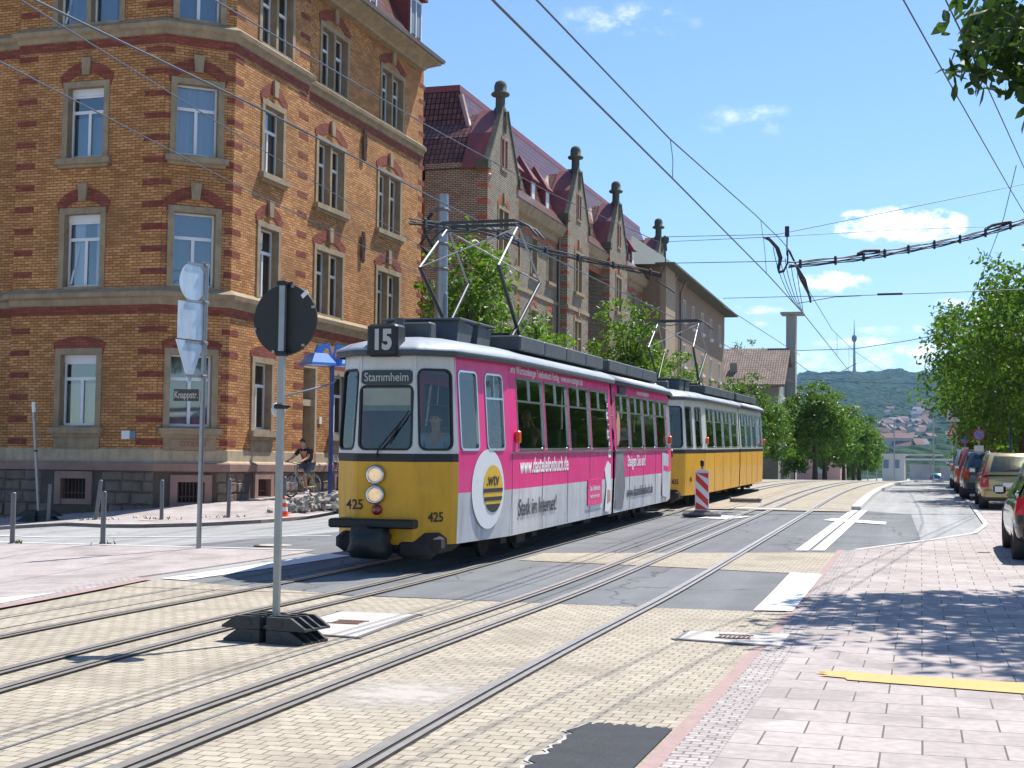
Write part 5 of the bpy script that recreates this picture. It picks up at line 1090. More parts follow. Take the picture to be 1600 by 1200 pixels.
# signs are seen at a slant: local direction chosen so that their width foreshortens
pd = Vector((math.cos(R(257)), math.sin(R(257)), 0)); ax2 = Vector((-pd.y, pd.x, 0))
plate([(.22+.32*math.cos(a), 4.42+.32*math.sin(a)) for a in [2*math.pi*i/32 for i in range(32)]], 'round_plate')
plate([(-.08, 4.08), (.56, 4.08), (.56, 3.46), (-.08, 3.46)], 'square_plate')
plate([(-.10, 3.44), (.60, 3.44), (.28, 2.76), (.22, 2.76)], 'triangle_plate')
for z in (4.72, 4.10, 3.42, 2.86): m_ = MB(); m_.obox(pd*-.05+Vector((0, 0, z-.018)), pd*.5, ax2*.03, (0, 0, .036)); m_.bbox(-.06, -.06, z-.03, .06, .06, z+.03, .01); m_.build('clamp', steel, lsp)
cf = Vector((rt.x, rt.y, 0)).normalized(); m_ = MB(); brw = mat('brown_enamel', (.07, .045, .035), .4); c = -cf*.36+Vector((0, 0, 2.55)); m_.obox(c-cf*.12+Vector((0, 0, -.1)), cf*.42, Vector((-cf.y, cf.x, 0))*.015, (0, 0, .2)); snp = m_.build('name_plate', brw, lsp)
text('Knappstr.', .165, txD, lsp, c+cf*.09+Vector((cf.y, -cf.x, 0))*.004, cf, (0, 0, 1), .002, .62, .003, name='street_name')
# temporary post on the left
tp = root('temporary_post', gp(-22, 32.7, .08), 'thin leaning red and white topped post standing in a black rubber foot by the house', 'traffic post')
rubber_foot(tp, R(20), 1.25); m_ = MB(); m_.bbox(-.03, -.03, .05, .03, .03, 3.1, .004); o_ = m_.build('post', steel, tp); o_.rotation_euler = (0, R(-5.2), 0); m_ = MB(); m_.bbox(-.034, -.034, 2.85, .034, .034, 3.12, .004); m_.build('post_cap', whitep, tp).rotation_euler = (0, R(-5.2), 0); m_ = MB(); m_.bbox(-.04, -.04, 1.82, .04, .04, 1.86, .004); m_.build('clamp', rubber, tp).rotation_euler = (0, R(-5.2), 0)
# bollards
b0 = None
bl = [((-16.47, 23.64, .012), 0, 0, 'leftmost near steel bollard on the pink pavement edge, weeds at its foot'), ((-14.15, 23.0, .012), 0, 0, 'near steel bollard between the leftmost one and the tall sign post'),
      ((-21.2, 31.9, .08), 1.5, 0, 'far steel bollard beside the black foot of the leaning temporary post'), ((-18.95, 30.46, .08), 7, 0, 'far steel bollard that leans clearly to the right'),
      ((-17.5, 31.0, .08), -.6, 0, 'far upright bollard below the left cellar window'), ((-16.2, 31.9, .08), 1, 0, 'far upright bollard right of the tall sign post'), ((-15.05, 32.6, .08), 0, 0, 'far dark bollard standing in front of the bicycle')]
for i, ((x, y, o), lx, ly, lab) in enumerate(bl):
    if b0 is None:
        b0 = root('bollard', gp(x, y, o), lab, 'bollard', 'steel bollards around the street corner')
        m_ = MB(); m_.lathe([(.047, 0), (.047, .93), (.04, .955), (0, .96)], n=14); m_.build('shaft', steelD, b0); m_ = MB(); m_.lathe([(.0, .012), (.075, .01), (.075, 0)], n=14); m_.build('base_plate', steelD, b0)
        b0.rotation_euler = (0, R(lx), 0)
    else: c = copy_tree(b0, label=lab, loc=gp(x, y, o)); c.rotation_euler = (0, R(lx), 0)
# warning beacon with diagonal stripes
redP = mat('signal_red', (.62, .03, .02), .45, var=.05); whiR = mat('reflective_white', (.72, .72, .72), .4, var=.04)
bc = root('warning_beacon', gp(-5.0, 34.15, .01), 'red and white diagonally striped warning beacon standing between the tracks', 'warning beacon', rz=R(8))
m_ = MB(); m_.bbox(-.46, -.2, 0, .46, .2, .11, .04); m_.bbox(-.2, -.12, .1, .2, .12, .15, .02); m_.build('foot', mat('grey_rubber_foot', (.16, .15, .15), .8, var=.2), bc)
m_ = MB(); m_.bbox(-.165, -.03, .13, .165, .03, 1.06, .01); m_.prism([(-.165, -.03, 1.06), (.165, -.03, 1.06), (.05, -.03, 1.13), (-.05, -.03, 1.13)], (0, .06, 0)); pb = m_.build('panel', whiR, bc)
m_ = MB()
for k in range(4):      # stripes clipped to the panel
    z0 = .02+k*.335
    P4 = [(-.145, z0+.33), (-.145, z0+.165), (.145, z0-.12), (.145, z0+.045)]; P4 = [(x, min(1.03, max(.17, z))) for x, z in P4]; m_.prism([(x, -.033, z) for x, z in P4], (0, -.003, 0))
m_.build('stripes', redP, pb); m_ = MB(); m_.lathe([(.02, 1.12), (.02, 1.18), (.045, 1.2), (.05, 1.3), (.03, 1.34), (0, 1.34)], n=12); m_.build('knob', rubber, bc)
fb = root('loose_foot', gp(-4.95, 42.6, .04), 'flat grey beacon foot lying alone on the beige track paving', 'beacon foot')
m_ = MB(); m_.bbox(-.45, -.2, 0, .45, .2, .03, .01); m_.build('base', concL, fb); m_ = MB(); m_.bbox(-.45, -.2, .03, -.36, .2, .12, .02); m_.bbox(.36, -.2, .03, .45, .2, .12, .02); m_.bbox(-.4, -.19, .03, .4, -.12, .10, .02); m_.bbox(-.4, .12, .03, .4, .19, .10, .02); m_.build('rim', steelD, fb)
# blue double lamp
blueM = mat('lamp_blue', (.05, .22, .62), .35, coat=.4); blueD = mat('lamp_post_blue', (.02, .055, .22), .4, coat=.3)
def blue_lamp(loc, label, H, s=1.0, rz=0, grp='blue street lamps'):
    r = root('street_lamp', loc, label, 'street lamp', grp, rz=rz)
    m_ = MB(); m_.bbox(-.06*s, -.05*s, 0, .06*s, .05*s, H-.1*s, .015); m_.box(-.02, -.055*s, .2, .02, -.05*s, H-.2); m_.build('post', blueD, r)
    for k in (-1, 1):
        cx = k*.52*s
        m_ = MB(); q = lambda a, z: [(cx-a, -a, z), (cx+a, -a, z), (cx+a, a, z), (cx-a, a, z)]; A = q(.44*s, H-.28*s)+q(.42*s, H-.20*s)+q(.22*s, H+.10*s)
        m_.add(A, [[0, 1, 5, 4], [1, 2, 6, 5], [2, 3, 7, 6], [3, 0, 4, 7], [4, 5, 9, 8], [5, 6, 10, 9], [6, 7, 11, 10], [7, 4, 8, 11], [8, 9, 10, 11]])
        sh = m_.build('lamp_shade', blueM, r); m_ = MB(); m_.poly(*[(x, y, z) for x, y, z in q(.40*s, H-.26*s)][::-1]); m_.build('diffuser', whitep, sh)
        m_ = MB(); m_.prism([(cx-.12*k*s, -.05*s, H+.08*s), (cx+.12*k*s, -.05*s, H+.10*s), (cx+.02*k*s, -.05*s, H+.38*s), (k*.12*s, -.05*s, H+.44*s), (k*.10*s, -.05*s, H+.28*s), (cx-.22*k*s, -.05*s, H+.26*s)], (0, .1*s, 0)); m_.tube([(k*.12*s, 0, H+.34*s), (0, 0, H-.15*s)], .04*s, 6); m_.build('bracket', blueM, r)
    return r
blue_lamp(gp(-16.95, 39.9, .08), 'blue double headed street lamp in front of the brick house door', 4.15, .95, rz=R(52))
blue_lamp(gp(3.5, 62, .02), 'blue double headed street lamp among the trees on the right', 3.9, .8)
# stacked barrier frames, cones, rubble, bin
galv = mat('dull_galvanised', (.24, .25, .27), .5, metal=.5, var=.2); gz_ = g(-17, 40.5)
for i in range(6):
    r = root('crowd_barrier', gp(-16.95+i*.16-.0, 41.2-i*.03, .08), ['leftmost', 'second', 'third', 'fourth', 'fifth', 'rightmost'][i]+' of six grey steel barrier frames leaning together by the blue lamp', 'barrier', 'grey barrier frames leaning by the blue lamp', rz=R(72))
    m_ = MB(); m_.tube([(-.55, 0, 0), (-.5, .05, 1.16), (.5, .05, 1.16), (.55, 0, 0)], .024, 6)
    for z in (.25, .7, .98): m_.tube([(-.53, .02, z), (.53, .02, z)], .018, 5)
    m_.box(-.5, .03, .84, .5, .06, .98); f_ = m_.build('frame', galv, r)
    m_ = MB(); [m_.box(-.45+.3*k, .022, .85, -.30+.3*k, .03, .97) for k in range(3)]; m_.build('red_stripes', redP, f_); r.rotation_euler = (R(-9), R(6-i*2.2), R(72))
r = root('barrier_board', gp(-15.75, 42.0, .08), 'red and white barrier board partly hidden by the tram front', 'barrier', rz=R(-15)); m_ = MB(); m_.bbox(-.6, 0, .72, .8, .04, .98, .01); b_ = m_.build('board', whiR, r)
m_ = MB(); [m_.prism([(-.55+.34*k, -.003, .73), (-.38+.34*k, -.003, .73), (-.33+.34*k, -.003, .97), (-.50+.34*k, -.003, .97)], (0, -.003, 0)) for k in range(4)]; m_.build('stripes', redP, b_); m_ = MB(); [m_.tube([(x, .05, 0), (x, .05, .95)], .02, 6) for x in (-.5, .7)]; m_.tube([(-.5, .05, .4), (.7, .05, .4)], .018, 5); m_.build('frame', galv, r)
r = root('litter_bin', gp(-16.05, 43.6, .08), 'small dark grey post bin standing against the house behind the barriers', 'bin'); m_ = MB(); m_.bbox(-.22, -.2, .75, .22, .2, 1.55, .03); m_.build('body', steelD, r); m_ = MB(); m_.bbox(-.26, -.24, 1.55, .26, .24, 1.62, .02); m_.tube([(0, .2, 0), (0, .2, .8)], .04, 8); m_.build('hood', tSlate, r); m_ = MB(); m_.box(-.15, -.205, 1.35, .15, -.2, 1.48); m_.build('slot', whitep, r)
conO = mat('cone_orange', (.75, .10, .02), .5, var=.08)
def cone(loc, label, s=1.0, tilt=0):
    r = root('traffic_cone', loc, label, 'traffic cone', 'orange and white traffic cones'); r.rotation_euler = (0, R(tilt), 0)
    m_ = MB(); m_.bbox(-.17*s, -.17*s, 0, .17*s, .17*s, .03*s, .008); m_.build('base', conO, r); pr_ = lambda z: .12-.095*z/.5
    for i, (a, b) in enumerate(((.03, .14), (.14, .24), (.24, .34), (.34, .42), (.42, .5))): m_ = MB(); m_.lathe([(pr_(a)*s, a*s), (pr_(b)*s, b*s)]+([(0, b*s)] if i == 4 else []), n=16); m_.build('red_band' if i % 2 == 0 else 'white_band', conO if i % 2 == 0 else whiR, r)
cone(gp(-14.85, 32.15, .08), 'orange and white cone beside the dark bollard at the kerb', 1.0, 2); cone(gp(-16.1, 40.0, .08), 'small orange and white cone in front of the leaning barrier frames', .9)
rub2 = mat('broken_asphalt', (.33, .30, .26), .95, var=.35, vscale=5, bump=.8, bscale=20); rg = random.Random(11)
m_ = MB()
for i in range(760):
    t_ = rg.random(); cx, cy = -15.4+1.9*t_+rg.gauss(0, .22), 34.0+3.6*t_*.5+rg.gauss(0, .35); h = max(0, .42*(1-((t_-.5)/.62)**2))*max(0, 1-abs(rg.gauss(0, .35))); s = rg.uniform(.03, .115)
    m4 = Matrix.Rotation(rg.uniform(0, 6.28), 4, Vector((rg.gauss(0, 1), rg.gauss(0, 1), rg.gauss(0, 1))).normalized()); m4.translation = Vector((cx, cy, g(cx, cy)+.08+h*rg.uniform(.3, 1)))
    m_.xf = m4; a = [rg.uniform(.55, 1.1)*s for _ in range(8)]
    m_.add([(-a[0], -a[1], -a[2]*.6), (a[3], -a[1], -a[2]*.6), (a[3], a[4], -a[2]*.5), (-a[5], a[4], -a[6]*.6), (-a[0]*.8, -a[7]*.8, a[1]*.6), (a[2], -a[5], a[3]*.5), (a[6]*.9, a[0], a[7]*.6), (-a[4], a[2]*.8, a[5]*.6)], [[3, 2, 1, 0], [4, 5, 6, 7], [0, 1, 5, 4], [1, 2, 6, 5], [2, 3, 7, 6], [3, 0, 4, 7]])
tag(m_.build('rubble_heap', rub2), 'low heap of broken asphalt rubble on the corner pavement', 'rubble', kind='stuff')
# big catenary pole
cp = root('catenary_pole', gp(-14.6, 43.0, .08), 'thick grey catenary pole rising behind the tram beside the brick house', 'pole'); m_ = MB(); m_.tube([(0, 0, 0), (0, 0, 9.5)], [.23, .19], 20); m_.build('shaft', steel, cp)
m_ = MB(); m_.tube([(.2, -.12, 0), (.2, -.12, 6.2), (.14, -.05, 6.35)], .07, 8); m_.build('cable_duct', steel, cp)
for z in (7.1, 7.9, 8.3, 9.0): m_ = MB(); m_.lathe([(.21, z-.05), (.235, z-.04), (.235, z+.04), (.21, z+.05)], n=16); m_.box(-.45, -.05, z-.04, -.18, .05, z+.04); m_.build('clamp_ring', steelD, cp)
m_ = MB(); m_.tube([(-.3, -.1, 8.9), (-.55, -.15, 8.6), (-.5, -.15, 8.2), (-.7, -.1, 7.9), (-.45, -.1, 7.6)], .05, 6); m_.tube([(-.25, -.2, 7.8), (-.5, -.3, 8.3), (-.35, -.2, 8.7)], .04, 6); m_.tube([(-.5, -.2, 8.5), (-.2, -.25, 8.5)], .09, 8); m_.build('insulators', rubber, cp)
r = root('span_wire_lamp', (-7.83, 45.24, 8.35), 'small dark insulator fitting at the left end of the span wires', 'fitting'); m_ = MB(); m_.lathe([(0, 0), (.06, .05), (.04, .25), (.1, .3), (.12, .45), (.06, .52), (0, .55)], n=10); m_.tube([(0, 0, 0), (0, 0, -.5)], .02, 5); m_.tube([(0, 0, -.45), (-.3, 0, -.9), (.3, .1, -1.3)], .03, 5); m_.build('insulator', tSlate, r)
# signs on the right
r = root('warning_sign', gp(1.42, 64, .02), 'post on the right with a white square sign above a red bordered warning triangle', 'traffic sign'); m_ = MB(); m_.tube([(0, .03, 0), (0, .03, 3.6)], .035, 8); m_.build('post', steel, r)
m_ = MB(); m_.box(-.36, 0, 2.75, .16, .015, 3.3); m_.build('square_plate', whiR, r); m_ = MB(); m_.prism([(-.32, -.003, 2.86), (-.28, -.003, 2.81), (.12, -.003, 3.18), (.08, -.003, 3.23)], (0, -.004, 0)); m_.build('diagonal_mark', txG, r)
m_ = MB(); m_.prism([(-.38, 0, 2.15), (.16, 0, 2.15), (-.11, 0, 2.64)], (0, .015, 0)); tpz = m_.build('triangle_plate', redP, r); m_ = MB(); m_.prism([(-.28, -.004, 2.205), (.06, -.004, 2.205), (-.11, -.004, 2.52)], (0, -.003, 0)); m_.build('triangle_field', whiR, tpz); m_ = MB(); m_.prism([(-.14, -.009, 2.23), (-.08, -.009, 2.23), (-.07, -.009, 2.38), (-.11, -.009, 2.43), (-.15, -.009, 2.38)], (0, -.002, 0)); m_.build('symbol', txB, tpz)
def nostop(x, y, z, s, lab):
    r = root('no_stopping_sign', gp(x, y, .02), lab, 'traffic sign', 'round no stopping signs'); m_ = MB(); m_.tube([(0, .03, 0), (0, .03, z+.3)], .03, 8); m_.build('post', steel, r)
    m_ = MB(); m_.lathe([(0, 0), (.31*s, 0), (.31*s, .015), (0, .015)], (0, .0, z), (0, 1, 0), 28, False); p_ = m_.build('red_disc', redP, r); m_ = MB(); m_.lathe([(0, 0), (.245*s, 0), (.245*s, .004), (0, .004)], (0, -.006, z), (0, 1, 0), 28, False); m_.build('blue_field', blueM, p_)
    for sgn in (1,): m_ = MB(); m_.xf = Matrix.Translation((0, -.011, z)) @ Matrix.Rotation(R(45*sgn), 4, 'Y'); m_.box(-.25*s, 0, -.03*s, .25*s, .003, .03*s); m_.build('red_bar', redP, p_)
    m_ = MB(); m_.box(-.16, -.004, z-.62, .16, .008, z-.38); m_.build('small_plate', whiR, r)
nostop(1.98, 54, 2.1, .66, 'round blue and red no stopping sign above the roof of the dark parked car'); nostop(1.95, 70, 2.1, .8, 'smaller no stopping sign seen edge on further along the parked cars')
# ---------------------------------------------------------------- parked cars (rear towards the camera, y runs forward)
carG = glassmat('car_glass', (.20, .24, .26), .10); tyre = mat('tyre', (.02, .02, .02), .85, var=.2); rim = mat('alloy_rim', (.45, .46, .48), .3, metal=.8); tail = mat('tail_lamp_red', (.55, .015, .02), .15, coat=1, var=0); plateM = mat('number_plate', (.72, .72, .70), .5, var=.03); plas = mat('black_plastic', (.03, .03, .032), .6)
def carpaint(nm, c, met=.4): return mat(nm, c, .28, metal=met, coat=1, var=.03)
def car(loc, label, paintM, L_=4.4, W_=1.74, H=1.48, belt=.92, style='wagon', rz=0, sill=.28, group='cars parked along the right kerb'):
    r = root('parked_car', loc, label, 'car', group, rz=rz); hw = W_/2
    # lower body: stations along y, half section points
    st = [(0, .42, .60, .84), (.06, .30, .62, .95), (.5, sill-.06, .68, 1.0), (1.2, sill-.08, belt, 1.0), (2.4, sill-.08, belt-.02, 1.0), (L_-1.25, sill-.08, belt-.05, 1.0), (L_-.5, sill-.05, belt-.16, .97), (L_-.12, .32, belt-.27, .90), (L_, .42, .62, .78)]
    if style in ('wagon', 'hatch'): st[0] = (0, .42, belt-.08, .86); st[1] = (.07, .30, belt, .95); st[2] = (.5, sill-.06, belt, 1.0)
    else: st[0] = (0, .42, belt-.12, .84); st[1] = (.08, .30, belt-.02, .93); st[2] = (.5, sill-.06, belt, .99)
    m_ = MB(); vs = []; K = 8
    for (y, zb, zt, wf) in st:
        w = hw*wf; H_ = zt-zb
        half_ = [(0, zb), (w*.88, zb), (w*.97, zb+.07), (w, zb+H_*.42), (w*.995, zb+H_*.7), (w*.965, zt-.05), (w*.90, zt), (0, zt+.035)]
        vs += [(x, y, z) for x, z in half_]+[(-x, y, z) for x, z in half_[-2:0:-1]]
    n = 14; fs = [[k*n+i, k*n+(i+1) % n, (k+1)*n+(i+1) % n, (k+1)*n+i] for k in range(len(st)-1) for i in range(n)]
    m_.add(vs, [f[::-1] for f in fs]+[list(range(n)), [len(vs)-n+i for i in range(n)][::-1]], True); bd = m_.build('body', paintM, r)
    bm_ = bmesh.new(); bm_.from_mesh(bd.data); bmesh.ops.recalc_face_normals(bm_, faces=bm_.faces[:]); bm_.to_mesh(bd.data); bm_.free()
    bv = bd.modifiers.new('sub', 'SUBSURF'); bv.levels = 1; bv.render_levels = 1
    # cabin
    if style == 'wagon': pr_ = [(.02, belt-.02, .86), (.32, H-.04, .70), (.6, H, .72), (2.2, H-.02, .73), (L_-1.95, H-.08, .70), (L_-1.15, belt-.06, .84)]
    elif style == 'hatch': pr_ = [(.05, belt-.02, .85), (.42, H-.05, .68), (.8, H, .70), (1.8, H, .71), (L_-2.0, H-.08, .69), (L_-1.1, belt-.06, .83)]
    else: pr_ = [(.55, belt-.02, .82), (1.15, H-.06, .64), (1.5, H, .66), (2.0, H-.01, .66), (L_-2.05, H-.08, .64), (L_-1.3, belt-.06, .80)]
    m_ = MB(); vs = []
    for (y, z, wf) in pr_: w = hw*wf; vs += [(-w, y, z), (-w+.05, y, z+.025), (w-.05, y, z+.025), (w, y, z)]
    for i in range(len(pr_)-1):
        for j in range(3): m_.add([vs[i*4+j], vs[i*4+j+1], vs[i*4+5+j], vs[i*4+4+j]], [[0, 1, 2, 3]], True)
    # side pillars down to the belt
    wb = hw*.93
    for sg in (-1, 1):
        top = [(sg*hw*wf, y, z) for y, z, wf in pr_]; bot = [(sg*wb, y, belt-.05) for y, z, wf in pr_]
        for i in range(len(top)-1): q = [bot[i], bot[i+1], top[i+1], top[i]]; m_.poly(*(q if sg > 0 else q[::-1]))
    cb_ = m_.build('cabin', paintM, r); bm_ = bmesh.new(); bm_.from_mesh(cb_.data); bmesh.ops.remove_doubles(bm_, verts=bm_.verts, dist=.001); bmesh.ops.recalc_face_normals(bm_, faces=bm_.faces[:]); bm_.to_mesh(cb_.data); bm_.free()
    def lerp(a, b, t): return tuple(a[i]+(b[i]-a[i])*t for i in range(3))
    # rear window
    (y0, z0, w0), (y1, z1, w1) = pr_[0], pr_[1]; a = .12; m_ = MB()
    if style == 'roadster': a = .2
    q = [(-hw*w0*.9, y0, z0), (hw*w0*.9, y0, z0), (hw*w1*.9, y1, z1), (-hw*w1*.9, y1, z1)]; f_ = lambda u, v: Vector(lerp(lerp(q[0], q[1], u), lerp(q[3], q[2], u), v))+Vector((0, -.02, .03))
    m_.poly(f_(.04, .14), f_(.96, .14), f_(.93, .90), f_(.07, .90)); rw = m_.build('rear_window', carG, r); m_ = MB(); m_.tube([tuple(f_(.25, .2)+Vector((0, -.02, 0))), tuple(f_(.62, .26)+Vector((0, -.02, 0)))], .01, 5); m_.build('wiper', plas, rw)
    (y0, z0, w0), (y1, z1, w1) = pr_[-1], pr_[-2]; q = [(hw*w0*.9, y0, z0), (-hw*w0*.9, y0, z0), (-hw*w1*.9, y1, z1), (hw*w1*.9, y1, z1)]; f_ = lambda u, v: Vector(lerp(lerp(q[0], q[1], u), lerp(q[3], q[2], u), v))+Vector((0, .02, .03)); m_ = MB(); m_.poly(f_(.03, .1), f_(.97, .1), f_(.95, .93), f_(.05, .93)); m_.build('windscreen', carG, r)
    for sg in (-1, 1):
        tops = [(sg*(hw*wf+.012), y, z-.07) for y, z, wf in pr_[1:-1]]; bl_ = [(sg*(wb+.008), y, belt+.02) for y, z, wf in pr_]
        y0, y1 = pr_[0][0]+.28, pr_[-1][0]-.14; segs = [(y0+.05, y0+(y1-y0)*.30), (y0+(y1-y0)*.33, y0+(y1-y0)*.62), (y0+(y1-y0)*.65, y1-.1)] if style != 'roadster' else [(y0+(y1-y0)*.45, y1-.1)]
        def topz(y):
            for (ya, za, wa), (yb_, zb_, wb_) in zip(pr_, pr_[1:]):
                if ya <= y <= yb_: t_ = (y-ya)/(yb_-ya); return za+(zb_-za)*t_, (wa+(wb_-wa)*t_)*hw
            return belt, hw*.8
        for a_, b_ in segs:
            pts = []
            for y in (a_, b_): pts.append(y)
            za, wa = topz(a_); zb_, wb2 = topz(b_); fr_ = lambda y, z, zt, wt: (sg*(wb+(wt-wb)*max(0, (z-belt+.05)/(zt-belt+.05))+.012), y, z)
            m_ = MB(); q = [fr_(a_, belt+.03, za, wa), fr_(b_, belt+.03, zb_, wb2), fr_(b_, max(belt+.06, zb_-.06), zb_, wb2), fr_(a_, max(belt+.06, za-.06), za, wa)]; m_.poly(*(q if sg > 0 else q[::-1])); m_.build('side_window', carG, r)
    for (x, y) in ((-hw+.02, .75), (hw-.02, .75), (-hw+.02, L_-.85), (hw-.02, L_-.85)):
        sg = 1 if x > 0 else -1; m_ = MB(); m_.lathe([(.19, -.2), (.30, -.2), (.315, -.16), (.315, -.02), (.29, 0), (.2, .0)], (x, y, .315), (sg, 0, 0), 24); wh = m_.build('wheel', tyre, r)
        m_ = MB(); m_.lathe([(0, -.03), (.06, -.01), (.08, -.04), (.18, -.03), (.205, -.005), (.205, -.1)], (x, y, .315), (sg, 0, 0), 20); m_.build('rim', rim, wh)
        m_ = MB(); m_.lathe([(.345, -.24), (.345, .005), (.30, .006)], (x, y, .33), (sg, 0, 0), 24); m_.build('wheel_arch', plas, r)
    m_ = MB(); m_.bbox(-hw*.86, -.05, .30, hw*.86, .1, .54, .04); m_.build('rear_bumper', paintM if style != 'roadster' else paintM, r)
    m_ = MB(); m_.bbox(-hw*.8, -.03, .22, hw*.8, .2, .31, .02); m_.build('bumper_skirt', plas, r)
    for sg in (-1, 1):
        if style == 'wagon': q = [(sg*hw*.98, .12, .60), (sg*hw*.74, -.03, .60), (sg*hw*.80, .03, belt+.02), (sg*hw*.70, .30, H-.12), (sg*hw*.76, .42, H-.12), (sg*hw*.93, .18, belt+.04)]
        elif style == 'hatch': q = [(sg*hw*.98, .12, .70), (sg*hw*.72, -.03, .70), (sg*hw*.74, .0, belt+.03), (sg*hw*.94, .14, belt+.03)]
        else: q = [(sg*hw*.96, .12, .62), (sg*hw*.62, -.04, .62), (sg*hw*.62, -.03, .76), (sg*hw*.96, .12, .78)]
        m_ = MB(); m_.prism([(x, y-.03, z) for x, y, z in q], (0, .05, 0)); m_.build('tail_light', tail, r)
        m_ = MB(); m_.bbox(sg*hw-.02+(0 if sg > 0 else -.16), L_-1.75, belt-.0, sg*hw+.18+(-.02 if sg > 0 else -.16), L_-1.62, belt+.15, .03); mi_ = m_.build('wing_mirror', paintM if style != 'roadster' else plas, r)
        m_ = MB(); m_.box(sg*hw+.01+(0 if sg > 0 else -.16), L_-1.76, belt+.03, sg*hw+.14+(0 if sg > 0 else -.16), L_-1.755, belt+.12); m_.build('mirror_glass', chrome, mi_)
        if style == 'wagon': m_ = MB(); m_.tube([(sg*hw*.66, .55, H+.01), (sg*hw*.67, .65, H+.06), (sg*hw*.67, L_-2.3, H+.04), (sg*hw*.66, L_-2.15, H-.04)], .018, 6); m_.build('roof_rail', chrome, r)
    m_ = MB(); m_.bbox(-.27, -.055, .60, .27, -.02, .73, .006); np_ = m_.build('number_plate', plateM, r)
    m_ = MB(); m_.bbox(-hw*.55, .0, H-.5, hw*.55, .02, H-.5+.001, .0003) if False else m_.tube([(0, 1.2, H-.01), (0, 1.0, H+.22)], .008, 4); m_.build('aerial', plas, r)
    m_ = MB(); [m_.bbox(x-.22, 1.5, .5, x+.22, 1.62, 1.12, .04) for x in (-.4, .4)]; [m_.bbox(x-.22, 2.3, .5, x+.22, 2.42, 1.15, .04) for x in (-.38, .38)]; [m_.bbox(x-.13, 2.33, 1.14, x+.13, 2.4, 1.32, .03) for x in (-.38, .38)]; m_.build('seats', plas, r)
    return r
def tilt_on(r): x, y, _ = r.location; s = (g(x, y+2)-g(x, y-2))/4; r.rotation_euler[0] = math.atan(s); return r
gold = carpaint('gold_beige_paint', (.42, .34, .14), .35)
tilt_on(car(gp(2.38, 41.0, .02), 'gold beige estate car with roof rails, nearest complete car in the row', gold, 4.6, 1.74, 1.50, .93, 'wagon'))
tilt_on(car(gp(2.2, 22.7, .02), 'black car at the right picture edge with its left side and mirror showing', carpaint('black_paint', (.008, .009, .012), .2), 4.2, 1.76, 1.46, .93, 'hatch'))
tilt_on(car(gp(2.08, 48.0, .02), 'dark grey hatchback between the gold estate car and the red car', carpaint('dark_grey_paint', (.05, .06, .075), .5), 4.1, 1.70, 1.50, .92, 'hatch'))
tilt_on(car(gp(2.02, 54.3, .02), 'red hatchback in the middle of the parked row', carpaint('red_paint', (.42, .015, .02), .2), 4.0, 1.68, 1.55, .94, 'hatch'))
tilt_on(car(gp(2.0, 61.5, .02), 'silver blue hatchback beyond the red car', carpaint('silver_blue_paint', (.20, .26, .34), .6), 4.1, 1.68, 1.55, .93, 'hatch'))
tilt_on(car(gp(2.35, 72.5, .02), 'farthest dark blue saloon at the end of the parked row', carpaint('navy_paint', (.015, .03, .08), .4), 4.3, 1.72, 1.45, .9, 'hatch'))
tilt_on(car(gp(1.9, 200, .0), 'small blue car far down the road near the white canopy', carpaint('light_blue_paint', (.10, .22, .34), .4), 4.2, 1.7, 1.45, .9, 'hatch', group='distant cars'))
tilt_on(car(gp(-14.2, 128, .0), 'blue car glimpsed between the left tree trunks', carpaint('mid_blue_paint', (.08, .18, .34), .4), 4.2, 1.7, 1.45, .9, 'hatch', rz=R(180), group='distant cars'))
# ---------------------------------------------------------------- trees
bark = mat('bark', (.10, .075, .055), .95, var=.3, vscale=6, bump=.8, bscale=12, stretch=(1, 1, .3))
leafA = leafmat('street_tree_leaves', (.038, .092, .012), (.135, .235, .035), .40); leafB = leafmat('bright_leaves', (.05, .115, .014), (.16, .27, .04), .42); leafC = leafmat('dark_leaves', (.028, .062, .012), (.055, .11, .02), .30); leafD = leafmat('grey_green_leaves', (.08, .12, .07), (.13, .18, .10), .35)
def crown_mb(seed, R3, ncl, nl, size, low=-.8, shape6=False, clus=.42):
    rg = random.Random(seed); m_ = MB(); lobes = []
    for i in range(ncl):
        while True:
            v = Vector((rg.gauss(0, 1), rg.gauss(0, 1), rg.gauss(0, 1))).normalized()
            if v.z > low: break
        k = rg.random()**.42; q = mnoise.noise(v*1.7+Vector((seed*3.1, 0, 0))); q2 = mnoise.noise(v*4.2+Vector((seed*1.7, 5, 0)))
        rad = k*(1+.34*q+.22*q2); lobes.append(Vector((v.x*R3[0], v.y*R3[1], v.z*R3[2]))*rad)
    for c in lobes:
        s0 = clus*rg.uniform(.55, 1.25)
        for j in range(nl):
            u = Vector((rg.gauss(0, 1), rg.gauss(0, 1), rg.gauss(0, 1))).normalized()*(rg.random()**.45)*1.75*s0; p = c+Vector((u.x, u.y, u.z*.62))
            nrm = (Vector((rg.gauss(0, .75), rg.gauss(0, .75), rg.gauss(.55, .55)))+c.normalized()*.35).normalized()
            a = nrm.orthogonal().normalized(); a.rotate(Matrix.Rotation(rg.uniform(0, 6.28), 3, nrm)); b = nrm.cross(a); s = size*rg.uniform(.6, 1.25); dr = nrm*(-.22*s)
            if shape6: m_.add([p-a*s, p-a*s*.3+b*s*.42, p+a*s*.35+b*s*.36+dr*.4, p+a*s+dr, p+a*s*.35-b*s*.36+dr*.4, p-a*s*.3-b*s*.42], [[0, 1, 4, 5], [1, 2, 3, 4]] if False else [[0, 1, 2, 3, 4, 5]])
            else: m_.add([p-a*s, p+b*s*.5, p+a*s+dr, p-b*s*.5], [[0, 1, 2, 3]])
    return m_, lobes
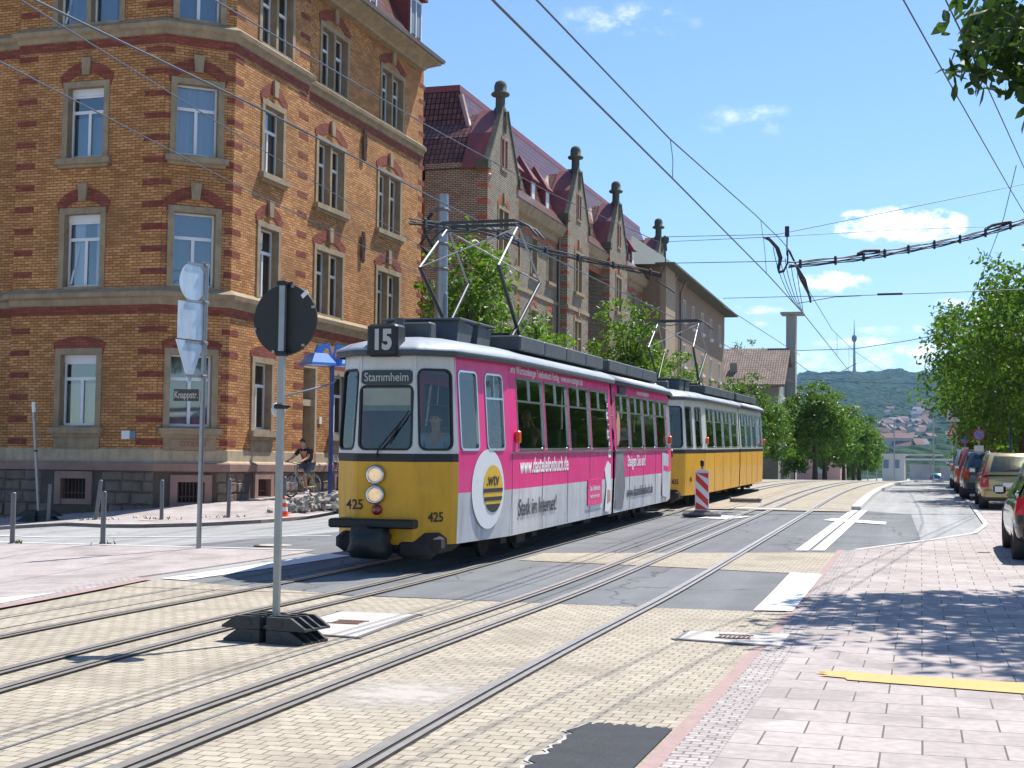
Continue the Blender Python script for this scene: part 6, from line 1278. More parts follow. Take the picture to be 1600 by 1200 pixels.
def tree(loc, label, H, R3, seed, lm, ncl=260, nl=40, size=.13, trunk=.16, tbase=2.4, group=None, name='street_tree', shape6=False, low=-.8, clus=.42, lean_=(0, 0)):
    r = root(name, loc, label, 'tree', group); rg = random.Random(seed); cz = H-R3[2]
    cm, lobes = crown_mb(seed, R3, ncl, nl, size, low, shape6, clus); cm.xf = None
    cm.v = [(x+lean_[0], y+lean_[1], z+cz) for x, y, z in cm.v]; cm.build('crown', lm, r)
    m_ = MB(); top = Vector((lean_[0]*.7, lean_[1]*.7, cz+R3[2]*.45)); m_.tube([(0, 0, -.3), (.02, .0, tbase*.5), (lean_[0]*.2-.03, lean_[1]*.2, tbase), tuple(top*.65+Vector((0, .05, tbase*.3))), tuple(top)], [trunk*1.25, trunk, trunk*.9, trunk*.6, trunk*.2], 9)
    m_.build('trunk', bark, r); m_ = MB()
    for i, c in enumerate(rg.sample(lobes, min(26, len(lobes)))):
        e = c+Vector((lean_[0], lean_[1], cz)); t_ = rg.uniform(.25, .8); s = Vector((lean_[0]*t_*.5, lean_[1]*t_*.5, tbase+(top.z-tbase)*t_*.75)); mid = s.lerp(e, .5)+Vector((rg.gauss(0, .15), rg.gauss(0, .15), rg.uniform(0, .35)))
        m_.tube([s, mid, e], [trunk*.34, trunk*.2, trunk*.05], 5)
    m_.build('branches', bark, r); return r
GR = 'street trees on the right of the road'; GL = 'street trees on the left of the road'
tree(gp(5.75, 19.2, .25), 'leafy tree hanging into the top right corner and shading the pink pavement', 10.0, (4.9, 4.5, 2.4), 5, leafC, 420, 85, .12, .2, 3.4, GR, shape6=True, low=-.8, clus=.36)
tr1 = tree(gp(5.7, 49), 'nearest full tree of the right row, its crown cut by the picture edge', 9.0, (4.3, 4.3, 3.5), 21, leafA, 430, 62, .11, .17, 2.5, GR, shape6=True)
tr2 = tree(gp(4.9, 60), 'second tree of the right row reaching furthest over the parked cars', 8.6, (4.5, 4.4, 3.6), 22, leafA, 430, 56, .12, .17, 2.4, GR)
copy_tree(tr1, label='third tree of the right row with a dark trunk behind the no stopping sign', loc=gp(4.7, 71), rz=2.0)
tr4 = tree(gp(5.2, 82), 'fourth tree of the right row behind the warning triangle', 8.0, (4.3, 4.3, 3.7), 24, leafA, 340, 44, .15, .17, 2.1, GR)
copy_tree(tr2, label='fifth tree of the right row beyond the last parked cars', loc=gp(6.0, 94), rz=3.5)
copy_tree(tr4, label='low pale green tree at the far end of the right row', loc=gp(6.4, 108, -1.2), rz=1.0)
copy_tree(tr2, label='tree behind the right row filling the gap between its first trunks', loc=gp(11.5, 66), rz=1.3); copy_tree(tr4, label='tree behind the right row beyond the second trunk', loc=gp(12, 84), rz=5); copy_tree(tr1, label='tree behind the right row farthest from the road', loc=gp(14, 100), rz=4)
tb1 = tree(gp(-15.1, 47.2, .08), 'bright green young tree behind the grey catenary pole and the pantograph', 9.2, (1.7, 1.8, 3.3), 31, leafB, 110, 42, .12, .1, 2.6, GL, clus=.36)
tree(gp(-14.6, 53.5, .08), 'bright green young tree behind the roof of the pink tram', 6.5, (1.9, 1.8, 2.0), 32, leafB, 100, 42, .12, .1, 2.2, GL, clus=.36)
tb3 = tree(gp(-13.4, 67, .08), 'bright green tree standing out against the gabled terrace', 8.3, (1.8, 1.8, 2.7), 33, leafB, 95, 44, .13, .13, 2.4, GL)
copy_tree(tb3, label='tree in front of the brown house behind the second pantograph', loc=gp(-13.2, 79, -1.5), rz=2)
tl5 = tree(gp(-11.8, 96), 'tree in front of the low tiled house above the rear of the second tram', 6.6, (2.9, 2.8, 2.6), 35, leafA, 220, 44, .14, .15, 2.2, GL)
copy_tree(tl5, label='tree hiding the wall of the low tiled house', loc=gp(-12.2, 109, -.2), rz=2.6)
tl6 = tree(gp(-8.9, 128), 'dark tree right of the chimney slab, first of the far left row', 8.3, (3.2, 3.2, 3.4), 36, leafA, 330, 44, .16, .22, 2.8, GL)
copy_tree(tl6, label='second tree of the far left row', loc=gp(-8.9, 141), rz=1.2)
tl7 = tree(gp(-7.9, 156), 'third tree of the far left row, lower than its neighbours', 7.4, (3.4, 3.3, 3.1), 37, leafA, 300, 40, .18, .2, 2.4, GL)
copy_tree(tl7, label='fourth tree of the far left row', loc=gp(-7.8, 176), rz=2.2); copy_tree(tl6, label='fifth tree of the far left row', loc=gp(-8.0, 200), rz=3.2); copy_tree(tl7, label='last tree of the far left row before the white building', loc=gp(-9.5, 232), rz=.7)
copy_tree(tl7, label='far tree right of the white building', loc=gp(10.5, 240), rz=.3); copy_tree(tl6, label='far dark tree behind the distant bus stop', loc=gp(7.5, 262, -1), rz=.9); copy_tree(tl6, label='far dark tree left of the white building', loc=gp(-13, 255, -1), rz=2.9)
tree(gp(-20.5, 176), 'wispy grey green treetop showing above the low tiled roof', 17.3, (2.6, 2.4, 5.5), 41, leafD, 60, 40, .2, .2, 6, name='birch_tree', clus=.55)
tree(gp(-11.4, 137), 'small dense shrub at the corner of the low tiled house', 3.6, (1.2, 1.2, 1.7), 42, leafA, 60, 40, .14, .06, .4, name='shrub')
# ---------------------------------------------------------------- far end of the street
wb_ = root('white_building', (-5, 262, 0), 'small white flat roofed building closing the far end of the street', 'building'); m_ = MB(); m_.box(-6.6, 262, -4, -2.8, 275, 4.2); m_.box(-6.9, 261.5, 4.2, -2.4, 275.5, 4.45); m_.build('wall', plasterW, wb_, world=True)
for x in (-6.4, -4.6): m_ = MB(); m_.box(x, 261.9, 1.9, x+.9, 262.02, 3.4); m_.build('window', curtB, wb_, world=True)
cn = root('stop_canopy', (1.5, 215, 0), 'white tram stop canopy far down the street', 'tram stop'); m_ = MB(); m_.box(-2.5, 213, 3.0, 7.5, 216.5, 3.25); m_.box(-2, 213, 3.7, 3, 216, 3.85); m_.build('roof', plasterW, cn, world=True)
for x in (-2.2, 1.2, 4.4, 7.2): m_ = MB(); m_.box(x, 214, -2, x+.2, 214.2, 3.0); m_.build('column', steel, cn, world=True)
m_ = MB(); m_.box(-1.6, 216.0, -1, 1.6, 216.1, 2.4); m_.box(2.6, 216, -1, 6.8, 216.1, 2.2); m_.build('glass_panel', curtW, cn, world=True)
p0 = root('distant_mast', gp(-7.4, 213), 'distant mast among the last left trees', 'pole', 'distant masts'); m_ = MB(); m_.tube([(0, 0, 0), (0, 0, 8.2)], .09, 7); m_.build('shaft', steel, p0); m_ = MB(); m_.tube([(0, 0, 7.4), (2.6, 0, 7.9)], .04, 5); m_.build('arm', steel, p0)
for x, y, lab in ((-3.3, 190, 'distant mast in front of the white building'), (1.4, 180, 'distant mast right of the white building'), (-6.5, 225, 'distant mast left of the white building'), (4.6, 232, 'farthest distant mast beside the right trees')): copy_tree(p0, label=lab, loc=gp(x, y))
# hill, wood, houses, television tower
def hz(x, y):
    t = max(0, (y-620)/3780); rim_ = 283+10*math.exp(-((x+190)/260)**2)+7*math.sin(x*.004+1)-(14 if x > 400 else 0)
    z = -3+rim_*min(1.0, t)**1.75 if y < 4400 else -3+rim_-(y-4400)*.04
    return z
hillM = bpy.data.materials.new('wooded_hill'); hillM.use_nodes = True; n = hillM.node_tree.nodes; l = hillM.node_tree.links; b = n['Principled BSDF']; b.inputs['Roughness'].default_value = .95; b.inputs['Specular IOR Level'].default_value = .1
c = n.new('ShaderNodeTexCoord'); z1 = n.new('ShaderNodeTexNoise'); z1.inputs['Scale'].default_value = .03; z1.inputs['Detail'].default_value = 12; z1.inputs['Roughness'].default_value = .7; l.new(c.outputs['Object'], z1.inputs['Vector']); mr_ = n.new('ShaderNodeMapRange'); mr_.inputs[1].default_value = .35; mr_.inputs[2].default_value = .65; l.new(z1.outputs['Fac'], mr_.inputs[0]); x_ = n.new('ShaderNodeMixRGB'); x_.inputs[1].default_value = (.005, .022, .012, 1); x_.inputs[2].default_value = (.032, .07, .026, 1); l.new(mr_.outputs[0], x_.inputs[0]); l.new(x_.outputs[0], b.inputs['Base Color'])
vb = n.new('ShaderNodeTexVoronoi'); vb.inputs['Scale'].default_value = .075; l.new(c.outputs['Object'], vb.inputs['Vector']); bq = n.new('ShaderNodeBump'); bq.inputs['Strength'].default_value = 1; bq.inputs['Distance'].default_value = 9; bq.invert = True; l.new(vb.outputs['Distance'], bq.inputs['Height']); l.new(bq.outputs[0], b.inputs['Normal'])
xs = frange(-2600, -700, 100)[:-1]+frange(-700, 500, 11)[:-1]+frange(500, 2400, 100); ys = frange(560, 2600, 17)[:-1]+frange(2600, 4500, 14)[:-1]+frange(4500, 7000, 250); m_ = MB(); nx = len(xs)
for y in ys:
    for x in xs:
        z = hz(x, y); a = mnoise.noise(Vector((x*.045, y*.03, 0))); b2 = mnoise.noise(Vector((x*.02, y*.012, 4))); amp = min(1, max(0, (y-700)/600)); m_.v.append((x, y, z+amp*(13*abs(a)+6*abs(mnoise.noise(Vector((x*.11, y*.06, 9))))+12*b2)))
m_.f = [[j*nx+i, j*nx+i+1, (j+1)*nx+i+1, (j+1)*nx+i] for j in range(len(ys)-1) for i in range(nx-1)]; m_.m = [0]*len(m_.f); m_.s = [False]*len(m_.f); m_.build('hills', hillM)['kind'] = 'structure'
tw = root('television_tower', (-191, 4400, 285), 'slender television tower on the wooded hill, with a round pod near the top', 'tower'); tM = mat('tower_concrete', (.30, .31, .32), .9)
m_ = MB(); m_.lathe([(6.5, -40), (5.0, 0), (3.4, 60), (2.7, 100)], n=16); m_.build('shaft', tM, tw); m_ = MB(); m_.lathe([(2.7, 98), (4.5, 100), (7.2, 104), (7.6, 108), (7.6, 114), (6.0, 115), (6.0, 118), (2.2, 119), (2.2, 126), (0, 126)], n=20); m_.build('pod', tSlate, tw); m_ = MB(); m_.tube([(0, 0, 126), (0, 0, 142), (0, 0, 165)], [1.8, 1.0, .5], 8); m_.build('antenna', mat('tower_antenna', (.4, .25, .25), .8), tw)
house0 = None; rg = random.Random(12); hwM = mat('distant_house_wall', (.60, .58, .54), .9, var=.25, vscale=.05); hrM = mat('distant_house_roof', (.21, .125, .105), .9, var=.35, vscale=.05); hrG = mat('distant_grey_roof', (.26, .22, .22), .9)
HG = 'houses scattered on the far hillside'; labs = 'pale house with a red brown roof on the far hillside'
def dhouse(x, y, rz, sx=1.0, sz=1.0, grey=False):
    global house0, house1
    z = hz(x, y)+2
    if house0 is None:
        for gi in (0, 1):
            r = root('hillside_house', (x, y, z), ('pale house with a grey roof among trees on the far hillside' if gi else 'pale house with a red brown roof among trees on the far hillside'), 'house', HG+(' with grey roofs' if gi else ' with red roofs')); m_ = MB(); m_.box(-7, -5, -8, 7, 5, 7); m_.build('wall', hwM, r); m_ = MB(); m_.prism([(-7.6, -5.8, 6.8), (-7.6, 0, 12), (-7.6, 5.8, 6.8)], (15.2, 0, 0)); m_.build('roof', hrG if gi else hrM, r)
            if gi: house1 = r
            else: house0 = r
        house1.location = (x+60, y+40, hz(x+60, y+40)+2); house0.rotation_euler[2] = rz; house0.scale = (sx, 1, sz); return
    c = copy_tree(house1 if grey else house0, loc=(x, y, z), rz=rz); c.scale = (sx, 1, sz)
for i in range(85):   # lower town
    y = rg.uniform(1300, 2300); px = rg.uniform(-.05, .004); dhouse(px*y+rg.uniform(-4, 4), y, rg.uniform(0, 3.1), rg.uniform(.55, 1.2), rg.uniform(.6, 1.1), rg.random() < .4)
for i in range(26):
    y = rg.uniform(2200, 3000); px = rg.choice((rg.uniform(-.012, .006), rg.uniform(-.075, .01))); dhouse(px*y, y, rg.uniform(-.5, .5), rg.uniform(.7, 1.4), rg.uniform(.7, 1.1), rg.random() < .3)
for x, y, sx, sz in ((-62, 1560, 2.2, 2.0), (-76, 1610, 1.6, 2.2)): dhouse(x, y, .2, sx, sz)
lb = root('long_town_building', (-30, 1420, hz(-30, 1420)), 'long pale building with a reddish roof in the distant town', 'building'); m_ = MB(); m_.box(-38, -6, -6, 22, 8, 16); m_.build('wall', hwM, lb); m_ = MB(); m_.prism([(-39, -7, 15.8), (-39, 1, 21), (-39, 9, 15.8)], (62, 0, 0)); m_.build('roof', hrM, lb)
# ---------------------------------------------------------------- overhead line
wireM = mat('wire_metal', (.07, .09, .12), .5, metal=.3, var=0); cabM = mat('cable_black', (.025, .025, .03), .6, var=0)
def wire(name, pts, label, r_=.011, m=wireM, sag=0, cat='wire', group=None):
    pts = [Vector(p) for p in pts]; out = []
    for a, b in zip(pts, pts[1:]):
        k = 6
        for i in range(k): t_ = i/k; p = a.lerp(b, t_); p.z -= sag*4*t_*(1-t_); out.append(p)
    out.append(pts[-1]); m_ = MB(); m_.tube(out, r_, 5); return tag(m_.build(name, m), label, cat, group)
WG = 'overhead wires of the tramway'
wire('contact_wire', [(-3.3, -8, 5.1), (-3.3, 11, 5.21), (-3.3, 19.5, 5.47), (-3.3, 32.5, 5.83), (-3.3, 42.6, 6.02), (-3.3, 76, 6.24), (-1.5, 120, 6.3), (8, 220, 5.6)], 'lower contact wire above the right hand track', .0135, group=WG)
wire('messenger_wire', [(-3.3, -8, 5.1), (-3.3, 12.2, 5.64), (-3.3, 19.3, 5.97), (-3.3, 30, 6.75), (-3.3, 35.6, 7.1), (-3.35, 38.9, 7.3), (-3.3, 42.6, 6.96), (-3.3, 56.7, 6.89), (-3.3, 76, 7.6), (-1.5, 110, 8)], 'upper carrying wire above the right hand track, running into the black cable knot', .011, group=WG)
wire('contact_wire', [(-6.87, -8, 4.95), (-6.87, 10, 5.18), (-6.87, 14, 5.3), (-6.87, 22.4, 5.42), (-6.87, 44.3, 5.88), (-6.87, 76, 6.24), (-5, 120, 6.3)], 'contact wire above the trams touching the pantographs', .0115, group=WG)
D = {
'span1': ([(-7.83, 45.24, 8.84), (-3.72, 39.18, 7.82), (-0.99, 40.95, 8.61), (2.84, 43.02, 9.66), (5.79, 44.86, 10.38)], .010, 'upper span wire rising to the right from the cable knot'),
'span1b': ([(-7.83, 45.25, 8.68), (-3.72, 39.18, 7.76), (-0.31, 41.17, 8.17), (3.19, 43.19, 8.50), (5.8, 44.9, 8.8)], .009, 'second span wire just below the rising one'),
'span2': ([(-7.73, 45.32, 8.00), (-3.50, 39.28, 7.10)], .012, 'short span wire from the left pole to the hanging cable knot'),
'span3': ([(-6.86, 51.84, 7.61), (-3.56, 43.46, 6.63), (-2.31, 42.78, 6.53), (0.73, 42.60, 6.55), (3.53, 43.39, 6.72), (5.8, 44.9, 6.9)], .011, 'long level span wire with insulators right of the knot'),
'span3b': ([(-3.44, 42.47, 6.31), (-2.40, 42.76, 6.51), (-1.68, 42.96, 6.55)], .012, 'short stay joining the contact wire to the level span wire'),
'span4': ([(-5.14, 62.80, 6.58), (-2.66, 61.43, 6.52), (-0.46, 59.96, 6.71), (1.23, 58.34, 6.90)], .014, 'span wire across the street in front of the television tower'),
'span4b': ([(1.23, 58.34, 6.90), (1.75, 45, 7.3), (2.02, 38, 7.85), (2.05, 33.4, 8.25)], .010, 'wire climbing steeply from the far span to the upper right'),
'span5': ([(-7.27, 91.32, 7.13), (-3.91, 90.21, 6.85), (0.77, 89.47, 6.67)], .02, 'far span wire crossing in front of the hill'),
'guy1': ([(-7.2, -6, 5.6), (-8.84, 11.78, 6.21), (-11.87, 23.35, 7.39), (-14.4, 42.7, 7.9)], .010, 'upper thin stay from the catenary pole crossing the brick facade to the left'),
'guy2': ([(-7.0, -6, 5.0), (-8.84, 11.83, 5.46), (-12.36, 24.29, 6.69), (-14.4, 42.7, 7.1)], .010, 'lower thin stay from the catenary pole crossing the brick facade to the left'),
'far_wire': ([(-7.0, -8, 5.4), (-7.91, 14.09, 6.82), (-8.36, 16.03, 7.17), (-9.64, 27.05, 8.35), (-9.88, 38.39, 9.05), (-8.03, 45.19, 8.67)], .012, 'long dark wire crossing the corner house and the gabled roofs'),
'r1': ([(-2.4, -8, 6.1), (-0.40, 14.17, 6.47), (-0.17, 16.30, 6.69), (0.45, 20.64, 6.76), (1.76, 31.39, 7.43), (3.80, 46.51, 8.08), (5.85, 45.2, 8.5)], .010, 'left one of the two wires running down at the upper right'),
'r2': ([(-1.8, -8, 6.1), (0.05, 14.30, 6.48), (0.28, 16.43, 6.70), (0.88, 20.76, 6.86), (2.08, 31.46, 7.81), (3.45, 42.23, 8.36), (5.8, 45, 8.9)], .010, 'right one of the two wires running down at the upper right, passing the leaves'),
'far_left': ([(-7.91, 59.83, 8.24), (-8.29, 75.30, 8.88), (-8.88, 111.51, 10.19)], .018, 'wire slanting down behind the low tiled house and its chimney'),
'loop': ([(-8.37, 101.31, 8.95), (-6.86, 96.61, 7.75), (-5.07, 94.00, 7.65), (-3.88, 92.22, 8.13)], .022, 'slack loop of wire hanging left of the television tower')}
for k, (pts, rr_, lab) in D.items(): wire('stay_wire' if k[0] in 'gr' else 'span_wire', pts, lab, rr_, group=WG)
rp = root('catenary_pole', gp(5.95, 45, .02), 'grey catenary pole hidden behind the right hand trees, holding the span wires', 'pole'); m_ = MB(); m_.tube([(0, 0, 0), (0, 0, 10.9)], [.2, .16], 16); m_.build('shaft', steel, rp)
def droppers(L_):
    for i, (p, q, lab) in enumerate(L_): wire('dropper', [p, ((p[0]+q[0])/2+.02, (p[1]+q[1])/2, (p[2]+q[2])/2), q], lab, .006, group='droppers between the overhead wires')
droppers([((-3.3, 19.4, 5.97), (-3.3, 19.6, 5.47), 'near dropper joining carrying wire and contact wire'), ((-3.3, 31, 6.8), (-3.3, 32.2, 5.82), 'dropper left of the cable knot'), ((-3.3, 60, 7.0), (-3.3, 60, 6.14), 'dropper beyond the cable knot'), ((-3.3, 70, 7.35), (-3.3, 70, 6.2), 'farthest dropper near the television tower'), ((1.0, 59, 6.85), (1.0, 59, 5.6), 'short wire end hanging from the right part of the far span')])
def bundle(pts, label):
    pts = [Vector(p) for p in pts]; r = root('cable_bundle', tuple(pts[0]), label, 'cable bundle', 'bundles of feeder cables'); fine = []
    for i in range(len(pts)-1):
        P0, P1, P2, P3 = pts[max(0, i-1)], pts[i], pts[i+1], pts[min(len(pts)-1, i+2)]
        for k in range(8): t_ = k/8; fine.append(.5*((2*P1)+(P2-P0)*t_+(2*P0-5*P1+4*P2-P3)*t_*t_+(3*P1-P0-3*P2+P3)*t_**3))
    fine.append(pts[-1]); rg = random.Random(9)
    for k in range(5):
        a = 2*math.pi*k/5; ph = rg.uniform(0, 6); m_ = MB(); m_.tube([p+Vector((0, .045*math.cos(a), .075*math.sin(a)+.012*math.sin(i*1.3+ph))) for i, p in enumerate(fine)], .017, 5); m_.build('cable', cabM, r, world=True)
    m_ = MB()
    for i in range(2, len(fine)-1, 4): p = fine[i]; m_.bbox(p.x-.035, p.y-.09, p.z-.12, p.x+.035, p.y+.09, p.z+.12, .02)
    m_.build('clamps', cabM, r, world=True); m_ = MB()
    for j in (9, 30): 
        if j < len(fine)-4: m_.tube([fine[j]+Vector((0, 0, .1)), fine[j+1]+Vector((0, 0, .16)), fine[j+3]+Vector((0, 0, .13)), fine[j+4]+Vector((0, 0, .1))], .045, 6)
    m_.build('splice', cabM, r, world=True)
bundle([(-3.40, 38.90, 6.94), (-1.80, 39.76, 7.19), (-0.64, 40.49, 7.46), (0.72, 41.48, 7.83), (2.11, 42.37, 8.29), (3.54, 43.26, 8.90), (5.75, 44.8, 10.1)], 'thick bundle of black cables sweeping up to the right from the knot')
bundle([(-11.60, 31.77, 7.21), (-11.02, 36.07, 7.64), (-10.66, 39.29, 7.70), (-9.56, 42.73, 7.75), (-7.93, 45.28, 7.61)], 'thick bundle of black cables in front of the gabled terrace behind the pantograph')
kn = root('cable_knot', (-3.4, 38.9, 7.0), 'tangled knot of black cables and hangers where the wires meet above the right track', 'cable knot'); m_ = MB(); rg = random.Random(2)
m_.tube([(-.05, .1, 1.0), (-.05, .1, .72)], .06, 8); m_.tube([(-.05, .1, .72), (-.05, 0, .2)], .018, 5)
for k in range(5): Q_ = [Vector(p) for p in ((-.55+rg.uniform(-.06, .06), -.5, .62), (-.34, -.2, .5), (-.24+rg.uniform(-.08, .08), .0, .28), (-.2+rg.uniform(-.08, .08), .1, .02), (-.3+rg.uniform(-.05, .05), .1, -.2), (-.2, 0, -.3+rg.uniform(-.06, .06)), (-.06, 0, -.15), (.0, 0, .12), (-.04, 0, .34))]; m_.tube([Q_[0]]+[Q_[i].lerp(Q_[i+1], .5) for i in range(8)]+[Q_[8]], .022, 6)
for k in range(3): m_.tube([(.0, 0, .35), (.16, .3, 0), (.25+.06*k, .9, -.35), (.45, 1.8, -.75-.06*k)], .028, 6)
m_.build('cable_loops', cabM, kn); m_ = MB()
for k in range(5):
    P_ = [(-.42+.16*k, .1, .45-.16*k), (-.36+.14*k, .5, -.15-.08*k), (-.18+.09*k, 1.5+.2*k, -.72-.03*k), (.08, 2.6+.32*k, -.98+.02*k)]
    m_.tube([tuple((1-t)**3*P_[0][i]+3*t*(1-t)**2*P_[1][i]+3*t*t*(1-t)*P_[2][i]+t**3*P_[3][i] for i in range(3)) for t in [j/10 for j in range(11)]], .011, 5)
m_.build('hangers', wireM, kn)
m_ = MB(); m_.tube([(-1.2, 42.68, 6.55), (-.95, 42.66, 6.55), (-.5, 42.65, 6.55)], .035, 6); tag(m_.build('insulator', cabM), 'dark rod insulator on the level span wire right of the knot', 'insulator')
# ---------------------------------------------------------------- people
skinM = mat('skin', (.50, .28, .19), .55, var=.06); hairM = mat('brown_hair', (.045, .025, .015), .7, var=.2); hairG = mat('grey_hair', (.20, .18, .16), .7)
def skin_obj(name, J, E, m, parent, root_='pelvis', sub=2):
    keys = [k for k in J if any(k in e for e in E)]; idx = {k: i for i, k in enumerate(keys)}
    me = bpy.data.meshes.new(name); me.from_pydata([J[k][0] for k in keys], [(idx[a], idx[b]) for a, b in E], []); me.materials.append(m)
    o = bpy.data.objects.new(name, me); link(o); o.parent = parent
    md = o.modifiers.new('skin', 'SKIN'); md.use_smooth_shade = True; md.branch_smoothing = .3
    for k in keys: v = me.skin_vertices[0].data[idx[k]]; r_ = J[k][1]; v.radius = r_ if isinstance(r_, tuple) else (r_, r_); v.use_root = (k == root_) or (root_ not in idx and idx[k] == 0)
    s = o.modifiers.new('sub', 'SUBSURF'); s.levels = sub; s.render_levels = sub
    return o
def person(loc, rz, label, J, shirt, trous, hair, parentless=True, shoes=None, group=None, headdir=(0, 1), long=False, extra=None):
    """J: joints of a figure facing +y"""
    r = root('person', loc, label, 'person', group, rz=rz)
    def mix(a, b, t): return tuple(J[a][i]+(J[b][i]-J[a][i])*t for i in range(3))
    S = {}; Rr = dict(pelvis=(.13, .11), waist=(.12, .10), chest=(.15, .11), neckb=(.07, .065), neck=(.055, .055), headc=(.075, .085), crown=(.06, .065))
    for k, v in J.items():
        b_ = k.rstrip('LR') if k[-1] in 'LR' else k
        rad = Rr.get(k) or dict(shoulder=.062, elbow=.042, wrist=.027, palm=(.034, .018), hip=.085, knee=.056, ankle=.036, toe=(.036, .025)).get(b_, .05)
        S[k] = (v, rad)
    E = [('pelvis', 'waist'), ('waist', 'chest'), ('chest', 'neckb'), ('neckb', 'neck'), ('neck', 'headc'), ('headc', 'crown')]
    for s in 'LR':
        E += [('chest', 'shoulder'+s), ('shoulder'+s, 'elbow'+s), ('elbow'+s, 'wrist'+s), ('wrist'+s, 'palm'+s), ('pelvis', 'hip'+s), ('hip'+s, 'knee'+s), ('knee'+s, 'ankle'+s), ('ankle'+s, 'toe'+s)]
        p = Vector(J['palm'+s]); w = Vector(J['wrist'+s]); d = (p-w).normalized(); side = Vector((1, 0, 0)) if abs(d.x) < .7 else Vector((0, 1, 0)); side = (side-d*side.dot(d)).normalized()
        for i, (off, ln) in enumerate(((-.027, .055), (-.009, .066), (.009, .062), (.027, .048))):
            a = p+side*off+d*.02; b = a+d*ln*.5+Vector((0, 0, -.012)); c_ = b+d*ln*.3+Vector((0, 0, -.022)); S['f%d%s' % (i, s)] = (tuple(a), .011); S['g%d%s' % (i, s)] = (tuple(b), .0095); S['h%d%s' % (i, s)] = (tuple(c_), .008)
            E += [('palm'+s, 'f%d%s' % (i, s)), ('f%d%s' % (i, s), 'g%d%s' % (i, s)), ('g%d%s' % (i, s), 'h%d%s' % (i, s))]
        th = w.lerp(p, .5)+side*(-.035 if s == 'R' else .035); S['t1'+s] = (tuple(th), .012); S['t2'+s] = (tuple(th+d*.035+Vector((0, 0, -.01))), .010); E += [('wrist'+s, 't1'+s), ('t1'+s, 't2'+s)]
    skin_obj('body', S, E, skinM, r)
    # head: an egg with nose, brows, mouth, ears and hair shell
    hc = Vector(J['headc']); hd = Vector((headdir[0], headdir[1], 0)).normalized(); sd_ = Vector((hd.y, -hd.x, 0)); m_ = MB(); n, k_ = 16, 12; vs = []
    def hp_(th, ph, s=1.0):
        x, y, z = math.sin(th)*math.cos(ph), math.sin(th)*math.sin(ph), math.cos(th); w_ = 1-.16*max(0, -z)
        fr = math.exp(-((ph-math.pi/2)/.22)**2)*math.exp(-((th-1.75)/.28)**2)*.024 if True else 0
        return hc+sd_*(x*.074*w_*s)+hd*(y*.093*w_*s+fr*s+.008)+Vector((0, 0, z*.112*s+.01))
    for i in range(k_+1):
        for j in range(n): vs.append(hp_(math.pi*i/k_, 2*math.pi*j/n))
    m_.add(vs, [[i*n+j, (i+1)*n+j, (i+1)*n+(j+1) % n, i*n+(j+1) % n] for i in range(k_) for j in range(n)], True)
    for s_ in (-1, 1): m_.lathe([(0, -.008), (.02, 0), (.016, .012), (0, .014)], hc+sd_*(s_*.076)+Vector((0, 0, .0)), sd_*s_, 10)
    hd_o = m_.build('head', skinM, r); m_ = MB()
    for s_ in (-1, 1): m_.lathe([(0, .003), (.009, .001), (.011, -.003)], hc+sd_*(s_*.030)+hd*.094+Vector((0, 0, .018)), hd, 10); m_.obox(hc+sd_*(s_*.030-.016)+hd*.096+Vector((0, 0, .034)), sd_*.032, hd*.004, (0, 0, .006))
    m_.build('eyes', txB, hd_o); m_ = MB(); m_.obox(hc-sd_*.022+hd*.092+Vector((0, 0, -.055)), sd_*.044, hd*.006, (0, 0, .009)); m_.build('mouth', mat('lips', (.35, .12, .10), .5) if 'lips' not in MATS else MATS['lips'], hd_o)
    m_ = MB(); vs = []
    for i in range(7):
        for j in range(n):
            ph = 2*math.pi*j/n; back = .5-.5*math.sin(ph); lim = 1.15+back*(1.35 if long else .85); th = lim*i/6; vs.append(hp_(th, ph, 1.10+.02*((j*7+i*3) % 3)))
    m_.add(vs, [[i*n+j, (i+1)*n+j, (i+1)*n+(j+1) % n, i*n+(j+1) % n] for i in range(6) for j in range(n)], True); m_.build('hair', hair, hd_o)
    T = {}
    for k, rad in dict(pelvis=(.145, .125), waist=(.14, .12), chest=(.17, .13), neckb=(.08, .07)).items(): T[k] = (J[k], rad)
    Et = [('pelvis', 'waist'), ('waist', 'chest'), ('chest', 'neckb')]
    for s in 'LR':
        T['shoulder'+s] = (J['shoulder'+s], .078); T['m'+s] = (mix('shoulder'+s, 'elbow'+s, .75), .062); Et += [('chest', 'shoulder'+s), ('shoulder'+s, 'm'+s)]
    skin_obj('shirt', T, Et, shirt, r)
    T = dict(pelvis=(J['pelvis'], (.148, .13))); Et = []
    for s in 'LR':
        T['hip'+s] = (J['hip'+s], .10); Et.append(('pelvis', 'hip'+s))
        if trous[1] == 'short': T['k'+s] = (mix('hip'+s, 'knee'+s, .85), .082); Et.append(('hip'+s, 'k'+s))
        else: T['k'+s] = (J['knee'+s], .07); T['a'+s] = (mix('knee'+s, 'ankle'+s, .9), .052); Et += [('hip'+s, 'k'+s), ('k'+s, 'a'+s)]
    skin_obj('shorts' if trous[1] == 'short' else 'trousers', T, Et, trous[0], r)
    for s in 'LR':
        a, b = Vector(J['ankle'+s]), Vector(J['toe'+s]); d = (b-a); d.z = 0; d = d.normalized(); sd2 = Vector((d.y, -d.x, 0))
        m_ = MB(); m_.xf = Matrix.Translation(Vector((a.x, a.y, b.z-.03))) @ Matrix(((sd2.x, d.x, 0, 0), (sd2.y, d.y, 0, 0), (0, 0, 1, 0), (0, 0, 0, 1))); m_.bbox(-.045, -.07, -.02, .045, .20, .06, .025); m_.bbox(-.04, -.07, .03, .04, .06, .11, .025); m_.build('shoe', shoes or plas, r)
    return r
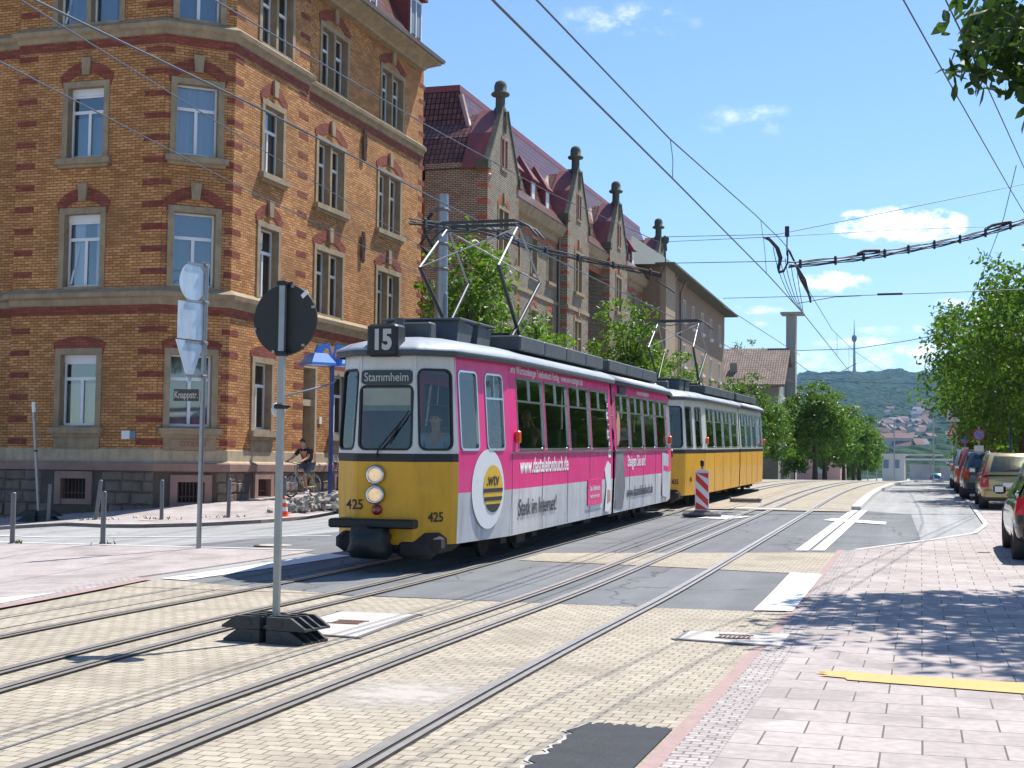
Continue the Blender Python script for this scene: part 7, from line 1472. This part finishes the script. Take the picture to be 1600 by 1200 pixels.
Jc = dict(pelvis=(0, -.22, .98), waist=(0, -.17, 1.10), chest=(0, -.06, 1.30), neckb=(0, .0, 1.42), neck=(0, .03, 1.47), headc=(0, .06, 1.58), crown=(0, .06, 1.63),
    shoulderL=(-.18, -.02, 1.38), elbowL=(-.29, .16, 1.17), wristL=(-.28, .36, 1.08), palmL=(-.27, .43, 1.06), shoulderR=(.18, -.02, 1.38), elbowR=(.29, .14, 1.16), wristR=(.28, .36, 1.08), palmR=(.27, .43, 1.06),
    hipL=(-.09, -.2, .93), kneeL=(-.12, .12, .62), ankleL=(-.12, -.04, .21), toeL=(-.12, .10, .15), hipR=(.09, -.2, .93), kneeR=(.12, .24, .90), ankleR=(.12, .06, .52), toeR=(.12, .20, .47))
bk_loc = gp(-17.3, 38.75, .08); HZ = math.atan2(.20, -.98)       # heading nearly towards the camera
hz_rot = math.atan2(-(-.25), -.95)                                   # rotation that turns +y to the heading
tsh = mat('black_tshirt', (.02, .02, .022), .85); sho = mat('grey_blue_shorts', (.09, .11, .14), .85); redc = mat('dark_red_cloth', (.22, .03, .03), .85)
cy = person(bk_loc, R(180-15), 'cyclist in black t-shirt and grey shorts riding on the corner pavement', Jc, tsh, (sho, 'short'), hairM, shoes=whitep)
m_ = MB(); m_.bbox(-.15, -.30, 1.08, .15, -.14-.03, 1.42, .05); m_.build('backpack', redc, cy)
m_ = MB(); m_.lathe([(.150, 0), (.152, .05)], (0, -.115, 1.19), (0, .3, 1), 16); m_.build('shirt_stripe', mat('orange_stripe', (.5, .10, .04), .8), cy)
bi = root('bicycle', bk_loc, 'mountain bicycle with a pale green frame ridden by the cyclist', 'bicycle', rz=R(180-15))
frG = mat('pale_green_frame', (.38, .42, .16), .35, metal=.3, coat=.6)
m_ = MB(); bb = (0, -.03, .29); hd1, hd2 = (0, .34, .80), (0, .37, .68); se = (0, -.19, .80)
for a, b, r_ in ((bb, hd2, .022), (se, hd1, .018), (bb, se, .017), (hd1, hd2, .024)): m_.tube([a, b], r_, 8)
for x in (-.05, .05): m_.tube([(x, -.53, .33), (x*.4, -.05, .29)], .011, 6); m_.tube([(x, -.53, .33), (x*.4, -.18, .74)], .010, 6)
m_.build('frame', frG, bi); m_ = MB()
for x in (-.06, .06): m_.tube([(x, .55, .33), (x, .41, .66)], .018, 6)
m_.tube([(-.07, .41, .66), (.07, .41, .66)], .022, 6); m_.tube([(0, .40, .66), (0, .34, .95)], .016, 6); m_.build('fork', chrome, bi)
m_ = MB(); m_.tube([(-.30, .40, 1.03), (-.12, .40, 1.01), (0, .38, .98), (.12, .40, 1.01), (.30, .40, 1.03)], .013, 6); hb = m_.build('handlebar', chrome, bi); m_ = MB(); [m_.tube([(x, .40, 1.03), (x+.1*s, .40, 1.03)], .018, 8) for x, s in ((-.33, 1), (.33, -1))]; m_.build('grips', plas, hb)
m_ = MB(); m_.tube([se, (0, -.22, .90)], .013, 6); m_.prism([(-.07, -.36, .90), (.07, -.36, .90), (.025, -.08, .90), (-.025, -.08, .90)], (0, 0, .045)); m_.build('saddle', plas, bi)
for y in (-.53, .55):
    m_ = MB(); m_.lathe([(.300, -.022), (.325, -.024), (.34, 0), (.325, .024), (.300, .022)], (0, y, .34), (1, 0, 0), 32); w_ = m_.build('wheel', tyre, bi); m_ = MB(); m_.lathe([(.285, -.012), (.302, -.016), (.302, .016), (.285, .012)], (0, y, .34), (1, 0, 0), 32)
    for i in range(18): a = 2*math.pi*i/18; m_.tube([(.02*(-1)**i, y, .34), (0, y+.29*math.cos(a), .34+.29*math.sin(a))], .0022, 3)
    m_.tube([(-.06, y, .34), (.06, y, .34)], .02, 8); m_.build('rim', chrome, w_)
m_ = MB(); m_.lathe([(.0, -.004), (.085, -.004), (.085, .004), (0, .004)], (.05, -.03, .29), (1, 0, 0), 20); m_.tube([(.07, -.03, .29), (.08, .06, .44)], .011, 6); m_.tube([(-.07, -.03, .29), (-.08, -.04, .12)], .011, 6); m_.box(.08, .0, .43, .17, .10, .455); m_.box(-.17, -.08, .10, -.08, .02, .125); m_.build('crankset', steelD, bi)
# people in the tram, sitting and standing on its floor
fl = g(-6.87, 20)+.87
def seated(px, py, dz, label, shirt, hair, arm=0, long=False, hdir=(0, 1)):
    J = dict(pelvis=(0, 0, .50), waist=(0, 0, .62), chest=(0, .02, .86), neckb=(0, .03, .99), neck=(0, .04, 1.04), headc=(0, .06, 1.16), crown=(0, .06, 1.21),
        shoulderL=(-.18, .02, .94), elbowL=(-.25, .12, .70), wristL=(-.18, .32, .66), palmL=(-.14, .39, .66), shoulderR=(.18, .02, .94), elbowR=(.27, .10, .72), wristR=(.20, .30, .66), palmR=(.16, .37, .66),
        hipL=(-.10, .04, .48), kneeL=(-.12, .44, .48), ankleL=(-.12, .46, .10), toeL=(-.12, .60, .06), hipR=(.10, .04, .48), kneeR=(.12, .44, .48), ankleR=(.12, .46, .10), toeR=(.12, .60, .06))
    if arm: J['elbowL'] = (-.30, .16, .80); J['wristL'] = (-.16, .18, 1.02); J['palmL'] = (-.12, .17, 1.09)
    if arm > 1: J['elbowR'] = (.30, .2, .82); J['wristR'] = (.12, .26, .98); J['palmR'] = (.08, .26, 1.05)
    return person((px, py, g(-6.87, py)+.86+dz), R(180), label, J, shirt, (mat('navy_trousers', (.03, .035, .05), .9) if 'navy_trousers' not in MATS else MATS['navy_trousers'], 'long'), hair, group=None, long=long, headdir=hdir)
shB = mat('light_blue_shirt', (.30, .42, .62), .8, var=.08); shP = mat('pink_blouse', (.62, .30, .34), .8); shW = mat('white_blouse', (.70, .68, .64), .8); shD = mat('dark_top', (.05, .05, .07), .8)
seated(-6.50, 19.05, .02, 'tram driver in a light blue shirt behind the windscreen of the pink tram', shB, hairM)
seated(-6.30, 20.6, .12, 'passenger with dark hair and dark top just behind the driver', shD, hairM)
seated(-6.25, 22.9, .12, 'grey haired passenger in a pink blouse holding a hand to the face', shP, hairG, 1, hdir=(-.5, .8))
seated(-6.25, 29.15, .12, 'passenger in a white blouse at the first window behind the tram joint', shW, hairM, 2, True)
seated(-6.25, 30.9, .12, 'passenger with bare raised arm at the second window behind the tram joint', shD, hairM, 2)
# ---------------------------------------------------------------- air between here and the hill
hzM = bpy.data.materials.new('air_haze'); hzM.use_nodes = True; n = hzM.node_tree.nodes; l = hzM.node_tree.links
n.clear(); o_ = n.new('ShaderNodeOutputMaterial'); v_ = n.new('ShaderNodeVolumePrincipled'); v_.inputs['Color'].default_value = (.33, .62, 1, 1); v_.inputs['Density'].default_value = .000055; v_.inputs['Anisotropy'].default_value = .2
l.new(v_.outputs[0], o_.inputs['Volume'])
m_ = MB(); m_.box(-2800, -70, -45, 2600, 7100, 500); hb_ = m_.build('haze', hzM); hb_['kind'] = 'stuff'; hb_['label'] = 'pale summer haze over the whole street and the far hill'; hb_['category'] = 'haze'
